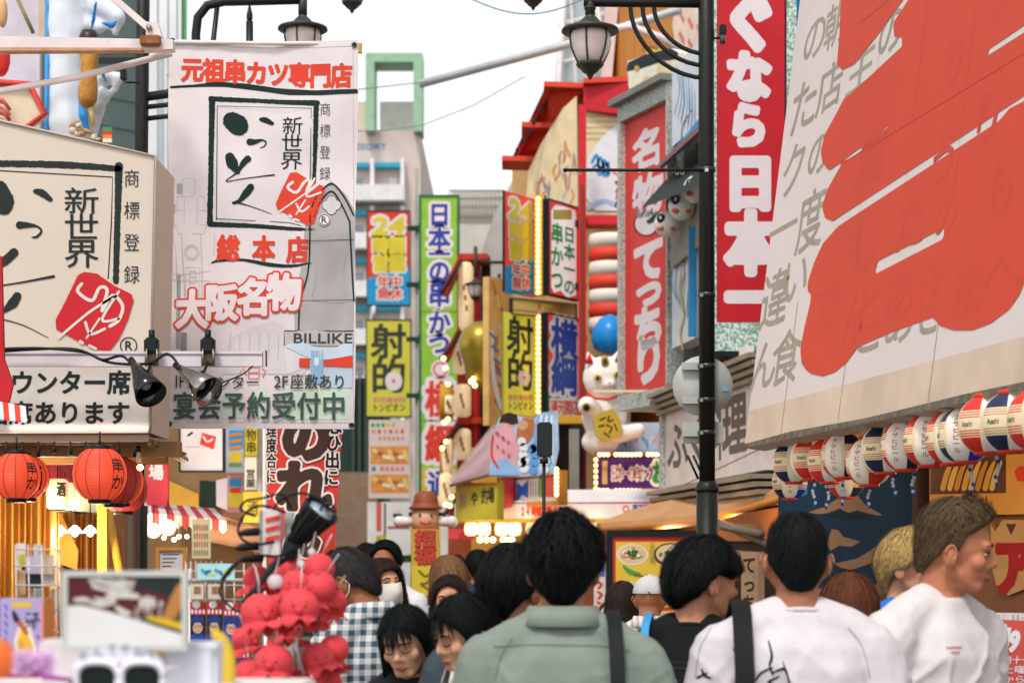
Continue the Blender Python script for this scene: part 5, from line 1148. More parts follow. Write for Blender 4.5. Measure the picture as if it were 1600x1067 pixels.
# bowler-hatted column figure (plain)
t = thing('figure_statue', 'column shaped figure with a brown bowler hat and yellow sign body in the street', 'statue', P(665, GND, 16)); Y = 16; q = Y / 3000
m = MB(); m.lathe([(.135, 0), (.14, .02), (.115, .03), (.105, .06), (.095, .12), (.06, .15), (.001, .16)], P(665, 796, Y), M('#8f4a2c', .55, name='hat_brown', dirt=.15), 28); m.build('bowler_hat', t)
m = MB(); m.lathe([(.112, -.16), (.115, -.1), (.115, 0)], P(665, 797, Y), M('#d5a283', .5, name='face_peach'), 28); 
for sx in (-1, 1): m.tube([P(665 + sx * 21, 800, Y), P(665 + sx * 21, 806, Y)], .03, M('#2c211c', .6, name='side_hair'), 8)
m.build('head', t); m = MB()
for x in (656, 674): m.ell(P(x, 804, Y - .112), (.012, .008, .014), M('#4a5566', .4, name='eye_grey'), 8)
m.build('eye', t); m = MB(); m.tube([P(656, 815, Y - .112), P(665, 818, Y - .118), P(674, 815, Y - .112)], .012, M('#c65a48', .5, name='lip_red'), 6); m.build('mouth', t)
m = MB(); z0 = 0; zt = P(0, 824, Y).z; m.lathe([(.15, 0), (.15, .3), (.135, .9), (.118, zt)], P(665, GND, Y), M('#7d4a2a', .6, name='body_brown'), 28); m.build('body', t)
for sx in (-1, 1): m = MB(); m.tube([P(665 + sx * 20, 815, Y), P(665 + sx * 38, 815, Y - .02)], [.035, .045], M('#e3d9d6', .6, name='sleeve_white'), 10); m.ell(P(665 + sx * 41, 815, Y - .02), .05, M('#e3d9d6', .6, name='sleeve_white'), 12); m.build('arm', t)
b_ = upright(643, 826, 686, 936, Y - .19); m = MB(); panel(m, b_, M('#cf9e3a', .55, name='amber_panel'), .1); pn = m.build('front_sign', t); ik = Ink(b_, .002)
ik.rect(643, 884, 686, 936, M('#d9c23c', .55, name='low_yellow'), 1); ik.cells('招福', 648, 828, 682, 882, M('#c9453c', .6, name='coral_ink'), .02, 2, 32, out=M('#8c2a22', .6, name='ink_edge'), outw=.05)
ik.brush([(655, 892), (665, 900), (674, 895), (668, 910), (658, 912), (672, 922)], 2, M('#7c6b22', .6, name='olive_ink'), 2, 30); ik.rect(643, 930, 686, 936, RED, 2); ik.build('lettering', pn)

# poster column and white shelf by the stairs
b_ = upright(576, 656, 641, 778, 27.6); t, ik = signboard('menu_poster', 'hanging food poster with orange pictures below the yellow shooting sign', 'poster', b_, M('#dccfc4', .6, name='poster_paper', var=.05), thick=.05)
for k in range(5): ik.rect(580 + k * 8, 661, 585 + k * 8, 667, [GREEN, GREEN, GREEN, YEL, M('#e0a0a0', .6, name='soft_red')][k], 1)
for k in range(6): ik.rect(581 + k * 9, 671, 586 + k * 9, 677, [M('#e08a8a', .6, name='soft_red2'), RED][k % 2], 1); ik.rect(592 + k * 7, 682, 596 + k * 7, 688, M('#de7c7c', .6, name='soft_red3'), 1)
for y0, y1 in ((697, 725), (741, 770)):
    ik.rect(579, y0, 639, y1, M('#d98f4a', .6, name='food_orange', var=.3, scale=8), 1)
    for k in range(7): ik.brush([(584 + k * 8, y0 + 6 + k * 5 % 14), (594 + k * 7, y0 + 12 + k * 3 % 10)], 3, M(['#e8c87c', '#b5652c', '#efe0b8'][k % 3], .6, name='food_paint'), 2 + k % 3, 16)
for k in range(5): ik.rect(594 + k * 8, 729, 600 + k * 8, 736, M('#e07a86', .6, name='soft_red4'), 1)
ik.rect(581, 729, 587, 736, M('#4a6fc0', .6, name='soft_blue'), 1); ik.build('artwork', t)
m = MB(); m.tube([P(584, 478, 28), P(584, 498, 28)], .03, WHITE, 6); m.build('hanger', None, 'short white hanger joining the red and blue sign to the yellow one', 'bracket')
b_ = upright(574, 784, 642, 884, 26); t, ik = signboard('notice_board', 'white notice board with red, green and dark panels beside the bowler hatted figure', 'sign', b_, M('#d6d6d2', .6, name='board_white'), thick=.1)
ik.rect(588, 784, 596, 830, M('#cf5a50', .6, name='panel_red'), 1); ik.rect(600, 786, 603, 884, M('#2f4f45', .6, name='panel_dark'), 1); ik.rect(614, 802, 628, 808, DGREEN, 1); ik.rect(620, 812, 630, 818, M('#2f9a4c', .6, name='exit_green'), 1); ik.rect(588, 836, 604, 862, M('#b9a83a', .6, name='panel_olive', var=.6, scale=20), 2); ik.rect(606, 822, 640, 826, M('#b0383c', .6, name='panel_bar'), 1); ik.build('artwork', t)
# planter
t = thing('planter', 'low white planter of small green plants beside the bowler hatted figure', 'planter', P(620, GND, 22)); m = MB(); m.box(P(622, 885, 22) + Vector((0, 0, -.6)), (.55, .4, 1.3), M('#cfd2cf', .7, name='planter_white')); m.build('box', t)
m = MB(); rr = random.Random(2); gm_ = [M('#3f6b2f', .7, name='leaf_green'), M('#5d8a3c', .7, name='leaf_light')]
for k in range(260):
    c = P(602 + rr.random() * 40, 868 + rr.random() * 10, 21.9 + rr.random() * .3); a = rr.random() * 6.3; u = Vector((cos(a), sin(a), rr.uniform(-.2, .8))) * .05; v = Vector((-sin(a), cos(a), .3)) * .02
    m.add([c - u, c + v, c + u, c - v], [(0, 1, 2, 3)], gm_[k % 2])
m.build('leaves', t)

# phone on a stick
t = thing('phone_stick', 'black phone held up on a slim black stick above the crowd', 'phone', P(851, GND, 9)); m = MB(); m.rbox(P(851, 687, 9), (.072, .012, .165), M('#16211f', .35, name='phone_case'), .008); m.build('phone', t); m = MB(); m.tube([P(850, 714, 9), P(849, 1000, 9), P(849, GND, 9)], .008, BLACK, 8); m.tube([P(850, 716, 9), P(850, 724, 9)], .02, BLACK, 8); m.build('stick', t)
for k in range(3): m = MB(); a = k * 2.1; m.tube([P(849, GND, 9) + Vector((0, 0, .1)), P(849, GND, 9) + Vector((cos(a) * .12, sin(a) * .12, 0))], .006, BLACK, 6); m.build('foot', t)

# ---------------------------------------------------------------- shop fronts on the right
t = thing('canopy', 'tan sloping canopy glowing orange underneath behind the right lamp post', 'awning', P(1080, 800, 12.5))
m = MB(); tan = M('#b98a5e', .7, name='canopy_tan', dirt=.15); m.prism([P(932, 826, 13.6), P(1090, 814, 12.2), P(1228, 774, 10.9), P(1222, 757, 11.6), P(1085, 778, 13.2), P(1000, 800, 14.2)], (0, .03, .04), tan); m.build('sheet', t)
m = MB(); m.tube([P(930, 828, 13.58), P(1090, 817, 12.15), P(1230, 776, 10.85)], .022, M('#c97a30', .5, name='edge_orange'), 8); m.build('edge', t)
m = MB(); m.prism([P(1000, 845, 14.0), P(1230, 845, 11.6), P(1230, 790, 11.6), P(1000, 828, 14.0)], (0, .08, 0), M('#7d4a26', .7, name='lit_fascia')); m.build('fascia', t)
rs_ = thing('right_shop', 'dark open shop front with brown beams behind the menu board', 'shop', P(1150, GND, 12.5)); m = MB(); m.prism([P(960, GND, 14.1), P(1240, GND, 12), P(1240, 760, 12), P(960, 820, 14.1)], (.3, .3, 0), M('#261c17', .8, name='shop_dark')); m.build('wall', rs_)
for (x0, y0, x1, y1) in ((1120, 815, 1200, 850), (1124, 822, 1190, 834), (1096, 862, 1180, 868)): m = MB(); m.tube([P(x0, y0, 11.4), P(x1, y1, 10.8)], .025, M('#6d5f50', .6, name='beam_grey'), 6); m.build('beam', rs_)
m = MB(); m.box(P(1160, 822, 11.9), (.18, .05, .03), DWOOD); m.build('shelf', rs_)
b_ = upright(957, 838, 1104, 1010, 11.4); t, ik = signboard('menu_board', 'black framed lit menu board with red border and bowls of food on yellow', 'sign', b_, M('#c93a2a', .5, name='menu_red'), BLACK, .06, M('#12191a', .5, name='frame_black'), .036)
ik.rect(962, 846, 1100, 948, M('#dfb93e', .5, name='menu_yellow', var=.06), 1); ik.rect(962, 954, 1100, 1004, M('#d9b87c', .5, name='menu_tan', var=.3, scale=14), 1)
rr = random.Random(9)
def bowl(cx, cy, r, rimc, seed):
    R_ = random.Random(seed); ik.disc(cx, cy, r, M(rimc, .4, name='bowl_rim'), 2, ry=r * .68); ik.disc(cx, cy - 1, r * .86, M('#d9bd94', .5, name='broth'), 3, ry=r * .56)
    for k in range(26):
        a, q = R_.uniform(0, 6.28), R_.uniform(0, .68); x, y = cx + r * q * cos(a), cy - 1 + r * .5 * q * sin(a); ik.brush([(x, y), (x + R_.uniform(-4, 4), y + R_.uniform(-2, 2))], R_.uniform(1, 2.4), M(R_.choice(['#e8d9c0', '#d8a07c', '#7fa04a', '#4d7a3a', '#cf6a4c', '#f0e6d2', '#b5824c']), .5, name='food_bits'), 4 + k % 4, 12)
    for k in range(6): a = R_.uniform(0, 6.28); ik.disc(cx - 1 + 5 * cos(a), cy - 2 + 3 * sin(a), 2.6, M('#2f6b34', .6, name='herb_green'), 9 + k % 3)
bowl(988, 866, 25, '#e6d8b8', 1); bowl(1048, 866, 27, '#4a3b34', 2); bowl(1000, 985, 26, '#e0d2b0', 3); bowl(1065, 915, 30, '#dedad2', 4); bowl(1060, 985, 28, '#8c4a30', 5)
ik.brush([(974, 884), (985, 893), (1000, 896)], [1.5, 4, 1.5], M('#3f9a3c', .5, name='leek_green'), 3, 24); ik.line([(990, 898), (1035, 903)], 1, M('#7c5a2c', .6, name='chopstick'), 3); ik.cells('五目麺', 1014, 846, 1024, 878, M('#8a7a5a', .6, name='menu_ink'), .0, 9, 22)
for k in range(6): ik.brush([(968 + k * 9, 908), (974 + k * 9, 916), (966 + k * 9, 924)], [2, 3, 2], M(['#e6cf9c', '#e0e2da', '#c9d27c'][k % 3], .5, name='plate_bits'), 3, 16)
ik.build('artwork', t)
m = MB()
for x in (960, 1100): m.box(P(x, 1010, 11.4) + Vector((0, .03, -.55)), (.04, .04, 1.2), BLACK)
m.build('leg_frame', t)
b_ = upright(928, 872, 946, 1000, 11.6); t, ik = signboard('menu_strip', 'narrow white menu strip with red marks left of the black framed menu board', 'sign', b_, M('#d9d0c6', .6, name='strip_white'), thick=.03); ik.rect(929, 840 + 32, 945, 900, M('#3f6fb5', .6, name='strip_blue'), 1)
for k in range(5): ik.brush([(934, 908 + k * 16), (940, 912 + k * 16), (935, 918 + k * 16)], 1.6, RED, 2, 14)
ik.build('lettering', t)
b_ = upright(1158, 862, 1184, 960, 10.6, 10.4); t, ik = signboard('vertical_sign', 'narrow tan wooden sign with black letters between the backpack boy and the white shirt man', 'sign', b_, M('#a98a6c', .7, name='tan_wood', var=.12, dirt=.2), thick=.04)
for i, ch in enumerate('てっち'): ik.cells(ch, 1160, 868 + i * 30, 1182, 896 + i * 30, BLACK, .03, 1, 32)
ik.build('lettering', t); m = MB(); m.box(P(1171, 975, 10.5) + Vector((0, .03, -.5)), (.03, .03, 1.2), DWOOD); m.build('pole', t)
# mural wall with mountain
b_ = upright(1216, 742, 1436, GND, 10.3, 9.7); t = thing('mural_wall', 'deep blue wall painted with tan snow capped mountains under the lanterns', 'wall', b_.pt(b_.w / 2, 0)); m = MB(); panel(m, b_, M('#0f2c42', .65, name='mural_navy', var=.2, scale=3), .2); m.build('wall', t)
ik = Ink(b_, .002); tn = M('#8f6d52', .7, name='mural_tan', var=.15); dk = M('#10222e', .7, name='mural_dark')
ik.shape([[(1262, 800), (1288, 792), (1310, 778), (1318, 764), (1330, 762), (1338, 770), (1352, 788), (1382, 806), (1362, 803), (1340, 797), (1326, 801), (1312, 794), (1294, 801), (1280, 803)]], tn, 1); ik.shape([[(1290, 806), (1312, 797), (1330, 802), (1345, 800), (1362, 808), (1330, 812)]], dk, 1)
ik.shape([[(1292, 850), (1300, 826), (1310, 828), (1318, 838), (1345, 846), (1330, 854), (1312, 852), (1298, 860)]], tn, 1); ik.shape([[(1304, 880), (1340, 872), (1372, 852), (1384, 836), (1392, 840), (1386, 862), (1360, 880), (1330, 890), (1312, 886)]], tn, 1); ik.shape([[(1260, 930), (1290, 915), (1320, 900), (1350, 905), (1372, 915), (1390, 930), (1384, 940), (1340, 925), (1300, 928), (1270, 940)]], tn, 1)
ik.shape([[(1230, 765), (1262, 752), (1262, 772), (1240, 780)]], M('#2a6b8c', .6, name='mural_teal'), 1); ik.shape([[(1360, 940), (1372, 905), (1384, 905), (1396, 925), (1430, 940), (1420, 960), (1370, 955)]], tn, 1); ik.build('mural', t)
m = MB(); m.box(P(1442, 880, 9.5) + Vector((0, 0, -.62)), (.085, .12, 2.9), DWOOD); m.build('wooden_post', None, 'dark wooden post between the blue mural and the orange wall', 'post')
b_ = upright(1452, 690, 2215, GND, 9.3, 7.55); t = thing('wood_wall', 'brown wooden shop wall behind the white shirt tourist', 'wall', b_.pt(b_.w / 2, 0)); m = MB(); panel(m, b_, Mpat('wood', '#6e4426', '#8f5c32', (6, 6, .5), .6, name='shop_wood'), .12); m.build('wall', t)
b_ = upright(1453, 700, 1720, 806, 9.22, 8.55); t, ik = signboard('light_sign', 'amber shop sign with a dark picture of golden fingers of food under the lanterns', 'sign', b_, M('#c48a3c', .55, name='amber_sheet', emit=.08), thick=.05)
ik.poly([(1454, 772), (1572, 770), (1572, 702), (1454, 712)], M('#5c3420', .5, name='picture_brown', var=.3, scale=6), 1)
for k in range(8): ik.brush([(1474 + k * 11, 762), (1480 + k * 11, 740), (1488 + k * 11, 722)], [5, 5, 2.5], M(['#d9a23c', '#e0b45a', '#c98a2c'][k % 3], .4, name='golden_food'), 2 + k % 3, 24)
ik.shape([[(1585, 736), (1592, 728), (1620, 728), (1620, 752), (1590, 752)]], RED, 1)
for x, h in ((1507, 3), (1516, 3), (1532, 14), (1540, 16), (1548, 8)): ik.rect(x, 790 - h, x + 3, 790, M('#a5502c', .6, name='amber_ink'), 1)
ik.build('artwork', t)
b_ = upright(1545, 806, 1680, 926, 9.0, 8.7); t = thing('shield_sign', 'tan shield shaped sign with a red character on the wooden wall', 'sign', b_.pt(b_.w / 2, 0)); sh = [(1548, 818), (1555, 830), (1566, 812), (1640, 812), (1652, 830), (1646, 880), (1610, 916), (1575, 930), (1556, 912), (1548, 880)]
m = MB(); m.prism([b_.pt(*b_.uv(x, y)) for x, y in sh], b_.n * -.05, M('#c49a66', .6, name='shield_tan', var=.12)); m.build('panel', t); ik = Ink(b_, .002); ik.shape([[(1572, 818), (1588, 818), (1580, 836)]], M('#5a3a22', .6, name='shield_brown'), 1)
ik.cells('ア', 1552, 838, 1618, 932, M('#a81f24', .6, name='shield_red'), .06, 1, 56); ik.build('lettering', t)
m = MB(); m.box(P(1540, 800, 9.0), (.5, .05, .035), BLACK); m.build('dark_rail', None, 'dark rail under the amber shop sign', 'rail')
b_ = upright(1553, 957, 1720, 1120, 6.1, 5.9); t, ik = signboard('poster_stand', 'white and red poster stand with big white characters at the right edge', 'poster', b_, M('#d9cdcb', .6, name='poster_white'), thick=.02)
ik.poly([(1556, 1120), (1720, 1125), (1720, 975), (1556, 967)], M('#cc5448', .6, name='poster_red'), 1); ik.cells('串', 1556, 974, 1580, 1018, WHITE, .03, 2, 40, slant=.2); ik.cells('9円', 1578, 978, 1640, 1022, WHITE, .05, 2, 40, slant=.2, d='h')
ik.cells('11:00~11:00', 1560, 957, 1640, 970, M('#a85a50', .6, name='poster_ink'), .0, 2, 20, d='h')
for r, s_ in enumerate(('朝十一時より', '土曜日祝日', 'から限定品', 'お一人様')): ik.cells(s_, 1566, 1024 + r * 15, 1660, 1037 + r * 15, WHITE, .01, 2, 22, d='h', slant=.15)
ik.build('lettering', t)
m = MB()
for x in (1560, 1700): m.box(P(x, 1120, 6.0) + Vector((0, .03, -.5)), (.03, .03, 1.15), GREY)
m.build('stand_pole', t)

# ---------------------------------------------------------------- beer lanterns
class Flat:
    fine = True; disp = None
    def uv(s, x, y): return x, y
R0, H0 = .094, .178
def lprof(t):    # radius along the height
    return R0 * math.sqrt(max(.2, 1 - (abs(2 * t - 1) * .9) ** 2.3))
LW = M('#e6dccb', .45, name='lantern_paper', var=.04, emit=.06); LY = M('#dfcba6', .45, name='lantern_cream_gold', emit=.06); LB = M('#2338a8', .45, name='lantern_blue', emit=.05); LR = M('#c93226', .45, name='lantern_red', emit=.05); LD = M('#26304f', .45, name='lantern_navy'); LS = M('#b08a62', .5, name='lantern_gold')
def lantern_proto(order):
    t = thing('beer_lantern', 'x', 'lantern', (0, 0, 0), 'striped paper lanterns under the wall sign'); NA, NR = 48, 44; mb = MB(); vs = []
    for j in range(NR + 1):
        r = lprof(j / NR); vs += [(r * cos(2 * pi * i / NA), r * sin(2 * pi * i / NA), -H0 / 2 + H0 * j / NR) for i in range(NA)]
    groups = {}
    for j in range(NR):
        for i in range(NA):
            k = (i // 16) * 2 + (i % 16 >= 6); q = order[k]; jj = min(j, NR - 1 - j)
            if q == 'w': mt = LW
            else:
                base = {'b': LB, 'r': LR, 'd': LD}[q]
                edge = i % 16 in (6, 15)
                mt = (LW if edge else base) if jj < 11 else LY
                if jj in (12, 14, 16) and not edge: mt = base if q != 'd' else LS
            groups.setdefault(mt, []).append((j * NA + i, j * NA + (i + 1) % NA, (j + 1) * NA + (i + 1) % NA, (j + 1) * NA + i))
    first = True
    for mt, fs in groups.items(): mb.add(vs, fs, mt, True)
    mb.build('shade', t)
    m = MB(); m.lathe([(R0 * .4, -.009), (R0 * .46, -.006), (R0 * .46, .006), (R0 * .4, .009)], (0, 0, H0 / 2 + .006), LR, 20); m.build('top_ring', t)
    m = MB(); m.lathe([(R0 * .4, -.007), (R0 * .45, -.005), (R0 * .45, .005), (R0 * .4, .007)], (0, 0, -H0 / 2 - .004), LR, 20); m.build('bottom_ring', t)
    m = MB(); m.tube([(0, 0, H0 / 2), (0, 0, H0 / 2 + .09)], .003, BLACK, 5); m.build('cord', t)
    ik = Ink(Flat(), .0008); ik.lay = 1
    for k, q in enumerate(order):
        mid = (k // 2) * 2 * pi / 3 + (pi / 8 if k % 2 == 0 else pi / 8 + pi / 3)
        if q == 'w':
            for n_, ch in enumerate('アサヒビール'): zc = .058 - n_ * .0225; ik.cells(ch, mid - .16, zc - .0105, mid + .16, zc + .0105, M('#b84a36', .5, name='lantern_ink_red'), .02, 1, 20)
        else:
            n_ = len(glyph('Asahi')); ik.text('Asahi', mid - .24, -.008, mid + .24, .009, BLACK if q != 'r' else M('#5c4a48', .5, name='lantern_ink_grey'), .04, 1, res=18, slant=.1)
    def warp(a, z, h): t_ = (z + H0 / 2) / H0; r = lprof(t_) + .0012; return Vector((r * cos(a), r * sin(a), z))
    # Flat boards keep the rows as given, so boxes come in as (x0, y0, x1, y1) with y up: flip inside the box
    ik.build('lettering', t, warp); return t
def _flip(s, x0, y0, x1, y1): return x0, min(y0, y1), x1, max(y0, y1)
_ob = Ink.box_uv
def _box(s, x0, y0, x1, y1): return _flip(s, x0, y0, x1, y1) if isinstance(s.b, Flat) else _ob(s, x0, y0, x1, y1)
Ink.box_uv = _box
protos = [lantern_proto('wbwrwd'), lantern_proto('wrwbwr'), lantern_proto('wdwbwr')]
spots = [(1240, 722, 8.75, 0, 'blue and cream beer lantern, leftmost in the row under the leaning wall sign'), (1268, 716, 8.5, 1, 'red and white beer lantern second from the left under the leaning wall sign'), (1296, 720, 8.25, 1, 'red beer lantern just right of the leftmost pair'),
         (1318, 712, 8.05, 2, 'cream beer lantern with vertical red letters above the mountain peak'), (1234, 752, 9.3, 0, 'dim orange toned lantern hanging lowest at the left end of the lantern row'), (1322, 748, 8.6, 2, 'small lantern partly hidden below the row above the mountain peak'), (1358, 722, 7.75, 1, 'white and red beer lantern hanging over the mountain slope'),
         (1383, 702, 7.55, 0, 'blue banded beer lantern in the middle of the row'), (1415, 696, 7.3, 2, 'beer lantern with a blue foot right of the middle of the row'), (1452, 688, 7.0, 1, 'red beer lantern with white letters above the wooden post'), (1488, 684, 6.8, 1, 'red striped beer lantern above the dark food picture'),
         (1508, 680, 6.65, 0, 'white beer lantern with a blue foot above the dark food picture'), (1542, 664, 6.35, 2, 'navy topped beer lantern third from the right edge'), (1580, 660, 6.15, 0, 'deep blue beer lantern second from the right edge'), (1622, 656, 5.95, 1, 'red beer lantern cut off by the right edge of the photo')]
# which panel of each lantern faces the photographer, in degrees
face_a = [100, 120, 95, 60, 90, 80, 55, 110, 60, 75, 70, 65, 100, 105, 80]
used = set()
for (x, y, Y, k, lab), fa in zip(spots, face_a):
    c = P(x, y, Y); rot = (0, 0, radians(fa - 90 - 120)); o = protos[k]
    if k not in used: used.add(k); o.location = c; o.rotation_euler = rot; o['label'] = lab
    else: o = dup(o, c, lab, rot)
    if y > 745: o.scale = (.9,) * 3
rr = random.Random(3)
for (x, y) in ((1272, 775), (1293, 778), (1318, 772), (1358, 776), (1397, 758), (1427, 756), (1518, 750), (1558, 738)):
    Y = 8.4 - (x - 1270) / 330 * 2.2; m = MB(); c = P(x, y, Y); mt = [M('#cfd3da', .6, name='tag_white'), M('#2d4a9a', .6, name='tag_blue')]
    for s_ in range(8): m.box(c + Vector((sin(s_ * .9 + x) * .006, 0, .05 - s_ * .013)), (.011, .004, .013), mt[s_ % 2 if s_ % 3 else 0], R=Matrix.Rotation(sin(s_ + x) * .3, 3, 'Y'))
    m.tube([c + Vector((0, 0, .05)), c + Vector((0, 0, .14))], .002, BLACK, 4)
    m.build('hanging_tag', None, 'thin blue and white paper tags dangling below the beer lanterns', 'tag', 'paper tags below the lanterns')
m = MB(); m.tube([P(1225, 678, 8.9), P(1640, 588, 5.85)], .014, DWOOD, 8); m.build('lantern_rail', None, 'dark rail under the leaning wall sign carrying the beer lanterns', 'rail')
m = MB(); e1, e2 = P(1163, 700, 9.0), big.pt(5.1, 0); m.prism([e1 + Vector((.1, .1, .02)), e2 + Vector((.1, .1, .02)), e2 + Vector((1.6, 1.2, .05)), e1 + Vector((1.6, 1.6, .05))], (0, 0, .06), M('#8c6236', .7, name='soffit_amber')); m.build('soffit', None, 'amber soffit boards under the leaning wall sign', 'soffit')
m = MB(); a1, a2 = e1 + Vector((.75, .45, 0)), e2 + Vector((.75, .45, 0)); a1.z = a2.z = 2.3; m.prism([a1, a2, a2 + Vector((3, 1, 0)), a1 + Vector((3, 1, 0))], (0, 0, 3.1), M('#8f8478', .8, name='house_render', dirt=.2)); m.build('shop_building', None, 'plain shop building carrying the huge leaning wall sign', 'building')
# ---------------------------------------------------------------- left lamp post
Y = 10.5; px_ = Y / 3000
pl = thing('street_lamp', 'dark street lamp post on the left with a swan neck arm behind the banner', 'street lamp', P(217, GND, Y))
m = MB(); m.tube([P(214, GND, Y), P(215, 790, Y)], 16 * px_, STEEL, 20); m.tube([P(215, 792, Y), P(228, -420, Y)], 10.5 * px_, STEEL, 18); m.lathe([(.2, 0), (.2, .04), (.09, .07), (.07, .5), (.056, .55)], P(214, GND, Y), STEEL, 20); m.build('post', pl)
def arcpts(cx, cy, rx, ry, a0, a1, n=10): return [P(cx + rx * cos(radians(a0 + (a1 - a0) * i / n)), cy - ry * sin(radians(a0 + (a1 - a0) * i / n)), Y) for i in range(n + 1)]
m = MB(); m.tube([P(226, 152, Y), P(262, 147, Y), P(292, 130, Y), P(307, 95, Y), P(306, 55, Y), P(309, 28, Y), P(324, 9, Y), P(350, 3, Y), P(400, 2, Y), P(473, 0, Y)], 7 * px_, STEEL, 12); m.build('arm', pl)
for dy in (16, 34): m = MB(); m.tube([P(226, 152 + dy, Y), P(262, 148 + dy, Y), P(300, 128 + dy, Y), P(330, 80 + dy * .5, Y), P(340, 6, Y)], 4 * px_, STEEL, 8); m.build('bracket', pl)
m = MB(); m.tube([P(390, 160, Y), P(390, 34, Y)], 5.5 * px_, STEEL, 10); m.tube([P(390, 36, Y), P(390, 28, Y), P(390, 22, Y), P(390, 6, Y)], [3 * px_, 5 * px_, 4.5 * px_, .6 * px_], STEEL, 10); m.tube([P(340, 140, Y), P(390, 140, Y)], 4 * px_, STEEL, 8); m.build('spike', pl)
m = MB(); m.tube([P(473, -6, Y), P(473, 24, Y)], 7 * px_, BRONZE, 12); m.build('stem', pl); lamp_head('', '', '', P(473, 47, Y), 39 * px_, parent=pl)
m = MB(); m.tube([P(227, -90, Y), P(550, -90, Y + .6)], 7 * px_, STEEL, 10); m.tube([P(550, -92, Y + .6), P(550, -40, Y + .6)], 6 * px_, BRONZE, 10); m.build('upper_arm', pl); lamp_head('', '', '', P(550, -32, Y + .6), 34 * px_, parent=pl)
t = thing('security_camera', 'small black spotlight clamped beside the left lamp post', 'camera', P(192, 125, 10.2)); m = MB(); m.rbox(P(193, 117, 10.2), (.03, .05, .06), BLACK, .006); m.build('camera_body', t); m = MB(); m.tube([P(196, 129, 10.3), P(218, 129, 10.4)], .006, STEEL, 6); m.build('mount', t)

# ---------------------------------------------------------------- hanging banner
Yb = 8.3
bdisp = lambda a, b: .012 * sin(a * 5.2 + b * 1.3) + .006 * sin(a * 2.1 - b * 4.1 + 1) + .004 * sin(a * 17 + b * 7) * (1 - b / 1.7) + .012 * mnoise.noise(Vector((a * 3, b * 4, 2)))+ .006 * mnoise.noise(Vector((a * 9, b * 5, 7)))
bn = upright(263, 64, 556, 670, Yb, disp=bdisp)
t = thing('hanging_banner', 'large white cloth banner with red title and black brush frame hanging by the lamp', 'banner', bn.pt(bn.w / 2, 0))
m = MB(); CLOTH = M('#e2d9da', .85, var=.03, scale=5, bump=.35, bscale=380, name='banner_cloth', dirt=.05)
def sheet(a, b):
    q = bn.pt(a * bn.w, b * bn.h); q.x += .018 * (b - .5) + .004 * sin(b * 9) * (1 if a > .5 else -1) * (abs(a - .5) > .45); return q
m.grid(sheet, 60, 110, CLOTH, thick=(0, .003, 0)); m.build('cloth', t)
_pt = bn.pt
def skew(a, b, h=0.):
    q = _pt(a, b, h); q.x += .018 * (b / bn.h - .5); return q
bn.pt = skew
ik = Ink(bn, .0011); REDB = M('#d9452f', .8, name='banner_red', var=.06); INKB = M('#1b2e2b', .85, name='banner_ink', var=.2); THIN = M('#3c4644', .85, name='banner_thin'); GR = M('#a8a6a6', .85, name='banner_grey'); LG = M('#c4bdbf', .85, name='banner_light_grey')
for i, ch in enumerate('元祖串カツ専門店'): ik.cells(ch, 281 + i * 33.2, 91 + i * 1.2, 316 + i * 33.2, 130 + i * 1.2, REDB, .042, 2, 48, rough=.006)
ik.shape([[(264, 136), (300, 134), (340, 129), (380, 131), (430, 137), (490, 141), (557, 140), (557, 147), (500, 149), (450, 148), (400, 142), (350, 137), (300, 138), (264, 140)]], INKB, 1, res=120)
ik.brush([(330, 158), (329, 250), (328, 350)], [5, 4, 4.6], INKB, 1, 120, .25); ik.brush([(328, 156), (410, 158), (493, 161)], [4.2, 3.4, 4.6], INKB, 1, 120, .25); ik.brush([(492, 162), (490, 250), (488, 300)], [4.4, 3.2, 2.4], INKB, 1, 100, .3); ik.brush([(328, 351), (380, 352), (460, 357), (492, 358)], [4.2, 3.6, 3, 1.2], INKB, 1, 120, .3)
ik.line([(338, 345), (338, 167), (484, 169), (483, 300)], .7, THIN, 1); ik.line([(337, 342), (450, 347), (470, 352)], .6, THIN, 1)
ik.brush([(361, 190), (370, 196), (373, 200)], [14, 16, 12], INKB, 2, 44, .1); ik.brush([(406, 187), (413, 188), (423, 193)], [3, 4.6, 3], INKB, 2, 40, .15)
ik.brush([(389, 222), (396, 222), (408, 219), (414, 223), (411, 229), (405, 231)], [5.5, 4, 1.4, 1.1, 1, .6], INKB, 2, 50, .1)
ik.brush([(358, 246), (362, 256), (371, 270)], [7, 9, 3], INKB, 2, 50, .12); ik.brush([(386, 249), (379, 256), (371, 270)], [5.5, 4.5, 1.6], INKB, 2, 40, .12); ik.brush([(371, 270), (356, 280), (354, 284), (372, 281), (400, 277), (427, 273)], [1.4, .8, .7, .7, .8, 1.2], INKB, 2, 100)
ik.brush([(391, 293), (384, 302), (373, 314), (364, 317)], [5.5, 6, 3, 2], INKB, 2, 50, .12); ik.brush([(368, 316), (390, 322), (424, 334)], [1.6, .7, .4], INKB, 2, 80)
for i, ch in enumerate('新世界'): ik.cells(ch, 438 - i * 1.5, 181 + i * 27, 472, 211 + i * 27, INKB, .0, 2, 40, rough=.02)
for i, ch in enumerate('商標登録'): ik.cells(ch, 497, 160 + i * 33, 515, 182 + i * 33, M('#4a4f4e', .85, name='banner_small_ink'), -.004, 2, 36)
ik.shape([[(452, 269), (462, 268), (476, 277), (504, 290), (507, 296), (500, 316), (490, 348), (482, 353), (460, 340), (432, 326), (430, 318), (438, 298)]], REDB, 3, rough=.0012)
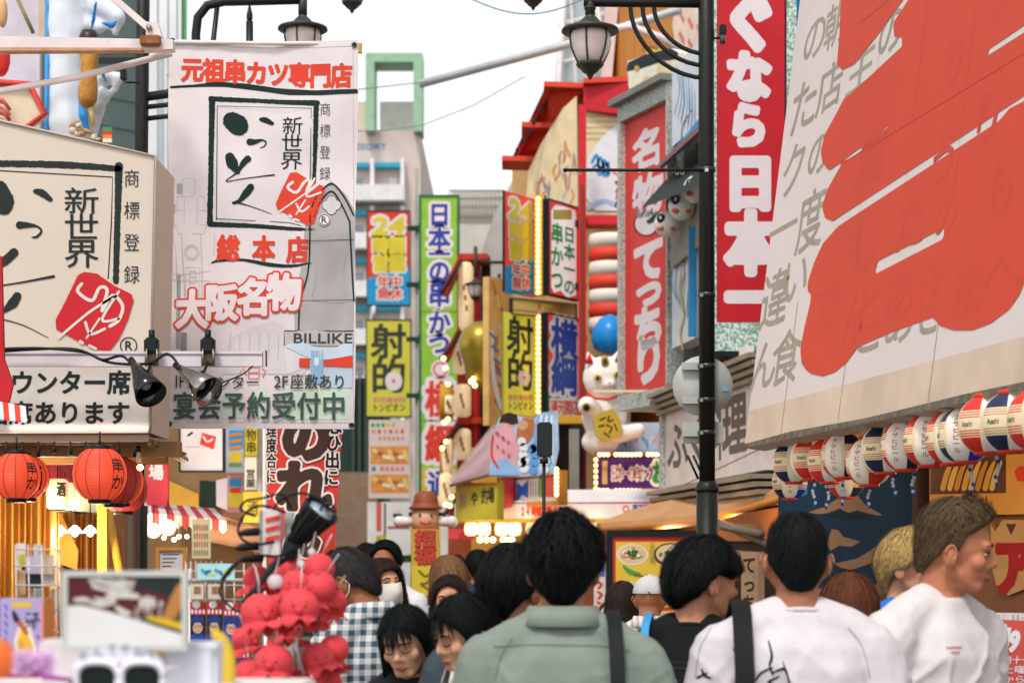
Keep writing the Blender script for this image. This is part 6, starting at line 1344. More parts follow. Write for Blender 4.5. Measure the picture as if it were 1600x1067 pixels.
for pts, w in (([(456, 284), (448, 292), (462, 300), (474, 284), (484, 280), (478, 300), (496, 286)], 2.2), ([(490, 278), (478, 306), (500, 300)], 1.6), ([(436, 330), (470, 306), (486, 296)], 1.3), ([(462, 318), (470, 330), (482, 322)], 1.6), ([(476, 312), (462, 334)], 1.2), ([(452, 336), (454, 338)], 2), ([(460, 342), (466, 344)], 1.6)): ik.brush(pts, w, M('#e2d9da', .85, name='seal_white'), 4, 36)
ik.disc(506, 343, 10, M('#e6dedf', .85, name='mark_white'), 5); ik.disc(506, 343, 9, THIN, 6, inner=.86); ik.text('R', 502, 338, 510, 348, THIN, .03, 6, 16)
# tower line drawing
tl = lambda pts, w=.5, c=LG: ik.line(pts, w, c, 1)
for x0, x1, y0, y1 in ((285, 304, 280, 308), (277, 319, 308, 330), (272, 324, 330, 352)): tl([(x0, y1), (x0, y0), (x1, y0), (x1, y1), (x0, y1)]); 
for pts in (([(272, 352), (280, 366), (318, 366), (324, 352)]), ([(284, 366), (290, 470), (292, 540)]), ([(314, 366), (318, 470), (322, 540)]), ([(268, 356), (276, 400), (280, 540)]), ([(262, 420), (276, 430), (330, 424)]), ([(262, 436), (330, 440)]), ([(288, 310), (288, 350)]), ([(308, 310), (308, 350)])): tl(pts)
ik.disc(300, 395, 12, LG, 1, inner=.9); ik.disc(300, 395, 9, LG, 1, inner=.88); tl([(291, 418), (312, 418), (312, 476), (291, 476), (291, 418)]); ik.cells('日立', 293, 420, 310, 472, LG, .01, 1, 26)
ik.rect(277, 428, 283, 545, M('#9a9a9c', .85, name='shade_grey'), 1); ik.rect(284, 520, 294, 550, M('#8a8d90', .85, name='shade_grey2'), 2); ik.rect(276, 288, 284, 304, GR, 1); ik.rect(267, 320, 274, 334, GR, 1)
for pts in (([(335, 366), (335, 400)]),): tl(pts)
for i, ch in enumerate('総本店'): x = (339, 394, 447)[i]; ik.cells(ch, x, 366 + i, x + 36, 409 + i, REDB, .035, 3, 48, rough=.012)
ik.brush([(330, 412), (345, 407), (380, 406), (420, 413), (455, 415), (488, 410)], [.5, 2.6, 2, 3.2, 2.2, .6], INKB, 2, 110, .15)
for ch, x0, y0, x1, y1 in (('大', 276, 452, 328, 514), ('阪', 322, 444, 374, 502), ('名', 372, 434, 424, 494), ('物', 418, 426, 472, 486)): ik.cells(ch, x0, y0, x1, y1, M('#e4d8da', .85, name='letter_pale'), .045, 4, 56, out=REDB, outw=.05)
# stone arch and plinth (plain)
ik.shape([[(478, 330), (492, 302), (516, 281), (540, 304), (554, 330), (554, 518), (462, 518), (460, 470), (470, 420)]], M('#a9a6a4', .85, name='stone_grey', var=.12), 1, res=110)
for pts in ([(484, 330), (494, 306), (516, 286), (536, 306), (552, 336)], [(490, 338), (500, 314), (516, 298), (530, 314), (546, 346)], [(484, 330), (482, 420), (470, 470), (468, 518)], [(546, 346), (550, 420), (554, 470)]): ik.brush(pts, 1.3, INKB, 3, 90)
for dx, dy in ((-7, 0), (7, 0), (0, -7), (0, 7)): ik.disc(517 + dx, 320 + dy, 7.5, M('#c9c6c4', .85, name='quatrefoil'), 3); ik.disc(517 + dx, 320 + dy, 8.5, INKB, 2)
for x0, x1, y in ((476, 553, 376), (468, 554, 470)): ik.line([(x0, y), (x1, y - 2)], .5, THIN, 3)
ik.brush([(490, 395), (494, 430), (488, 462)], 1, GR, 3, 40); ik.brush([(540, 395), (536, 430), (543, 462)], 1, GR, 3, 40)
ik.rect(446, 517, 554, 540, M('#b9b5b2', .85, name='plinth_grey'), 4); ik.line([(446, 540), (446, 517), (554, 517)], .7, INKB, 5); ik.text('BILLIKE', 461, 521, 552, 536, M('#3a4442', .85, name='plinth_ink'), .02, 6, 26)
# pale street picture low on the cloth
ik.shape([[(360, 530), (395, 512), (430, 500), (455, 516), (480, 530), (480, 585), (350, 585)]], M('#d3ccce', .85, name='pale_building', var=.05), 2); ik.poly([(446, 541), (490, 541), (480, 575), (452, 585)], M('#d9d5d8', .85, name='pale_wall'), 3)
ik.shape([[(446, 541), (470, 531), (490, 541), (520, 546), (553, 530), (553, 556), (510, 562), (490, 562)]], M('#c3d3e2', .85, name='pale_blue'), 5); ik.shape([[(508, 563), (553, 555), (553, 574), (508, 572)]], REDB, 6); ik.rect(470, 560, 486, 574, REDB, 6); ik.rect(488, 548, 507, 600, M('#8fb6d8', .85, name='door_blue'), 5); ik.rect(510, 572, 553, 606, M('#b9c9da', .85, name='low_blue'), 3); ik.disc(497, 565, 4, M('#d9e2ea', .85, name='cloud_white'), 6, ry=7)
for k in range(7): ik.line([(362 + k * 15, 520), (362 + k * 15, 560)], .4, LG, 3)
ik.shape([[(352, 612), (420, 606), (420, 652), (352, 655)]], M('#cfdccc', .85, name='pale_green_field'), 1); ik.shape([[(450, 606), (550, 604), (550, 655), (450, 656)]], M('#c9d9c6', .85, name='pale_green_field2'), 1); ik.rect(385, 610, 398, 656, M('#e3c9c9', .85, name='pale_pink_stripe'), 2)
for pts in (([(386, 570), (394, 562), (406, 562), (414, 570)]), ([(378, 584), (384, 575), (388, 588)]), ([(392, 575), (408, 575), (408, 592), (392, 592), (392, 575)]), ([(392, 583), (408, 583)]), ([(412, 576), (418, 580), (414, 590)])): ik.line(pts, 1, M('#d97a6a', .85, name='pale_red_line'), 3)
dki = M('#3d4543', .85, name='foot_ink')
ik.text('1F', 278, 587, 290, 606, dki, .02, 7, 24); ik.cells('カウンター', 296, 586, 410, 610, dki, .008, 7, 36, d='h'); ik.text('2F', 432, 588, 453, 606, dki, .02, 7, 28); ik.cells('座敷あり', 456, 584, 544, 609, dki, .008, 7, 36, d='h')
ik.cells('宴会予約受付中', 273, 612, 544, 657, M('#3f5a52', .85, name='foot_green_ink', var=.15), .018, 8, 52, d='h', rough=.008)
ik.build('lettering', t)
del bn.pt
m = MB(); 
for x, y in ((271, 66), (554, 72), (265, 662), (549, 664)): m.lathe([(.012, -.002), (.012, .002), (.005, .002), (.005, -.002)], bn.pt(*bn.uv(x, y), .004), M('#4a4a48', .3, .7, name='eyelet'), 14, R=Matrix.Rotation(pi / 2, 3, 'X'))
m.build('eyelet', t)
m = MB()
for y in (78, 652): ik2 = None
for k in range(30): a = .008 + k * (bn.w - .016) / 29
m2 = Ink(bn, .0008)
for y in (74, 660): m2.line([(266 + k * 9.6, y) for k in range(31)], .35, M('#b9aeb2', .9, name='stitch'), 1)
m2.line([(552, 70 + k * 19.5) for k in range(31)], .35, M('#b9aeb2', .9, name='stitch'), 1); m2.build('hem_stitch', t)
# banner arm
t = thing('banner_arm', 'white steel arm and braces carrying the hanging banner', 'bracket', P(120, 66, 7.95)); m = MB(); m.prism([P(-80, 80, 7.9), P(270, 77, 7.95), P(270, 62, 7.95), P(-80, 55, 7.9)], (0, .06, 0), WSTEEL); m.prism([P(-80, 80.2, 7.89), P(222, 79, 7.94), P(222, 75, 7.94), P(-80, 74, 7.89)], (0, .05, 0), M('#b98f72', .6, name='rust_stain', var=.3, scale=12)); m.build('arm', t)
m = MB(); m.tube([P(-80, 157, 8.0), P(120, 121, 8.0), P(268, 84, 8.1)], .0135, WSTEEL, 12); m.build('brace', t)
m = MB(); m.prism([P(-70, -212, 8.02), P(-62, -216, 8.02), P(242, 46, 8.02), P(236, 54, 8.02)], (0, .03, 0), WSTEEL); m.build('strut', t)
m = MB(); m.prism([P(228, 56, 8.0), P(252, 56, 8.0), P(246, 36, 8.0), P(228, 34, 8.0)], (0, .05, 0), WSTEEL); m.lathe([(.012, -.01), (.012, .01)], P(233, 44, 7.99), M('#8a837c', .4, .6, name='bolt'), 12, R=Matrix.Rotation(pi / 2, 3, 'X')); m.build('gusset', t)
m = MB(); m.tube([P(-74, GND, 8.0), P(-74, -240, 8.0)], .035, WSTEEL, 12); m.build('post', t)
m = MB(); m.rbox(P(235, 64, 7.93), (.085, .03, .042), M('#8a5a34', .7, .2, name='rusty_plate', var=.4, scale=40), .006); m.build('rusty_clamp', t)
m = MB(); m.tube([P(262, 66, 8.27), P(564, 70, 8.32)], .008, WSTEEL, 8); m.box(P(562, 76, 8.3), (.02, .02, .04), M('#b08f4a', .4, .5, name='brass_end')); m.build('rod', t)

# ---------------------------------------------------------------- stall sign box
Ys = 7.5; fr_ = upright(0, 190, 232, 672, Ys)
SB = M('#d3c5b5', .6, name='plastic_cream', var=.03, scale=2, dirt=.07)
t = thing('stall_sign', 'big cream sign box with black brush frame and red seal over the left stall', 'sign', P(110, 672, Ys + .3))
m = MB(); m.prism([P(-160, 152, Ys), P(0, 190, Ys), P(243, 245, Ys), P(234, 676, Ys), P(-160, 678, Ys)], (0, .42, 0), SB); m.build('box', t)
m = MB(); al = M('#b3a497', .5, .2, name='edge_trim'); m.tube([P(-160, 151, Ys - .005), P(0, 189, Ys - .005), P(243, 244, Ys - .005), P(234, 676, Ys - .005)], .006, al, 6); m.build('trim', t)
sb2 = Board(P(240, 672, Ys), (0, 1, 0), (0, 0, 1), .62, 1.1); sik = Ink(sb2, .002)
ik = Ink(fr_, .0014); SI = M('#1c2624', .6, name='sign_ink', var=.15); SR = M('#c3202a', .55, name='seal_red', var=.05)
ik.brush([(-150, 254), (0, 256), (100, 258), (186, 264)], [6, 5, 5.5, 4.5], SI, 1, 140, .25); ik.brush([(186, 260), (184, 330), (181, 440)], [6.5, 5, 4.5], SI, 1, 120, .25)
ik.line([(-150, 262), (0, 267), (176, 277), (174, 350), (169, 436)], .9, SI, 1)
ik.brush([(-4, 300), (2, 315), (8, 325)], [18, 20, 10], SI, 2, 44, .1); ik.brush([(55, 299), (66, 302), (79, 312)], [3.5, 6, 3.5], SI, 2, 40, .15); ik.brush([(31, 352), (44, 352), (58, 354), (65, 361), (58, 370), (50, 371)], [6, 4, 1.6, 1.6, 2, .8], SI, 2, 50)
ik.brush([(-8, 420), (8, 408), (22, 395)], [3, 7, 7], SI, 2, 50, .1); ik.brush([(-10, 448), (30, 442), (84, 432)], [1, 1.2, 2.2], SI, 2, 80); ik.brush([(27, 463), (20, 474), (4, 488)], [6.5, 8, 2], SI, 2, 50, .1); ik.brush([(0, 498), (36, 508), (76, 528)], [1, .8, .5], SI, 2, 80)
for i, ch in enumerate('新世界'): ik.cells(ch, 99, 292 + i * 40, 156, 336 + i * 42, SI, .006, 2, 56, rough=.012)
for i, ch in enumerate('商標登録'): ik.cells(ch, 193, 264 + i * 50, 219, 294 + i * 50, SI, -.002, 2, 44)
ik.shape([[(122, 430), (132, 425), (152, 428), (178, 446), (206, 460), (209, 470), (200, 500), (186, 530), (170, 550), (150, 546), (120, 532), (88, 514), (87, 500), (104, 468)]], SR, 3, rough=.002, res=90)
for pts, w in (([(128, 444), (122, 456), (144, 470), (156, 450), (168, 454), (160, 486), (176, 462), (192, 478), (186, 500), (172, 510)], 2.6), ([(186, 456), (160, 500), (186, 498)], 2), ([(92, 528), (140, 488), (178, 464)], 2), ([(134, 504), (142, 522), (164, 514)], 2.2), ([(156, 498), (136, 528)], 1.6), ([(126, 534), (129, 536)], 2.6), ([(140, 540), (150, 545)], 2)): ik.brush(pts, w, M('#d9cfc4', .6, name='seal_pale'), 4, 48)
ik.disc(201, 540, 13.5, SI, 2, inner=.87, n=32); ik.text('R', 196, 533, 207, 547, SI, .02, 2, 20)
ik.rect(-150, 573, 232, 672, M('#d6d0c6', .6, name='lower_panel'), 1)
ik.cells('カウンター席', -22, 578, 205, 617, SI, .03, 2, 48, d='h'); ik.cells('二階席あります', -62, 626, 204, 664, SI, .03, 2, 48, d='h')
ik.build('lettering', t)
m = MB(); led = M('#fff4e6', .4, emit=5, var=0, name='led_dot')
for k in range(44): m.box(P(18 + k * 4.9, 669, Ys - .012), (.0055, .006, .006), led)
m.build('led_strip', t)
m = MB(); m.prism([P(-160, 692, Ys + .03), P(232, 690, Ys + .03), P(232, 679, Ys + .03), P(-160, 679, Ys + .03)], (0, .03, 0), M('#b3a58c', .6, name='lower_edge')); lo = m.build('lower_edge', t)
t = thing('lamp_rail', 'white metal rail holding two clip lamps in front of the stall sign', 'rail', P(220, 560, 7.35)); m = MB(); m.box(P(178, 561, 7.36), (.565 * 2.02, .03, .058), M('#d9cfd4', .5, name='rail_white', dirt=.15)); m.box(P(178, 553, 7.343), (.565 * 2.02, .004, .004), M('#9f959a', .5, name='rail_groove')); m.build('rail', t)
m = MB(); m.box(P(416, 560, 7.36), (.004, .032, .06), M('#5a5352', .6, name='rail_end')); m.build('end_cap', t)
CHROME = M('#8f8a85', .14, .95, name='polished_steel', var=.05); DKCH = M('#3a3d3a', .12, .9, name='dark_chrome')
for i, (cx, top, mouth, mt, lab) in enumerate(((237, (211, 572), (236, 616), DKCH, 'dark reflective clip lamp pointing down on the white rail'), (325, (284, 578), (327, 612), CHROME, 'bright chrome clip lamp pointing right on the white rail'))):
    t = thing('clip_lamp', lab, 'lamp', P(cx, 548, 7.3), 'clip lamps on the white rail'); a = P(*top, 7.22); b = P(*mouth, 7.12); d = (b - a).normalized(); L = (b - a).length
    R = d.to_track_quat('Z', 'Y').to_matrix(); r = .062
    m = MB(); m.lathe([(.011, -.01), (.018, 0), (.028, L * .25), (.046, L * .6), (r * .98, L), (r * .93, L * 1.01), (.043, L * .62), (.024, L * .28), (.001, L * .1)], a, mt, 28, R=R); m.build('lamp_shade', t)
    m = MB(); m.tube([a - d * .045, a + d * .004], [.011, .014], BLACK, 12); m.build('socket', t)
    m = MB(); m.ell(a + d * L * .62, .026, M('#cfc8bd', .3, name='bulb_off'), 12); m.build('bulb', t)
    m = MB(); m.rbox(P(cx, 540, 7.30), (.055, .04, .06), BLACK, .008); m.lathe([(.012, -.02), (.012, .02)], P(cx, 524, 7.3), BLACK, 10); m.rbox(P(cx, 562, 7.31), (.05, .03, .045), M('#50493c', .35, .5, name='clip_steel'), .006)
    for sx in (-1, 1): m.tube([P(cx + sx * 8, 545, 7.27), P(cx + sx * 9, 572, 7.27)], .004, M('#8a826c', .3, .7, name='spring'), 6)
    m.build('clip', t); m = MB(); m.tube([P(cx, 566, 7.28), P(cx - 6, 580, 7.2), a.lerp(b, .3)], .006, BLACK, 6); m.build('swivel', t)
def cable(pts, lab, r=.0055, mat=BLACK, group=None, name='cable'):
    pp = []
    for i in range(len(pts) - 1):
        p0, p1, p2, p3 = [np.array(pts[max(0, min(len(pts) - 1, i + k))], float) for k in (-1, 0, 1, 2)]
        for q in range(6):
            t_ = q / 6; pp.append(.5 * ((2 * p1) + (-p0 + p2) * t_ + (2 * p0 - 5 * p1 + 4 * p2 - p3) * t_ ** 2 + (-p0 + 3 * p1 - 3 * p2 + p3) * t_ ** 3))
    pp.append(np.array(pts[-1], float)); m = MB(); m.tube([P(*p) for p in pp], r, mat, 6); return m.build(name, None, lab, 'cable', group)
cable([(-20, 546, 7.3), (60, 544, 7.3), (130, 550, 7.3), (160, 562, 7.28), (190, 556, 7.26), (207, 572, 7.22)], 'black cable looping along the white rail to the dark clip lamp'); cable([(-20, 551, 7.31), (50, 546, 7.31), (120, 546, 7.3), (170, 566, 7.28), (230, 568, 7.25), (262, 553, 7.25), (282, 575, 7.22)], 'black cable running along the white rail to the bright clip lamp'); cable([(346, 598, 7.2), (380, 584, 7.3), (405, 562, 7.38)], 'short black cable from the bright clip lamp to the rail end', .003)

# ---------------------------------------------------------------- stall under the sign
st = thing('food_stall', 'warm lit food stall with gold curtains under the cream sign box', 'stall', P(60, GND, 8.4))
m = MB(); BW = Mpat('wood', '#9a7a4e', '#7c5c36', (4, 4, 4), name='stall_beam'); m.box(P(60, 702, 7.75), (1.15, .06, .06), BW); m.box(P(60, 718, 8.2), (1.1, .05, .04), BW); m.tube([P(232, 686, 7.55), P(262, 700, 8.1), P(290, 718, 8.6)], .014, M('#9a8a6c', .3, .7, name='brass_pipe'), 8); m.tube([P(232, 694, 7.55), P(286, 720, 8.6)], .009, M('#9a8a6c', .3, .7, name='brass_pipe'), 8); m.build('beam', st)
m = MB(); 
for k in range(3): m.prism([P(-160, 694 + k * 5, 7.6 + k * .3), P(240 + k * 18, 694 + k * 6, 7.6 + k * .3), P(240 + k * 18, 690 + k * 6, 7.6 + k * .3), P(-160, 690 + k * 5, 7.6 + k * .3)], (0, .25, 0), BW)
m.build('slatted_ceiling', st)
GC = M('#b5823c', .35, .25, name='gold_curtain', var=.15, scale=6)
m = MB(); m.grid(lambda a, b: P(-60 + a * 148 + 4 * b, 1290 - b * 530, 8.6 + .05 * sin(a * 46) + .03 * sin(a * 19 + b * 2) + .02 * mnoise.noise(Vector((a * 9, b * 3, 0)))), 120, 10, GC, thick=(0, .01, 0)); m.build('curtain', st)
m = MB(); m.grid(lambda a, b: P(84 + a * 66, 1240 - b * 440, 9.3 + .05 * sin(a * 22) + .03 * mnoise.noise(Vector((a * 6, b * 3, 4)))), 60, 10, M('#a9702e', .55, name='amber_curtain', var=.25, scale=3), thick=(0, .01, 0)); m.build('curtain', st)
m = MB(); m.prism([P(-160, GND, 10.2), P(215, GND, 10.2), P(215, 720, 10.2), P(-160, 720, 10.2)], (0, .06, 0), M('#7d4e2a', .7, name='stall_back', var=.3, scale=3)); m.build('back_wall', st)
m = MB(); m.box(P(161, 890, 9.0) + Vector((0, 0, -.4)), (.045, .05, 1.9), M('#b58a2e', .5, name='mustard_post')); m.tube([P(168, 790, 9.2), P(184, 880, 9.0), P(198, 960, 8.9)], .02, M('#b58a2e', .5, name='mustard_post'), 8); m.build('post', st)
for x, Yk in ((-150, 7.6), (-150, 9.9), (206, 9.9)): m = MB(); m.tube([P(x, 692, Yk), P(x, GND, Yk)], .035, DWOOD, 8); m.build('post', st)
m = MB(); m.prism([P(92, 880, 9.1), P(94, 800, 9.1), P(122, 860, 9.1), P(120, 890, 9.1)], (0, .02, 0), M('#c98a36', .5, name='tied_curtain')); m.build('tied_cloth', st)
for k, x in enumerate((93, 117, 141)):
    t = thing('pendant_lamp', ['white enamel pendant lamp nearest the gold curtain', 'white enamel pendant lamp between two others', 'white enamel pendant lamp nearest the mustard post'][k], 'lamp', P(x, 830, 8.8 + .1 * k), 'pendant lamps in the stall'); c = P(x, 830, 8.8 + .1 * k); m = MB(); m.lathe([(.009, .03), (.016, .022), (.022, .018), (.042, -.008), (.04, -.009), (.02, .013), (.001, .016)], c, M('#efe6da', .4, name='enamel', emit=.35), 20); m.build('lamp_shade', t)
    m = MB(); m.ell(c - Vector((0, 0, .008)), .0165, BULB, 12); m.build('bulb', t); m = MB(); m.tube([c + Vector((0, 0, .028)), c + Vector((0, 0, .045)), c + Vector((0, 0, .36))], [.008, .003, .003], BLACK, 6); m.build('cord', t)
m = MB(); m.prism([P(70, 762, 8.3), P(128, 764, 9.2), P(120, 722, 9.2), P(66, 716, 8.3)], (0, .04, 0), M('#a82838', .7, name='red_valance', var=.15)); m.build('red_cloth', st)
tc_ = None
for k in range(7):
    x = 90 + k * 11.8; Yk = 8.4 + k * .28; y = 772 + k * 3.4; r = (17 - k * 1.2) * Yk / 3000; h = (24 - k * 2.2) * Yk / 3000
    t = thing('paper_lantern', 'cream paper lantern in a receding row under the red cloth, ' + ['nearest and largest', 'second nearest', 'third nearest', 'fourth from the front', 'fifth from the front', 'next to farthest', 'farthest and smallest'][k], 'lantern', P(x, y, Yk), 'cream lanterns inside the stall'); c = P(x, y, Yk)
    m = MB(); m.lathe([(r * .7, -h), (r, -h * .85), (r, h * .85), (r * .7, h)], c, M('#e8dcb4', .6, name='cream_paper', emit=.3), 16); m.build('shade', t); m = MB(); m.lathe([(r * .72, -h - .006), (r * .72, -h)], c, BLACK, 14); m.build('ring', t)
    m = MB(); m.tube([c + Vector((0, 0, h)), c + Vector((0, 0, h + .05))], .003, BLACK, 4); m.build('cord', t)
    if k == 0:
        ik = Ink(upright(80, 750, 105, 800, Yk - r - .004), .001); ik.cells('酒', 88, 752, 103, 776, BLACK, .03, 1, 24); ik.build('lettering', t)
for (x, y, Yk, w) in ((40, 830, 8.2, 7), (117, 840, 8.7, 7), (60, 720, 7.9, 4), (150, 880, 8.5, 6)): glow('stall_light', P(x, y, Yk), w, .05)
for (x, y, Yk, w) in ((210, 832, 11.4, 6), (270, 835, 12.0, 8), (360, 850, 12.6, 6)): glow('stall_light', P(x, y, Yk), w, .08)
# red round lanterns
RP = bpy.data.materials.new('red_lantern_paper'); RP.use_nodes = True; nt = RP.node_tree; bs = nt.nodes['Principled BSDF']; bs.inputs['Base Color'].default_value = (*lin('#d23a22'), 1); bs.inputs['Roughness'].default_value = .5
bs.inputs['Emission Color'].default_value = (1.0, .10, .03, 1); bs.inputs['Emission Strength'].default_value = .28
wv = nt.nodes.new('ShaderNodeTexWave'); wv.bands_direction = 'Z'; wv.inputs['Scale'].default_value = 55; tcn = nt.nodes.new('ShaderNodeTexCoord'); bpn = nt.nodes.new('ShaderNodeBump'); bpn.inputs['Strength'].default_value = .5; bpn.inputs['Distance'].default_value = .004
nt.links.new(tcn.outputs['Object'], wv.inputs[0]); nt.links.new(wv.outputs['Fac'], bpn.inputs['Height']); nt.links.new(bpn.outputs[0], bs.inputs['Normal'])
RPD = RP.copy(); RPD.name = 'red_lantern_paper_dark'; RPD.node_tree.nodes['Principled BSDF'].inputs['Emission Strength'].default_value = .05; RPD.node_tree.nodes['Principled BSDF'].inputs['Base Color'].default_value = (*lin('#a82430'), 1)
for i, (x, y, r, Yk, mt, lab) in enumerate(((26, 744, 37, 7.35, RP, 'glowing round red lantern at the left edge of the stall'), (42, 746, 34, 7.75, RP, 'round red lantern with a black character behind the leftmost one'), (156, 741, 42, 7.3, RP, 'large glowing red lantern nearest under the sign box corner'), (178, 750, 39, 7.8, RPD, 'dark red lantern just behind the large glowing one'), (188, 752, 36, 8.2, RP, 'red lantern third in the row under the sign box corner'), (193, 765, 36, 8.6, RPD, 'dim red lantern at the back of the row beside the lamp post'))):
    c = P(x, y, Yk); R_ = r * Yk / 3000; t = thing('red_lantern', lab, 'lantern', c, 'round red lanterns under the sign box'); m = MB(); prof = [(R_ * max(.42, math.sqrt(max(0, 1 - (z / 1.06) ** 2))) , R_ * z) for z in [-.93 + 1.86 * k / 24 for k in range(25)]]; m.lathe(prof, c, mt, 40); sh_ = m.build('shade', t)
    for k in range(12):
        a = 2 * pi * k / 12 + .2; m = MB(); m.tube([c + Vector((cos(a) * (q + .001), sin(a) * (q + .001), z)) for q, z in prof], .0012, M('#7d1a14', .6, name='lantern_seam'), 4, caps=False); m.build('seam', sh_)
    for s_ in (-1, 1): m = MB(); m.lathe([(R_ * .40, -.012), (R_ * .43, -.01), (R_ * .43, .01), (R_ * .40, .012)], c + Vector((0, 0, s_ * R_ * .97)), BLACK, 24); m.build('black_ring', t)
    m = MB(); m.tube([c + Vector((0, 0, R_)), c + Vector((0, 0, R_ + .06))], .004, BLACK, 5); m.build('cord', t)
    if i in (1, 2, 0):
        ik = Ink(Flat(), .0015); ik.lay = 1
        def wr(a, z, h, c=c, R_=R_): q = R_ * math.sqrt(max(.05, 1 - (z / R_ / 1.06) ** 2)) + h * .0015; return c + Vector((cos(a) * q, sin(a) * q, z))
        a0 = -pi / 2 + (.62 if i == 1 else .95)
        if i == 1: ik.cells('酒', a0 - .42, -R_ * .62, a0 + .42, R_ * .6, SI, .03, 1, 40, out=M('#d9c9a0', .6, name='ink_outline'), outw=.04)
        else:
            ik.cells('串', a0 - .3, R_ * .05, a0 + .3, R_ * .62, SI, .02, 1, 30); ik.cells('か', a0 - .3, -R_ * .6, a0 + .3, R_ * .0, SI, .02, 1, 30)
        ik.build('lettering', t, wr)
for k in range(9):
    x = 10 + k * 25; t = thing('bulb_holder', 'black bulb holder clipped along the stall ceiling slats', 'bulb holder', P(x, 703, 7.5), 'bulb holders on the stall ceiling'); m = MB(); m.tube([P(x, 690, 7.5), P(x, 699, 7.5), P(x, 700, 7.5), P(x, 708 + k % 3 * 3, 7.5)], [.004, .004, .009, .008], BLACK, 7); m.build('holder', t)
t = thing('light_bulb', 'bare glowing bulb in a black holder beside the lamp post', 'bulb', P(219, 722, 7.6)); m = MB(); m.tube([P(216, 696, 7.6), P(216, 706, 7.6)], [.008, .012], BLACK, 8); m.build('holder', t); m = MB(); m.tube([P(216, 706, 7.6), P(217, 722, 7.6)], .010, M('#cdb99a', .4, name='bulb_neck'), 10); m.ell(P(219, 730, 7.6), .013, BULB, 10); m.build('glass', t)
m = MB(); m.prism([P(-60, 650, 6.9), P(8, 650, 6.9), P(20, 600, 6.9), P(6, 560, 6.9), P(2, 400, 6.9), P(-60, 400, 6.9)], (0, .02, 0), M('#b3242c', .8, name='red_flag', var=.15)); m.build('red_flag', None, 'red cloth edge hanging at the far left of the cream sign box', 'flag')
t = thing('striped_awning', 'tiny red and white striped awning at the left edge below the cream sign', 'awning', P(10, 650, 6.8)); m = MB()
for k in range(10): m.prism([P(-50 + k * 9, 622 + k * 1.6, 6.9), P(-41 + k * 9, 623.6 + k * 1.6, 6.9), P(-39 + k * 9, 650 + k * 1.2, 6.7), P(-48 + k * 9, 648.8 + k * 1.2, 6.7)], (0, 0, .008), [RED, WHITE][k % 2])
m.build('sheet', t)

# ---------------------------------------------------------------- sculpture and skewer, top left
Y = 11.0; k_ = Y / 3000
t = thing('white_sculpture', 'white and blue billowing sculpture above the cream sign box', 'sculpture', P(115, 240, Y + .2)); SW = Mpat('wood', '#e2e2e6', '#cfdbe8', (1.5, 1.5, 1.5), .5, name='foam_white'); SBm = M('#3f9be0', .5, name='foam_blue', var=.25, scale=12)
V, N, Fc = sculpt([('c', [P(108, 260, Y), P(104, 120, Y), P(112, -60, Y)], [34 * k_, 32 * k_, 40 * k_]), ('c', [P(140, -30, Y), P(160, 10, Y - .05), P(182, 30, Y - .1), P(180, 52, Y - .1)], [36 * k_, 26 * k_, 15 * k_, 7 * k_]), ('c', [P(140, 30, Y), P(158, 44, Y - .1)], [20 * k_, 9 * k_]), ('c', [P(150, 140, Y), P(168, 118, Y - .1), P(184, 122, Y - .1), P(180, 142, Y - .1)], [14 * k_, 13 * k_, 10 * k_, 5 * k_]), ('c', [P(142, 175, Y), P(162, 150, Y - .1), P(158, 162, Y - .1)], [15 * k_, 12 * k_, 8 * k_]), ('c', [P(130, 210, Y), P(150, 170, Y)], [22 * k_, 14 * k_]), ('e', P(100, 190, Y - .05), (30 * k_, 16 * k_, 30 * k_))], .016, 4)
m = MB(); m.add([tuple(Vector(v) + Vector(n) * (.012 * mnoise.noise(Vector(v) * 9))) for v, n in zip(V, N)], Fc, SW, True); m.build('body', t)
V, N, Fc = sculpt([('c', [P(72, 240, Y - .09), P(73, 120, Y - .09), P(78, -30, Y - .06)], [5 * k_, 4 * k_, 7 * k_]), ('c', [P(150, 4, Y - .27), P(146, 30, Y - .22), P(142, 50, Y - .18)], [3 * k_, 4 * k_, 2 * k_]), ('c', [P(160, 36, Y - .22), P(174, 40, Y - .2), P(182, 34, Y - .2)], [3 * k_, 6 * k_, 3 * k_]), ('c', [P(128, 150, Y - .12), P(130, 180, Y - .12), P(136, 206, Y - .1)], [6 * k_, 8 * k_, 4 * k_]), ('c', [P(160, 114, Y - .2), P(166, 128, Y - .2)], [4 * k_, 3 * k_])], .012, 3)
m = MB(); m.add([tuple(v) for v in V], Fc, SBm, True); m.build('blue_marking', t).name = 'blue_streak'  # blue strokes belonging to the sculpture's own colouring
m = MB(); m.prism([P(60, 60, Y + .3), P(70, 60, Y + .3), P(70, -80, Y + .3), P(60, -80, Y + .3)], (0, .05, 0), M('#cdb7a2', .6, name='tan_post')); m.tube([P(28, 0, Y - .1), P(52, 52, Y - .1)], .012, M('#8a7a4c', .5, name='olive_rod'), 6); m.prism([P(-60, 260, Y + .35), P(62, 260, Y + .35), P(62, -80, Y + .35), P(-60, -80, Y + .35)], (0, .05, 0), M('#d3c9d4', .6, name='lilac_panel', var=.15, scale=5)); m.build('back_panel', t)
t = thing('skewer_model', 'giant golden brown skewer model with a dark dipped top beside the white sculpture', 'model', P(143, 190, Y - .3)); m = MB(); m.lathe([(.001, -.21), (.03, -.2), (.052, -.16), (.055, -.1), (.045, -.03), (.047, .05), (.052, .10), (.05, .155), (.04, .2), (.001, .21)], P(139, 112, Y - .3), M('#b8813a', .5, name='fried_gold', var=.3, scale=14, bump=.5, bscale=60), 20, R=Matrix.Rotation(.05, 3, 'Y')); m.build('food', t)
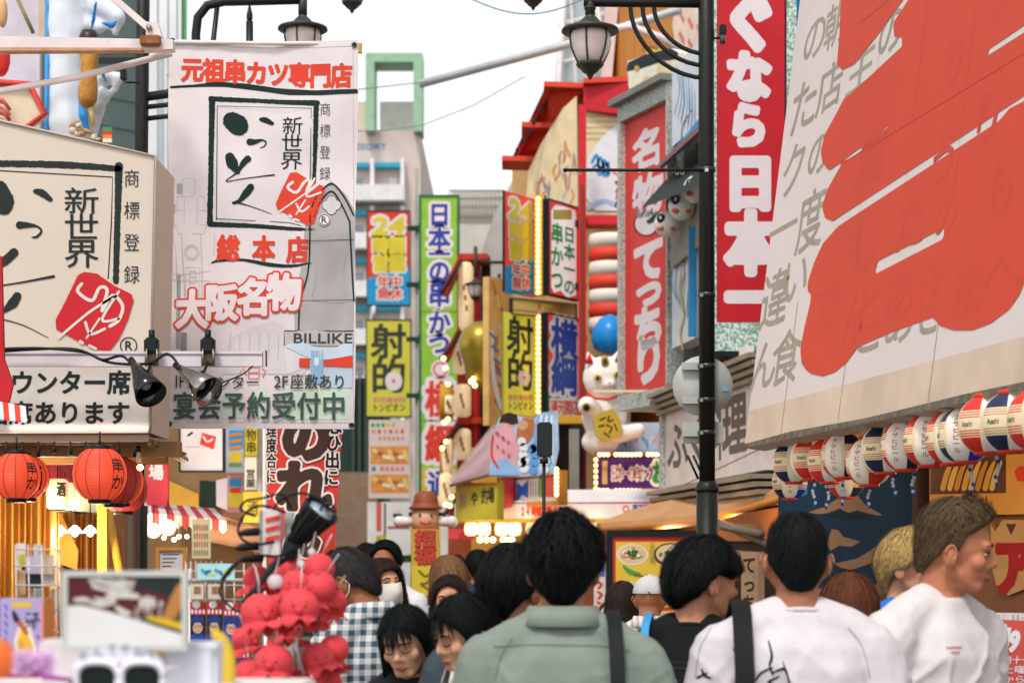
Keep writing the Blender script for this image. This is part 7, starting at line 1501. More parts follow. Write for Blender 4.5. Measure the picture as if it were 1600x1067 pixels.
m = MB(); m.lathe([(.056, .10), (.058, .14), (.055, .19), (.04, .225), (.001, .23)], P(139, 112, Y - .3), M('#3a2a22', .35, name='dark_sauce'), 20); m.build('sauce', t); m = MB(); m.tube([P(140, 160, Y - .3), P(146, 196, Y - .3)], [.016, .012], M('#d9b46a', .6, name='stick_wood'), 8); m.build('stick', t)
t = thing('small_ornaments', 'jumble of small tan and coloured model pieces below the skewer', 'ornament', P(140, 222, Y - .3)); rr = random.Random(8); m = MB()
for k in range(14): x = 108 + rr.random() * 58; y = 190 + (x - 108) * .45 + rr.random() * 14; m.ell(P(x, y, Y - .25), (rr.uniform(4, 10) * k_, 5 * k_, rr.uniform(3, 7) * k_), M(rr.choice(['#d9cbb8', '#b98f5c', '#5c5a4c', '#e0dad2', '#8f6a3c']), .6, name='ornament_paint'), 10, R=Matrix.Rotation(rr.uniform(-.8, .8), 3, 'Y'))
m.build('pieces', t)
t = thing('striped_flag', 'tiny striped flag beside the small ornaments on the sign box', 'flag', P(168, 228, Y - .4)); m = MB()
for k, c in enumerate(('#2f8f5c', '#c9402f', '#d98a36', '#e0d8d8')): m.box(P(168, 202 + k * 6, Y - .4), (.05, .012, .022), M(c, .6, name='flag_band'))
m.build('flag', t); m = MB(); m.tube([P(163, 198, Y - .4), P(163, 240, Y - .4)], .004, BLACK, 5); m.build('pole', t)
t = thing('red_hexagon_plaque', 'red rimmed cream hexagon plaque at the top left corner', 'plaque', P(30, 200, Y - .4)); hx = [(-30, 200), (-40, 160), (-10, 128), (46, 132), (70, 178), (38, 202)]; m = MB(); m.prism([P(x, y, Y - .35) for x, y in hx], (0, .08, 0), M('#d9cbb0', .6, name='plaque_cream')); m.build('panel', t)
m = MB(); m.tube([P(x, y, Y - .37) for x, y in hx + hx[:1]], 5 * k_, M('#cf3a32', .5, name='plaque_red'), 8); m.build('rim', t); m = MB()
for k in range(5): m.tube([P(-20, 150 + k * 9, Y - .4), P(4, 158 + k * 9, Y - .45), P(14, 172 + k * 8, Y - .4)], 4 * k_, M(['#d9665c', '#e0b0a8'][k % 2], .6, name='petal_red'), 8)
m.build('petals', t); m = MB(); m.ell(P(2, 92, Y - .3), (14 * k_, 10 * k_, 28 * k_), M('#c9302c', .5, name='ball_red'), 14); m.build('red_ball', t)
m = MB(); m.ell(P(4, 20, Y), (.03, .03, .09), M('#d9a87a', .6, name='peach'), 12); m.build('peach_ornament', None, 'peach coloured ornament at the very top left corner', 'ornament')

# ---------------------------------------------------------------- small signs and awning behind the banner
b_ = upright(282, 600, 348, 735, 13.0); t, ik = signboard('shop_sign', 'white sign with a red seal mark in a black frame below the banner', 'sign', b_, M('#dcd6d8', .6, name='white_sheet'), thick=.08, frame=M('#1d2526', .5, name='thin_black'), fw=.01); ik.shape([[(316, 676), (338, 682), (334, 702), (312, 694)]], RED, 1); ik.brush([(318, 682), (324, 690), (332, 686)], 1.4, WHITE, 2, 16); ik.brush([(294, 680), (300, 676)], 1.6, BLACK, 1, 14); ik.line([(290, 698), (312, 698)], .4, GREY, 1); ik.build('lettering', t)
for (x0, y0, x1, y1, Yk, c, lab, kind) in ((352, 640, 381, 738, 13.4, '#a9b9d9', 'pale blue poster with orange and green bands left of the yellow sign', 'posterA'), (383, 640, 402, 712, 13.2, '#cdb82f', 'narrow yellow sign with dark letters under the banner', 'text'), (382, 714, 401, 765, 13.1, '#d6d2c8', 'narrow white sign with dark letters below the yellow one', 'text2'), (380, 768, 413, 816, 13.0, '#cfb33a', 'small yellow sign beside the red vertical banner', 'text3'), (402, 640, 409, 790, 13.3, '#d9d6d2', 'slim white upright sign next to the red vertical banner', 'none'), (355, 742, 380, 800, 13.5, '#c98f9a', 'small pink and yellow poster behind the cable tangle', 'posterB')):
    b_ = upright(x0, y0, x1, y1, Yk); t, ik = signboard('small_sign', lab, 'sign', b_, M(c, .6, name='small_sheet'), thick=.05)
    if kind == 'posterA':
        ik.rect(358, 672, 380, 700, SKYB, 1)
        for k in range(3): ik.brush([(360, 680 + k * 10), (376, 678 + k * 10)], 2.6, M('#d98a4a', .6, name='band_orange'), 2, 18)
        ik.rect(358, 706, 378, 722, YEL, 2); ik.rect(358, 724, 378, 729, M('#5a9a5c', .6, name='band_green'), 2)
    elif kind == 'text': ik.cells('名物串', 384, 650, 401, 708, M('#5c5420', .7, name='dark_olive'), .02, 1, 28)
    elif kind == 'text2': ik.cells('営業', 384, 732, 399, 762, M('#4a4a44', .7, name='dark_grey_ink'), .02, 1, 28)
    elif kind == 'text3': ik.cells('酒', 386, 780, 404, 806, M('#7c6a20', .7, name='olive_letter'), .02, 1, 28)
    elif kind == 'posterB': ik.rect(356, 770, 379, 792, YEL, 1); ik.rect(358, 748, 378, 760, SKYB, 1); ik.rect(360, 762, 376, 770, RED, 1)
    if kind != 'none': ik.build('lettering', t)
b = MB(); b.prism([P(225, GND, 14.2), P(430, GND, 14.2), P(430, 600, 14.2), P(225, 600, 14.2)], (0, 1.5, 0), M('#8f6f4c', .8, name='shop_row_wall', var=.3, scale=2)); b.prism([P(312, 810, 14.1), P(336, 815, 14.1), P(336, 752, 14.1), P(312, 750, 14.1)], (0, .02, 0), M('#1f332c', .7, name='dark_gap')); b.prism([P(262, 800, 14.0), P(310, 812, 14.0), P(310, 772, 14.0), P(262, 750, 14.0)], (0, .02, 0), M('#d3a03a', .6, name='amber_panel2')); b.prism([P(338, 790, 14.0), P(362, 800, 14.0), P(362, 745, 14.0), P(338, 750, 14.0)], (0, .02, 0), M('#dccdd6', .6, name='pale_lilac')); b.build('row_of_shops', None, 'row of small warm coloured shop fronts behind the red striped awning', 'building')
b_ = upright(229, 690, 262, 790, 12.5); t, ik = signboard('red_sign', 'coral red sign with white lettering right of the red lanterns', 'sign', b_, M('#c9404a', .6, name='coral_red'), thick=.06); ik.cells('酒場', 232, 700, 256, 750, WHITE, .03, 1, 28); ik.build('lettering', t)
t = thing('striped_awning', 'red and white striped shop awning with scalloped edge behind the lamp post', 'awning', P(290, 815, 11.5)); m = MB(); aR, aW = M('#c23a3f', .7, name='stripe_red'), M('#e0d0d0', .7, name='stripe_white')
for k in range(16):
    f0, f1 = k / 16, (k + 1) / 16; A = lambda f: P(168 + 186 * f, 800 + 14 * f * f, 11.6 + 1.2 * f); Bq = lambda f: P(175 + 160 * f, 780 + 14 * f, 12.2 + 1.3 * f)
    m.add([A(f0), A(f1), Bq(f1), Bq(f0)], [(0, 1, 2, 3)], [aR, aW][k % 2]); d = Vector((0, 0, -.075)); mid = A((f0 + f1) / 2) + d * 1.15
    m.add([A(f0), A(f1), A(f1) + d * .8, mid, A(f0) + d * .8], [(0, 4, 3, 2, 1)], [aR, aW][k % 2])
m.build('sheet', t)
m = MB(); m.prism([P(300, 840, 13.6), P(420, 866, 13.6), P(420, 830, 14.2), P(300, 790, 14.2)], (0, .03, 0), M('#d99a6a', .6, name='peach_awning')); m.build('peach_canopy', None, 'peach coloured sloping canopy behind the cable tangle', 'awning')
for k, (x, y, r) in enumerate(((186, 829, 15), (240, 829, 12), (262, 824, 13), (12 + 160, 818, 7))):
    t = thing('globe_lantern', ['white glowing globe lantern under the striped awning beside the mustard cloth', 'white globe lantern just right of the lamp post', 'white globe lantern under the middle of the striped awning', 'small white globe lantern next to the mustard post'][k], 'lantern', P(x, y, 11.6), 'white globe lanterns under the striped awning'); c = P(x, y, 11.6); m = MB(); m.ell(c, r * 11.6 / 3000, M('#f3e0c4', .5, emit=.9, var=.03, name='globe_glow'), 16); m.build('shade', t); m = MB(); m.tube([c + Vector((0, 0, r * 11.6 / 3000)), c + Vector((0, 0, .16))], .004, BLACK, 5); m.build('cord', t)
for k, (x, y) in enumerate(((238, 836), (256, 840), (272, 843), (280, 838), (292, 838), (306, 842))): t = thing('light_bulb', 'small warm bulbs strung under the striped awning', 'bulb', P(x, y, 12.0), 'bulbs under the striped awning'); m = MB(); m.ell(P(x, y, 12.0), .013, BULB, 8); m.build('glass', t); m = MB(); m.tube([P(x, y - 3, 12), P(x, y - 22, 12)], .003, BLACK, 4); m.build('cord', t)
b_ = upright(249, 860, 286, 892, 11.2); t, ik = signboard('framed_notice', 'wood framed white notice under the striped awning', 'sign', b_, M('#d3ced2', .6, name='notice_white'), thick=.04, frame=M('#c98a3a', .5, name='honey_wood'), fw=.02)
for k in range(4): ik.brush([(254, 866 + k * 6), (280 - k * 4, 866 + k * 6)], .8, M('#5a5a60', .6, name='notice_ink'), 1, 20)
ik.build('lettering', t)
# red vertical banner
nb = upright(419, 560, 540, 880, 9.6, disp=lambda a, b: .02 * sin(a * 9 + b * 2) + .01 * sin(b * 8)); t = thing('vertical_banner', 'red vertical shop banner with big dark letters outlined in white behind the pink octopus toys', 'banner', nb.pt(nb.w / 2, 0)); RB = M('#c93e36', .8, name='banner_cloth_red', var=.08); m = MB()
m.grid(lambda a, b: nb.pt(a * nb.w, b * nb.h) + Vector((-.06 * (1 - b) * a + 0 * a, 0, 0)), 24, 30, RB, thick=(0, .003, 0)); m.build('cloth', t); ik = Ink(nb, .0012); dkb = M('#43302a', .8, name='dark_brown_ink')
ik.cells('の', 440, 640, 516, 722, dkb, .07, 2, 56, out=WHITE, outw=.04); ik.cells('れ', 432, 718, 516, 800, dkb, .07, 2, 56, out=WHITE, outw=.04); ik.cells('ん', 440, 800, 500, 872, dkb, .07, 2, 48, out=WHITE, outw=.04)
for i, ch in enumerate('思ひ出に、'): ik.cells(ch, 510 - i * 1.6, 650 + i * 27, 534 - i * 1.6, 678 + i * 27, BLACK, .03, 2, 36, out=WHITE, outw=.07)
for i, ch in enumerate('理度合に、'): ik.cells(ch, 416, 660 + i * 24, 433, 684 + i * 24, BLACK, .02, 2, 30, out=WHITE, outw=.07)
ik.build('lettering', t); m = MB(); m.tube([P(414, GND, 9.62), P(414, 540, 9.62)], .012, M('#d6d3d0', .5, name='pole_white'), 8); m.tube([P(414, 561, 9.62), P(541, 561, 9.62)], .008, M('#d6d3d0', .5, name='pole_white'), 8); m.build('pole', t)
# ---------------------------------------------------------------- the crowd
from mathutils.bvhtree import BVHTree
def drape(frame_obj, pts_fn, ink, name, parent, direction):
    """lay flat artwork onto a garment: each point is pushed along a direction until it meets the cloth"""
    me = frame_obj.data; o = frame_obj.location + (frame_obj.parent.location if frame_obj.parent else Vector())
    bv = BVHTree.FromPolygons([v.co + o for v in me.vertices], [p.vertices[:] for p in me.polygons])
    def warp(a, b, h):
        q = ink.b.pt(a, b, 0); r = bv.ray_cast(q - direction * .6, direction)
        return (r[0] - direction * (.0025 + h)) if r[0] is not None else q
    return ink.build(name, parent, warp)
def kid(root, nm):
    return [c for c in kids(root) if c.name.split('.')[0] == nm][0]
def ribbon(m, pts, w, mat, side):
    pts = [Vector(p) for p in pts]; V = []
    for p in pts: V += [p + side * w / 2, p - side * w / 2]
    m.add(V, [(2 * i, 2 * i + 1, 2 * i + 3, 2 * i + 2) for i in range(len(pts) - 1)], mat, True); nrm = (pts[1] - pts[0]).cross(side).normalized() * .004
    m.add([v + nrm for v in V], [(2 * i + 2, 2 * i + 3, 2 * i + 1, 2 * i) for i in range(len(pts) - 1)], mat, True)

f1 = person('man in a grey green jacket seen from behind with wavy black hair', 880, 803, 4.72, -2, (-3, 0, 0), '#a97f66', dict(style='short', thick=.024, wave=.30, blades=1800), '#7b867c', sleeve='long', collar='shirt', bulk=.026, voxel=.007, width=1.0)
def back_strap(f, label, xs, w=.036, bag=True, col='#0b0f10', dep=.155):
    t = thing('shoulder_bag', label, 'bag', f['root'].location); m = MB(); s = f['s']; sd = f['Ry'] @ Vector((1, 0, 0)); k = MATS.get('strap') or M(col, .7, name='bag_webbing')
    sg = 1 if xs > 0 else -1
    ribbon(m, [f['T'](f['B'](xs + sg * x, y, z)) for x, y, z in ((0, .16, .70), (-.005, .13, .78), (-.008, .07, .838), (-.006, .0, .862), (0, -.07, .848), (.004, -.115, .81), (.008, -dep, .75), (.014, -dep - .008, .66), (.02, -dep, .58), (.03, -dep + .01, .52))], w, k, sd); m.build('strap', t)
    if bag:
        m = MB(); m.rbox(f['T'](f['B'](xs + sg * .05, -dep - .03, .48)), (.26, .09, .2), k, .03, R=f['Ry']); m.build('bag_body', t)
    return t
back_strap(f1, 'black bag strap over the right shoulder of the grey green jacket', .125)
m = MB(); T_, B_ = f1['T'], f1['B']; sm_ = M('#6c776d', .9, name='jacket_seam')
for xx in (-1, 1): pass
jk = kid(f1['root'], 'jacket') if any(c.name.startswith('jacket') for c in kids(f1['root'])) else kid(f1['root'], 'shirt')
bd = Board(P(700, 1067, 4.5), (1, 0, 0), (0, 0, 1)); ik = Ink(bd, .0); ik.b.fine = True; ik.brush([(770, 1014), (830, 1010), (880, 1010), (940, 1012), (990, 1020)], 1.0, sm_, 1, 150); ik.brush([(948, 985), (972, 1010), (985, 1050)], .8, sm_, 1, 80); ik.brush([(800, 1000), (782, 1030), (772, 1067)], .8, sm_, 1, 80); drape(jk, None, ik, 'seam', f1['root'], Vector((0, 1, 0)))
f2 = person('man in a slate blue tee just left of the grey green jacket', 797, 846, 5.25, -18, (-14, -2, 0), '#b08468', dict(style='short', thick=.021, blades=1100), '#3d4b52', voxel=.008, width=1.0)
bd = Board(P(680, 1067, 5.0), (1, 0, 0), (0, 0, 1)); ik = Ink(bd, .0); ik.b.fine = True
for (x, y) in ((722, 1042), (726, 1052), (718, 1060), (728, 1062)): ik.brush([(x - 3, y), (x + 3, y + 2)], 2, M('#c9505c', .8, name='flower_print'), 1, 14); ik.brush([(x, y - 4), (x + 2, y + 5)], 1.2, M('#c9c5be', .8, name='flower_pale'), 1, 14)
drape(kid(f2['root'], 'shirt'), None, ik, 'print', f2['root'], Vector((0, 1, 0)))
f3 = person('boy with a black bowl haircut in a black tee wearing a charcoal backpack', 1102, 833, 5.3, -14, (-56, -8, 0), '#c4977c', dict(style='boy', thick=.021, blades=1300), '#0d1214', voxel=.007, female=False, width=.95, face=True, eyes='down')
t = thing('backpack', 'charcoal backpack with a white round patch on the boy with the bowl haircut', 'bag', f3['root'].location); BPm = M('#1d2223', .85, var=.12, scale=20, bump=.4, bscale=200, name='backpack_cloth')
c = f3['T'](f3['B'](0, -.20, .665)); m = MB(); m.rbox(c, (.31, .13, .40), BPm, .045, R=f3['Ry']); m.build('pack', t); m = MB(); m.rbox(f3['T'](f3['B'](0, -.275, .60)), (.25, .05, .2), BPm, .02, R=f3['Ry']); m.build('pocket', t); m = MB(); m.tube([f3['T'](f3['B'](.11 * sin(a) - 0, -.268, .78 + .03 * cos(a) - .03)) for a in [(-1.4 + 2.8 * i / 14) for i in range(15)]], .004, BLACK, 6); m.build('zip', t)
R9 = f3['Ry'] @ Matrix.Rotation(pi / 2, 3, 'X'); m = MB(); m.lathe([(.001, .004), (.038, .004), (.038, -.004)], f3['T'](f3['B'](.10, -.268, .745)), M('#cfd2d2', .7, name='patch_white'), 24, R=R9); m.build('round_patch', t); m = MB(); m.lathe([(.001, .004), (.022, .004), (.022, -.004)], f3['T'](f3['B'](.045, -.302, .65)), M('#525c66', .7, name='patch_grey'), 20, R=R9)
for k in range(2): m.box(f3['T'](f3['B'](.04 + k * .014, -.27, .70)), (.008, .006, .008), GOLD, R=f3['Ry'])
m.build('badge', t)
for sx in (-1, 1): m = MB(); ribbon(m, [f3['T'](f3['B'](sx * x, y, z)) for x, y, z in ((.11, -.15, .80), (.115, -.09, .845), (.118, -.01, .868), (.125, .07, .84), (.13, .135, .77), (.15, .13, .66), (.17, .02, .58), (.14, -.14, .56))], .022, M('#3f8fc4', .7, name='strap_blue') if sx < 0 else BPm, f3['Ry'] @ Vector((1, 0, 0))); m.build('strap', t)
f4 = person('man with a buzz cut in a white tee printed with black lines on the back', 1245, 794, 5.0, 3, (-2, 2, 0), '#a87a60', dict(style='fade', thick=.012, blades=500), '#cbc4c7', voxel=.007, bulk=.028, width=1.03)
back_strap(f4, 'black shoulder bag with a wide webbing strap on the back of the white tee', -.155, .05, True, dep=.165)
bd = Board(P(1100, 1090, 4.7), (1, 0, 0), (0, 0, 1)); ik = Ink(bd, .0); ik.b.fine = True; sw_ = M('#a9a2a6', .9, name='tee_seam'); ik.brush([(1128, 985), (1108, 1020), (1100, 1067)], .8, sw_, 1, 80); ik.brush([(1352, 985), (1374, 1015), (1386, 1067)], .8, sw_, 1, 80); PK = M('#1a2022', .85, name='print_black')
for pts, w in (([(1218, 1006), (1221, 1030), (1217, 1045), (1222, 1058)], [1, 2.2, 1.4, 2]), ([(1222, 1048), (1205, 1056), (1194, 1070)], [1, 1.8, 1]), ([(1222, 1056), (1240, 1050), (1246, 1066), (1250, 1080)], [1.2, 2.2, 1.2, 2]), ([(1238, 1038), (1243, 1055)], [.5, 2]), ([(1162, 1020), (1172, 1014)], [2, .8]), ([(1110, 1052), (1114, 1062), (1124, 1066)], [1, 2.6, 1]), ([(1104, 1066), (1118, 1058)], [2, 1]), ([(1232, 1062), (1216, 1072), (1230, 1080)], [1, 2.4, 2])): ik.brush(pts, w, PK, 1, 60, .3)
drape(kid(f4['root'], 'shirt'), None, ik, 'print', f4['root'], Vector((0, 1, 0)))
f5 = person('tall tourist in a white tee with short brown hair in profile looking right', 1497, 779, 5.15, -140, (36, -6, 0), '#bd846a', dict(style='crop', col='#54432f', thick=.024, blades=1600, tuft=.05, wave=.06), '#cec6c5', voxel=.006, bulk=.026, width=1.0, face=True, lean=.15)
bd = Board(P(1500, 1060, 4.7), (1, 0, 0), (0, 0, 1)); ik = Ink(bd, .0); ik.b.fine = True; [ik.brush([(x, y), (x + 2, y + 3)], .8, M('#c26a5c', .85, name='chest_red'), 1, 8) for x, y in [(1527 + k * 3.4, 1019) for k in range(9)] + [(1535 + k * 3.4, 1027) for k in range(5)]]; drape(kid(f5['root'], 'shirt'), None, ik, 'print', f5['root'], Vector((0, 1, 0)))
person('blond young man in a bright blue top half hidden behind the white shirt tourist', 1418, 822, 6.2, -135, (14, 0, 0), '#c99a80', dict(style='short', col='#a88a55', thick=.022, blades=1200, tuft=.02), '#2a6bc4', face=True, voxel=.008)
person('woman with long copper brown hair seen from behind in front of the mural', 1327, 893, 5.9, 4, (0, 0, 0), '#b98d74', dict(style='long', col='#5c3320', thick=.026, blades=1500), '#2b6cbc', female=True)
person('older man in a white cap and pale striped shirt seen from behind', 1015, 902, 9.0, -12, (-8, 0, 0), '#a8785e', None, Mpat('stripe', '#cfcac8', '#a9a6a8', (38, 38, 38), .85, name='shirt_stripe'), collar='shirt', cap='#b9b9bc', nohair=True, voxel=.01)
person('dark haired woman in black raising one hand beside the menu board', 972, 906, 9.6, -8, (-10, 0, 0), '#c29880', dict(style='long', col='#2b1f1c', thick=.024, blades=700), '#161a1c', female=True, sleeve='long', collar='shirt', arms={'L': ((-.25, .06, .69), (-.16, .22, .86), (1, 0, 0))}, voxel=.008)
person('grey haired man in a blue plaid shirt and mask turned away to the left', 527, 849, 6.1, 52, (22, -24, 0), '#9c6b50', dict(style='thin', col='#2c2b29', thick=.016, blades=700), Mpat('plaid', '#c6c7c4', '#2c4a5c', (29, 29, 29), .85, name='plaid_cloth'), collar='shirt', sleeve='short', mask='#d6cfc6', width=1.08, voxel=.008, lean=.10)
person('woman in a pale face mask with dark bobbed hair looking to the right', 592, 871, 8.2, -152, (6, 8, 6), '#c8a088', dict(style='bob', col='#2a1e1a', thick=.024, blades=800), '#2b2b2f', female=True, mask='#d6d0c8', face=True, voxel=.009)
person('tanned man in a white shirt facing us far behind the masked woman', 602, 843, 11.0, 172, (0, 0, 0), '#9a6a4e', dict(style='short', thick=.024, blades=500), '#cfd0d6', face=True, voxel=.01, collar='shirt')
person('young woman with long black hair and wispy fringe looking down', 626, 938, 5.3, 168, (-6, -17, 6), '#dcb49c', dict(style='open', thick=.013, blades=1300, fringe=70), '#14171a', female=True, face=True, eyes='down', voxel=.006, lean=.12)
person('young woman with black hair in profile looking down beside the girl with the fringe', 718, 921, 5.05, 118, (4, -15, -4), '#dcb49c', dict(style='open', thick=.016, blades=1300, fringe=50), '#cfcac6', female=True, face=True, eyes='down', voxel=.006, lean=.12, collar='shirt')
person('woman with long light brown hair seen from behind in the middle of the street', 702, 866, 9.2, 8, (0, 0, 0), '#b98d74', dict(style='long', col='#7b583c', thick=.024, blades=800), '#a9b9cc', female=True, voxel=.011)
person('dark haired woman facing the photographer with only her eyes showing above the crowd', 703, 895, 8.0, 176, (0, 0, 0), '#c69c86', dict(style='long', col='#241a18', thick=.02, blades=700), '#33343a', female=True, face=True, voxel=.009)
f17 = person('man in a navy tee with a dark backpack walking away in the distance', 747, 858, 14.0, 4, (0, 0, 0), '#a9785c', dict(style='short', thick=.024, blades=500), '#1f3550', voxel=.011)
t = thing('backpack', 'dark backpack on the distant man in the navy tee', 'bag', f17['root'].location); m = MB(); m.rbox(f17['T'](f17['B'](0, -.2, .66)), (.3, .14, .42), M('#20262a', .85, name='dark_pack'), .05, R=f17['Ry']); m.build('pack', t)
for sx in (-1, 1): m = MB(); ribbon(m, [f17['T'](f17['B'](sx * x, y, z)) for x, y, z in ((.11, -.15, .80), (.115, -.07, .85), (.118, .0, .862), (.125, .09, .82), (.14, .135, .72))], .05, M('#20262a', .85, name='dark_pack'), f17['Ry'] @ Vector((1, 0, 0))); m.build('strap', t)
person('small distant woman in pink tones below the shop door bulbs', 724, 874, 17.0, 60, (0, 0, 0), '#b98d74', dict(style='bob', col='#2a201c', thick=.024, blades=200), '#c99a94', female=True, voxel=.013)
person('person in a pale grey top mostly hidden behind the slate blue tee', 788, 892, 6.8, -10, (0, 0, 0), '#b08468', dict(style='short', thick=.026, blades=600), '#9da0a0', sleeve='long', voxel=.011, width=1.1)
person('man with dark hair far back beside the stone stairs', 574, 848, 12.5, 20, (0, 0, 0), '#a9785c', dict(style='short', thick=.024, blades=300), '#8f4a3c', voxel=.012)
person('distant man in a dark tee standing at the shop doorway', 713, 866, 18.5, 170, (0, 0, 0), '#a9785c', dict(style='short', thick=.024, blades=200), '#3a2c28', voxel=.014)
# ---------------------------------------------------------------- stall goods in the foreground
def at(x, y, Y): return P(x, y, Y)
WIRE = M('#cfc9c4', .4, .3, name='white_wire'); 
tb = thing('display_table', 'white display table carrying novelty goods at the lower left', 'table', P(190, GND, 3.3)); m = MB(); m.rbox(P(190, 1090, 3.3), (.62, .5, .04), M('#d3ccc9', .6, name='table_white'), .006); m.build('tabletop', tb)
for sx in (-1, 1):
    for sy in (-1, 1): m = MB(); q = P(190, 1100, 3.3) + Vector((sx * .28, sy * .2, 0)); m.tube([q, (q.x, q.y, 0)], .014, GREY, 8); m.build('leg', tb)
# framed mirror: its reflection and glare are painted on as flat artwork
b_ = upright(106, 900, 284, 1008, 3.12); t = thing('framed_mirror', 'pale framed mirror, its reflection painted as a dark red sign with white leaf strokes', 'sign', b_.pt(b_.w / 2, 0)); m = MB(); panel(m, b_, M('#571c22', .4, name='wine_red', var=.1), .008); m.build('panel', t); m = MB(); rim(m, b_, M('#c6c8c2', .35, .3, name='frame_silver'), .009, .004, .012); m.build('frame', t)
ik = Ink(b_, .0006); LFm = M('#cdc9bf', .5, name='leaf_white')
for pts, w in (([(140, 906), (165, 912), (200, 918)], [2, 6, 2]), ([(148, 914), (180, 922), (206, 920)], [5, 4, 2]), ([(150, 903), (178, 908), (208, 914)], [1, 3, 1.5]), ([(168, 930), (190, 929), (214, 931)], [3, 5, 4]), ([(148, 934), (166, 938), (182, 935)], [1.5, 4, 1]), ([(118, 937), (130, 936), (139, 938)], [3, 4, 3]), ([(142, 941), (160, 944), (180, 940)], [3, 4.4, 1.5]), ([(182, 948), (192, 955), (202, 958)], [2.5, 5, 3]), ([(186, 903), (202, 910), (210, 908)], [1, 2.5, 1.5])): ik.brush(pts, w, LFm, 2, 40)
ik.poly([(214, 1008), (284, 1008), (284, 900), (214, 900)], M('#1d2624', .5, name='panel_dark_green'), 1); ik.poly([(206, 960), (248, 968), (264, 932), (222, 920)], M('#571c22', .4, name='wine_red'), 2)
ik.cells('串', 215, 930, 246, 952, LFm, .03, 3, 36); ik.cells('どり', 208, 946, 240, 968, LFm, .01, 3, 30, d='h'); ik.brush([(252, 942), (249, 966)], 1, LFm, 3, 24); ik.disc(252, 942, 3.4, LFm, 4)
ik.poly([(252, 968), (276, 965), (284, 945), (284, 910), (276, 915), (266, 935)], M('#b5783c', .5, name='tan_patch'), 3)
ik.shape([[(106, 1008), (106, 946), (130, 945), (170, 955), (215, 968), (245, 978), (284, 990), (284, 1008)]], M('#dcdad8', .5, name='painted_glare'), 5); ik.shape([[(226, 966), (236, 962), (262, 966), (284, 972), (284, 984), (250, 974)]], M('#d3ac24', .5, name='yellow_edge2'), 6); ik.build('artwork', t)
m = MB(); m.tube([P(195, 1008, 3.13), P(195, 1085, 3.2)], .008, GREY, 8); m.build('stand', t)
# party glasses
t = thing('party_glasses', 'novelty white sunglasses with lettering over dark lenses', 'sunglasses', P(184, 1060, 3.0)); Yg = 2.98; gW = M('#dedbe2', .4, name='plastic_white'); b_ = upright(100, 990, 268, 1090, Yg)
def plate(pts, mat, th, nm, par, Y): m = MB(); m.prism([P(x, y, Y) for x, y in pts], (0, th, 0), mat); return m.build(nm, par)
import itertools
top = [(114 + 140 * i / 24, 1034 - 24 * sin(pi * i / 24) - 6 * abs(sin(i * pi / 4))) for i in range(25)]
plate(top + [(256, 1046), (240, 1042), (186, 1036), (132, 1042), (112, 1046)], gW, .004, 'brow_plate', t, Yg)
for cx in (152, 222):
    rim_ = [(cx + 33 * math.copysign(abs(cos(a)) ** .75, cos(a)), 1060 - 26 * math.copysign(abs(sin(a)) ** .75, sin(a))) for a in [2 * pi * i / 32 for i in range(32)]]; m = MB(); m.tube([P(x, y, Yg - .002) for x, y in rim_ + rim_[:1]], .0055, gW, 8); fr2 = m.build('rim', t)
    m = MB(); m.prism([P(cx + (x - cx) * .9, 1060 + (y - 1060) * .9, Yg) for x, y in rim_], (0, .002, 0), M('#16211f', .12, name='dark_lens')); m.build('lens', t)
m = MB(); m.tube([P(182, 1052, Yg), P(187, 1047, Yg), P(192, 1052, Yg)], .006, gW, 8)
m.build('bridge', t)
for x, d in ((114, -.02), (256, .02)): m = MB(); m.tube([P(x, 1046, Yg), P(x, 1046, Yg) + Vector((d * .2, .13, -.005))], .004, gW, 6); m.build('temple', t)
ik = Ink(b_, .0006)
for i, ch in enumerate('なんでやねん'): x = 122 + i * 21.5; y = 1026 - 17 * sin(pi * (i + .5) / 6); ik.cells(ch, x, y - 6, x + 19, y + 14, M('#5c6f8f', .6, name='slate_blue_ink'), .01, 1, 24)
ik.build('lettering', t)
m = MB(); m.tube([P(186, 1062, Yg + .03), P(186, 1085, 3.1)], .006, gW, 6); m.build('stand', t)
# other goods
m = MB(); m.rbox(P(302, 1046, 3.2), (.088, .08, .085), M('#d3d6e0', .5, name='box_white'), .008); m.rbox(P(302, 1008, 3.2), (.092, .084, .012), M('#dcdce2', .5, name='box_lid'), .003); m.build('white_box', None, 'white lidded box right of the novelty glasses', 'box')
m = MB(); m.rbox(P(118, 1030, 3.25), (.11, .07, .07), M('#d6cdd0', .6, name='box_white2'), .006); m.build('white_box', None, 'low white box behind the left side of the novelty glasses', 'box')
m = MB(); m.tube([P(336 + 22 * sin(a), 1046 - 52 * cos(a), 3.4 + .02 * cos(a)) for a in [pi * 1.15 * i / 16 - .2 for i in range(17)]], .012, M('#c9a82c', .5, name='yellow_ring'), 10); m.build('yellow_hoop', None, 'yellow plastic hoop right of the white box', 'toy')
t = thing('feather_headband', 'pink fluffy headband with a magenta band at the lower left', 'headband', P(45, 1060, 3.1)); m = MB(); rr = random.Random(5); pf = [M('#d9a9d6', .9, name='pink_fluff'), M('#e3c3e0', .9, name='pink_fluff2')]
for k in range(700):
    c = P(22 + rr.random() * 62, 1018 + rr.random() * 34, 3.05 + rr.random() * .04); a = Vector((rr.uniform(-1, 1), rr.uniform(-1, 1), rr.uniform(-1, 1))).normalized() * .014; s_ = a.orthogonal().normalized() * .0012; m.add([c - s_, c + s_, c + a], [(0, 1, 2)], pf[k % 2])
m.ell(P(52, 1034, 3.08), (.03, .015, .016), pf[0], 12); m.build('fluff', t); m = MB(); m.tube([P(32, 1040, 3.08), P(70, 1056, 3.05), P(112, 1062, 3.05), P(116, 1085, 3.1)], .004, M('#a3249a', .5, name='magenta_band'), 8); m.build('band', t)
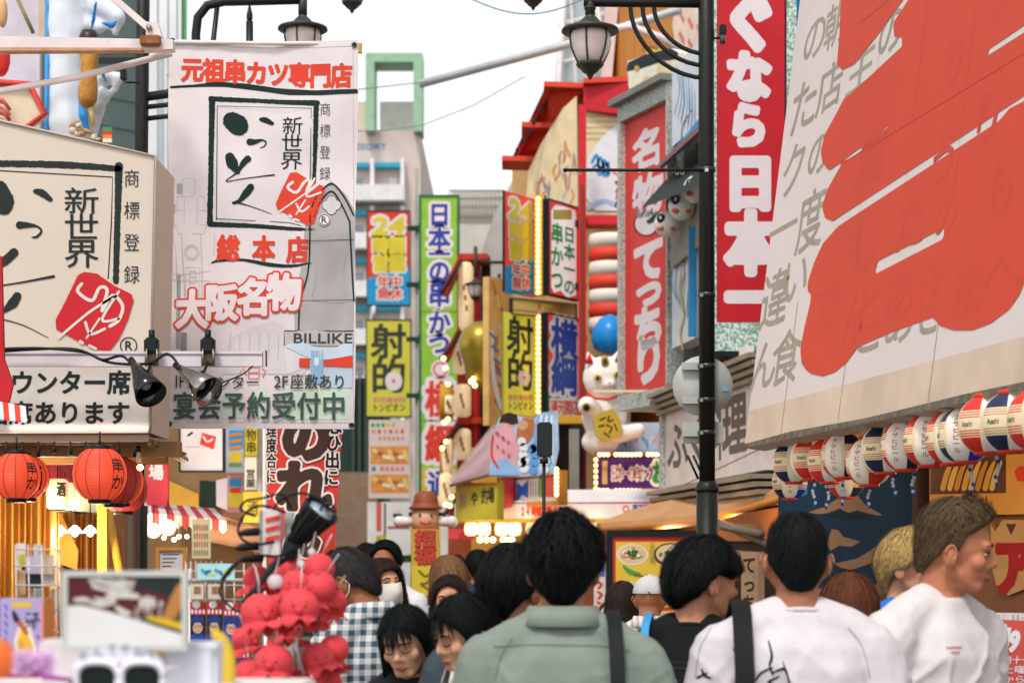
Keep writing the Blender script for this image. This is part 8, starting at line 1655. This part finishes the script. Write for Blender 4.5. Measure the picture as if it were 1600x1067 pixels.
m = MB(); m.lathe([(.001, -.004), (.034, -.004), (.036, 0), (.034, .004), (.001, .004)], P(-8, 1028, 3.3), M('#d9692c', .4, name='orange_plate'), 24, R=Matrix.Rotation(pi / 2, 3, 'X')); m.build('orange_disc', None, 'orange round plate cut off by the left edge', 'toy')
# snack boxes
b_ = upright(0, 934, 68, 1028, 4.0, 3.98); t = thing('snack_box', 'lilac snack box printed with a golden skewer and black letters', 'box', b_.pt(b_.w / 2, 0, -.03)); m = MB(); panel(m, b_, M('#a79ac9', .5, name='lilac_card', var=.04), .05, M('#d9884a', .5, name='orange_side')); m.build('carton', t); ik = Ink(b_, .0008)
ik.rect(18, 940, 50, 949, M('#d9b43a', .5, name='box_gold'), 1); ik.shape([[(26, 1026), (22, 1000), (30, 975), (40, 968), (48, 980), (54, 1000), (58, 1018), (50, 1028)]], M('#e3d6c4', .5, name='box_cream'), 1); ik.shape([[(28, 1026), (28, 1000), (34, 982), (42, 990), (50, 1005), (54, 1026)]], M('#d3a530', .5, name='fried_yellow', var=.25, scale=40), 2); ik.brush([(24, 962), (34, 976), (42, 988)], [2, 4, 3], M('#b5562c', .5, name='skewer_rust'), 3, 24); ik.brush([(22, 956), (26, 966)], [3, 5], M('#2b2220', .5, name='sauce_dark'), 4, 16)
ik.cells('こて', 38, 954, 62, 972, BLACK, .03, 2, 24, d='h'); ik.cells('っち', 36, 964, 58, 982, BLACK, .02, 2, 22, d='h')
for k in range(6): ik.brush([(8, 945 + k * 13), (11, 951 + k * 13)], 1.6, M('#5a4c9a', .5, name='box_violet'), 1, 12)
for y in (952, 980, 1004): ik.brush([(58, y + 12), (62, y + 17)], 1.6, M('#5a4c9a', .5, name='box_violet'), 1, 12)
ik.rect(63, 940, 68, 1027, M('#d98a8f', .5, name='box_pinkedge'), 1); ik.build('artwork', t)
m = MB(); m.rbox(P(34, 1050, 3.95), (.085, .06, .05), M('#b13a52', .5, name='box_crimson', var=.4, scale=30), .003); m.rbox(P(34, 1078, 3.95), (.09, .07, .03), M('#6b4a8c', .5, name='box_purple', var=.5, scale=30), .003); m.build('snack_carton', None, 'small crimson and purple cartons under the lilac snack box', 'box')
sh = thing('goods_shelf', 'dark shelf carrying the snack boxes', 'shelf', P(30, GND, 4.0)); m = MB(); m.rbox(P(20, 1096, 4.0), (.2, .2, .015), DWOOD, .003); m.build('board', sh)
for sx in (-1, 1): m = MB(); q = P(20, 1098, 4.0) + Vector((sx * .09, .08, 0)); m.tube([q, (q.x, q.y, 0)], .01, DWOOD, 8); m.build('leg', sh)
# postcard rack
t = thing('postcard_rack', 'wire rack of postcards in front of the gold curtain', 'rack', P(60, GND, 5.0)); m = MB()
for y in (858, 884, 914, 950, 985): m.tube([P(24, y, 5.0), P(86, y, 4.95), P(92, y + 2, 5.1)], .0022, WIRE, 5)
for x in (24, 44, 65, 86): m.tube([P(x, 850, 5.0), P(x + 4, 1067, 5.0)], .002, WIRE, 5)
m.tube([P(92, 852, 5.1), P(97, 1067, 5.1)], .003, WIRE, 5); m.tube([P(58, 850, 5.12), P(58, GND, 5.12)], .01, GREY, 8); m.build('wire_frame', t)
for k in range(3): m = MB(); a = k * 2.1; m.tube([P(58, GND, 5.12) + Vector((0, 0, .12)), P(58, GND, 5.12) + Vector((cos(a) * .25, sin(a) * .25, 0))], .008, GREY, 6); m.build('foot', t)
rr = random.Random(6)
for k, (x0, y0, x1, y1, c, lab) in enumerate(((26, 848, 40, 900, '#cdbfb8', 'tilted pale postcard at the top left of the wire rack'), (40, 868, 62, 896, '#b9aec4', 'lilac postcard in the top pocket of the wire rack'), (62, 866, 84, 897, '#c4ab96', 'beige postcard in the top pocket of the wire rack'), (24, 890, 40, 930, '#b98f68', 'brown postcard leaning at the left of the wire rack'), (34, 882, 64, 918, '#1f2f33', 'dark blue postcard in the middle of the wire rack'), (66, 884, 88, 916, '#b9aca0', 'stone coloured postcard on the right of the wire rack'), (28, 926, 52, 962, '#9a7a58', 'tan postcard in the lower row of the wire rack'), (70, 940, 84, 985, '#38424a', 'slate postcard at the bottom of the wire rack'), (78, 920, 90, 960, '#a5988c', 'grey postcard at the lower right of the wire rack'), (30, 866, 40, 884, '#b5a82c', 'small yellow green price card clipped on the wire rack'))):
    b_ = upright(x0, y0, x1, y1, 5.04 - .01 * (k % 4)); m = MB(); panel(m, b_, M(c, .5, name='card_paper', var=.25, scale=30), .003); o = m.build('postcard', None, lab, 'postcard', 'postcards on the wire rack')
# sock rack and cards
t = thing('wire_grid_rack', 'white wire grid stand hung with sock packs behind the red octopus toys', 'rack', P(340, GND, 5.5)); m = MB(); Yr = 5.5
for k in range(9): m.tube([P(291 + k * 15, 880, Yr), P(291 + k * 15, 1090, Yr)], .0018, WIRE, 5)
for k in range(10): m.tube([P(288, 892 + k * 22, Yr), P(418, 892 + k * 22, Yr)], .0018, WIRE, 5)
for x in (297, 415): m.tube([P(x, 888, Yr - .02), P(x, GND, Yr - .02)], .006, WIRE, 8)
m.tube([P(290, 906, Yr - .03), P(380, 906, Yr - .03)], .005, WIRE, 8); m.build('grid', t)
for k in range(2): m = MB(); m.tube([P((297, 415)[k], GND, Yr - .3) + Vector((0, 0, .01)), P((297, 415)[k], GND, Yr + .25) + Vector((0, 0, .01))], .008, WIRE, 6); m.build('foot', t)
PKm = {}
def sock_pack(x, y, lab, col, Yk):
    t = thing('sock_pack', lab, 'socks', P(x, y, Yk), 'sock packs on the wire grid'); q = Yk / 3000; b_ = upright(x - 12, y - 32, x + 12, y + 34, Yk); m = MB(); panel(m, b_, M(col, .7, name='sock_cloth', var=.2, scale=40), .012); m.build('sock', t); ik = Ink(b_, .0008)
    ik.rect(x - 12, y - 32, x + 12, y - 12, M('#b8282f', .5, name='card_red'), 1); ik.disc(x - 2, y - 28, 6, WHITE, 2); 
    for k in range(4): ik.rect(x - 10 + k * 6, y - 20, x - 7 + k * 6, y - 14, WHITE, 2)
    ik.shape([[(x - 11, y + 2), (x - 9, y - 8), (x, y - 12), (x + 9, y - 8), (x + 11, y + 2), (x + 7, y - 1), (x, y + 1), (x - 7, y - 1)]], M('#24357a', .6, name='sock_blue'), 2); ik.disc(x, y + 8, 7.5, M('#cfae92', .6, name='sock_tan'), 2, ry=9); ik.disc(x - 3.4, y + 6, 3, BLACK, 3, inner=.7); ik.disc(x + 3.4, y + 6, 3, BLACK, 3, inner=.7); ik.brush([(x - 3, y + 12), (x, y + 13), (x + 3, y + 12)], .8, RED, 3, 12); ik.shape([[(x - 12, y + 20), (x - 4, y + 17), (x, y + 22), (x + 4, y + 17), (x + 12, y + 20), (x + 12, y + 34), (x - 12, y + 34)]], M('#2a3f9a' if y < 1000 else '#c9c6c8', .6, name='sock_foot'), 2); ik.build('print', t)
for (x, y, c, lab) in ((309, 972, '#1d2226', 'navy sock pack with a red card at the left of the wire grid'), (335, 972, '#1d2226', 'navy sock pack with a red card, second on the upper row'), (361, 974, '#2a3a8c', 'bright blue sock pack at the right of the upper row'), (386, 976, '#7a2a30', 'maroon sock pack mostly behind the octopus toys'), (322, 1036, '#2b2422', 'dark sock pack at the left of the lower row'), (350, 1036, '#24367c', 'blue sock pack in the middle of the lower row'), (378, 1040, '#7a2a30', 'maroon sock pack at the right of the lower row')): sock_pack(x, y, lab, c, 5.44)
for (x0, y0, x1, y1, c, lab, k) in ((308, 880, 366, 905, '#a9d3d6', 'pale aqua price card with blue drawings on the wire grid', 0), (300, 810, 329, 872, '#c9b48c', 'straw coloured tag board with red and brown marks', 1), (297, 912, 318, 935, '#cdbfae', 'cream card with a brown patch on the left of the wire grid', 2), (325, 912, 346, 935, '#c9b8a8', 'cream card with a brown patch right of a similar card', 2)):
    b_ = upright(x0, y0, x1, y1, 5.42); t, ik = signboard('price_card', lab, 'card', b_, M(c, .6, name='card_sheet', var=.08, scale=30), thick=.003)
    if k == 0:
        for j in range(7): ik.brush([(316 + j * 7, 890 + j % 3 * 3), (322 + j * 6, 896 - j % 2 * 4)], 2.4, M(['#3f9ab5', '#2f7a9a', '#c9cf5c'][j % 3], .6, name='aqua_ink'), 1, 14)
    elif k == 1:
        for r in range(4):
            for j in range(6): ik.brush([(304 + j * 4, 820 + r * 13), (304 + j * 4, 828 + r * 13)], .9, RED if 1 < j < 4 and r < 3 else M('#6b5a3c', .6, name='tag_ink'), 1, 10)
    else: ik.rect(x0 + 6, y0 + 4, x1 - 4, y1 - 8, M('#8f6a45', .6, name='card_brown', var=.4, scale=40), 1)
    ik.build('print', t)
m = MB(); 
for k in range(8): m.tube([P(290 + k * 8, 876, 5.46), P(290 + k * 8, 925, 5.46)], .0015, WIRE, 4)
m.build('wire_basket', None, 'small wire basket at the top left of the sock rack', 'basket')
# pole with octopus toys
t = thing('display_pole', 'grey display pole with a red and white striped post behind the octopus toys', 'stand', P(452, GND, 4.75)); m = MB(); m.tube([P(452, GND, 4.75), P(452, 800, 4.75)], .012, GREY, 10); m.lathe([(.16, 0), (.16, .02), (.02, .04)], P(452, GND, 4.75), GREY, 20); m.build('pole', t)
m = MB(); m.rbox(P(424, 832, 4.72), (.05, .05, .115), M('#d9d3d0', .5, name='post_white'), .003); 
for k in range(3): m.prism([P(415, 816 + k * 15, 4.69), P(437, 811 + k * 15, 4.69), P(437, 804 + k * 15, 4.69), P(415, 809 + k * 15, 4.69)], (0, .004, 0), RED)
m.box(P(408, 832, 4.705), (.006, .03, .11), M('#8c8f8f', .5, name='post_grey')); m.build('striped_post', t)
OCT = M('#d2444a', .7, var=.10, scale=25, name='octopus_rubber', spec=.2, bump=.2, bscale=90); OCK = M('#2b1a1c', .5, name='octopus_ink')
def octo_proto():
    t = thing('octopus_toy', 'x', 'toy', (0, 0, 0), 'pink octopus squeeze toys on the display pole'); R = .042
    na, nt_ = 48, 26; V = []
    for j in range(nt_ + 1):
        u = j / nt_
        for i in range(na):
            a = 2 * pi * i / na
            if u < .62: th = u / .62 * 2.05; r = R * sin(th) * 1.02; z = R * cos(th)
            else:
                w = (u - .62) / .38; r = R * (.905 + .42 * w ** 1.3); z = R * (-.46 - .42 * w); wob = w * w * .26; r *= 1 + wob * sin(a * 8); z += R * wob * .9 * cos(a * 8)
            V.append((r * cos(a), r * sin(a), z))
    m = MB(); m.add(V, [(j * na + i, (j + 1) * na + i, (j + 1) * na + (i + 1) % na, j * na + (i + 1) % na) for j in range(nt_) for i in range(na)], OCT, True); m.lathe([(.001, -R * .55), (R * .85, -R * .5)], (0, 0, 0), OCT, 24); m.build('body', t)
    for sx in (-1, 1): m = MB(); m.ell((sx * .013, -R * .955, .0), (.0028, .0022, .0032), OCK, 10); m.build('eye', t); m = MB(); m.tube([(sx * .008, -R * .94, .009), (sx * .018, -R * .91, .010)], .0009, OCK, 5); m.build('eyebrow', t)
    m = MB(); m.lathe([(.005, 0), (.0085, .004), (.0055, .009), (.003, .010)], (0, -R * .93, -.010), OCT, 14, R=Matrix.Rotation(pi / 2, 3, 'X')); m.build('mouth', t)
    m = MB(); m.tube([(0, 0, R * .98), (.002, .001, R * 1.6), (0, .01, R * 2.4)], .0012, M('#d9d3d3', .5, name='cord_white'), 5); m.build('cord', t); return t
op = octo_proto(); first = True
octs = [(498, 888, 4.55, 1.0, -60, 20, 'octopus toy at the top right of the bunch, tilted right'), (448, 892, 4.72, .9, 10, -14, 'pale topped octopus toy high in the middle of the bunch'), (402, 905, 4.75, .95, 30, 0, 'octopus toy at the upper left of the bunch half behind cables'), (500, 918, 4.45, 1.05, -50, 30, 'octopus toy below the topmost right one, skirt turned right'), (462, 915, 4.5, 1.0, 0, 4, 'octopus toy with a bare crown above the smiling one'),
        (408, 958, 4.4, 1.25, 22, -4, 'largest octopus toy on the left with its face showing'), (468, 950, 4.35, 1.2, 5, 2, 'smiling octopus toy in the middle of the bunch'), (520, 940, 4.6, .9, -70, 35, 'octopus toy peeking out behind the middle one'), (384, 1000, 4.7, .9, 50, -10, 'octopus toy hanging low at the far left of the bunch'), (452, 985, 4.62, .9, -10, 0, 'octopus toy under the smiling one, mostly hidden'),
        (428, 1036, 4.35, 1.2, -5, 3, 'octopus toy low in the middle with a round bare head'), (496, 1030, 4.42, 1.05, 20, -8, 'octopus toy low on the right facing left'), (522, 1014, 4.5, .95, -40, 25, 'octopus toy at the lower right edge of the bunch'), (392, 1056, 4.4, 1.1, 30, -6, 'octopus toy at the bottom left of the bunch'), (462, 1072, 4.45, 1.1, 0, 0, 'octopus toy cut off by the bottom of the photo'), (510, 1068, 4.55, 1.0, -20, 10, 'octopus toy at the bottom right of the bunch')]
for x, y, Yk, s_, rz, ry, lab in octs:
    rot = (radians(-8), radians(ry), radians(rz))
    if first: op.location = P(x, y, Yk); op['label'] = lab; op.rotation_euler = rot; op.scale = (s_ * .88,) * 3; first = False
    else: dup(op, P(x, y, Yk), lab, rot, s_ * .88)
for k, (x, y, r) in enumerate(((430, 908, 12), (487, 862, 6), (470, 880, 6))):
    t = thing('price_tag', ['round white price tag hanging on the upper left of the octopus bunch', 'white paper tag at the top of the octopus bunch', 'cream paper tag above the smiling octopus'][k], 'tag', P(x, y, 4.4)); m = MB(); m.lathe([(.001, -.001), (r * 4.4 / 3000, -.001), (r * 4.4 / 3000, .001), (.001, .001)], P(x, y, 4.4), M('#b9b2b0', .6, name='tag_paper'), 20, R=Matrix.Rotation(pi / 2 - .3, 3, 'X')); m.build('tag', t); m = MB(); m.tube([P(x, y - r, 4.4), P(x + 6, y - r - 25, 4.5)], .0012, WIRE, 4); m.build('string', t)
m = MB(); m.tube([P(468, 980, 4.4), P(462, 1010, 4.36), P(470, 1040, 4.38), P(480, 1067, 4.4)], .004, M('#b9b9bd', .3, .3, name='clear_cord'), 6); m.build('cable', None, 'pale cord trailing down the front of the octopus bunch', 'cable')
# spot lamp and cable tangle
t = thing('spot_lamp', 'black bucket shaped spot lamp tilted down above the octopus toys', 'lamp', P(485, 850, 4.7)); a = P(470, 835, 4.7); d = Vector((.55, -.25, .62)).normalized(); R = d.to_track_quat('Z', 'Y').to_matrix(); bl = M('#161c1c', .3, name='black_gloss'); m = MB(); m.lathe([(.022, -.03), (.026, 0), (.033, .03), (.043, .085), (.047, .088), (.044, .08), (.03, .03), (.001, .02)], a, bl, 24, R=R); m.build('lamp_shade', t)
m = MB(); m.lathe([(.001, .072), (.03, .075), (.032, .082), (.001, .09)], a, M('#9fb0ba', .2, name='lens_blue'), 20, R=R); m.build('lens', t); m = MB()
for k in range(12): q = 2 * pi * k / 12; m.tube([a + R @ Vector((cos(q) * .027, sin(q) * .027, -.005)), a + R @ Vector((cos(q) * .046, sin(q) * .046, .086))], .0022, bl, 5)
m.build('rib', t); m = MB(); m.tube([a - d * .02, P(462, 862, 4.72), P(452, 880, 4.75)], .012, M('#5c4a30', .4, .4, name='bronze_stem'), 8); m.rbox(P(456, 858, 4.7), (.035, .03, .05), bl, .006); m.build('bracket', t); m = MB(); m.tube([P(512 + 12 * cos(q), 800 + 14 * sin(q), 4.66) for q in [2 * pi * i / 14 for i in range(15)]], .003, bl, 6); m.build('loop', t)
rr = random.Random(12)
tang = [([(372, 880, 4.7), (350, 905, 4.6), (345, 930, 4.6), (372, 955, 4.6), (395, 945, 4.6)], 'thin black cable looping left of the octopus toys'), ([(445, 800, 4.7), (410, 790, 4.65), (385, 800, 4.65), (372, 830, 4.65), (392, 850, 4.65), (430, 846, 4.7)], 'thin black cable looping left of the striped post'), ([(455, 795, 4.72), (440, 772, 4.7), (410, 778, 4.7), (385, 782, 4.7), (376, 796, 4.7), (400, 806, 4.7)], 'thin black cable arching over the striped post'), ([(440, 870, 4.7), (400, 868, 4.65), (368, 880, 4.65), (346, 905, 4.6)], 'black cable sagging below the striped post'), ([(520, 800, 4.7), (500, 780, 4.66), (470, 770, 4.66), (440, 780, 4.7), (424, 800, 4.7)], 'black cable bundled over the spot lamp'), ([(476, 850, 4.7), (440, 868, 4.62), (420, 890, 4.6), (398, 920, 4.55), (380, 940, 4.55)], 'thick black cable hanging down over the octopus bunch'), ([(470, 860, 4.7), (430, 885, 4.6), (408, 910, 4.55), (404, 925, 4.5)], 'black cable running beside the round white tag')]
for k, (pts, lab) in enumerate(tang): cable(pts, lab, .0035 if k < 5 else .006, BLACK)
for k, (x, y, lab) in enumerate(((390, 832, 'upper black plug socket left of the striped post'), (386, 855, 'middle black plug socket left of the striped post'), (392, 873, 'lowest black plug socket left of the striped post'))):
    m = MB(); m.tube([P(x - 18, y + 2, 4.68), P(x - 8, y, 4.68), P(x + 16, y - 2, 4.7), P(x + 20, y - 2, 4.7)], [.004, .009, .011, .007], BLACK, 10); m.build('plug_socket', None, lab, 'plug', 'plug sockets by the striped post')
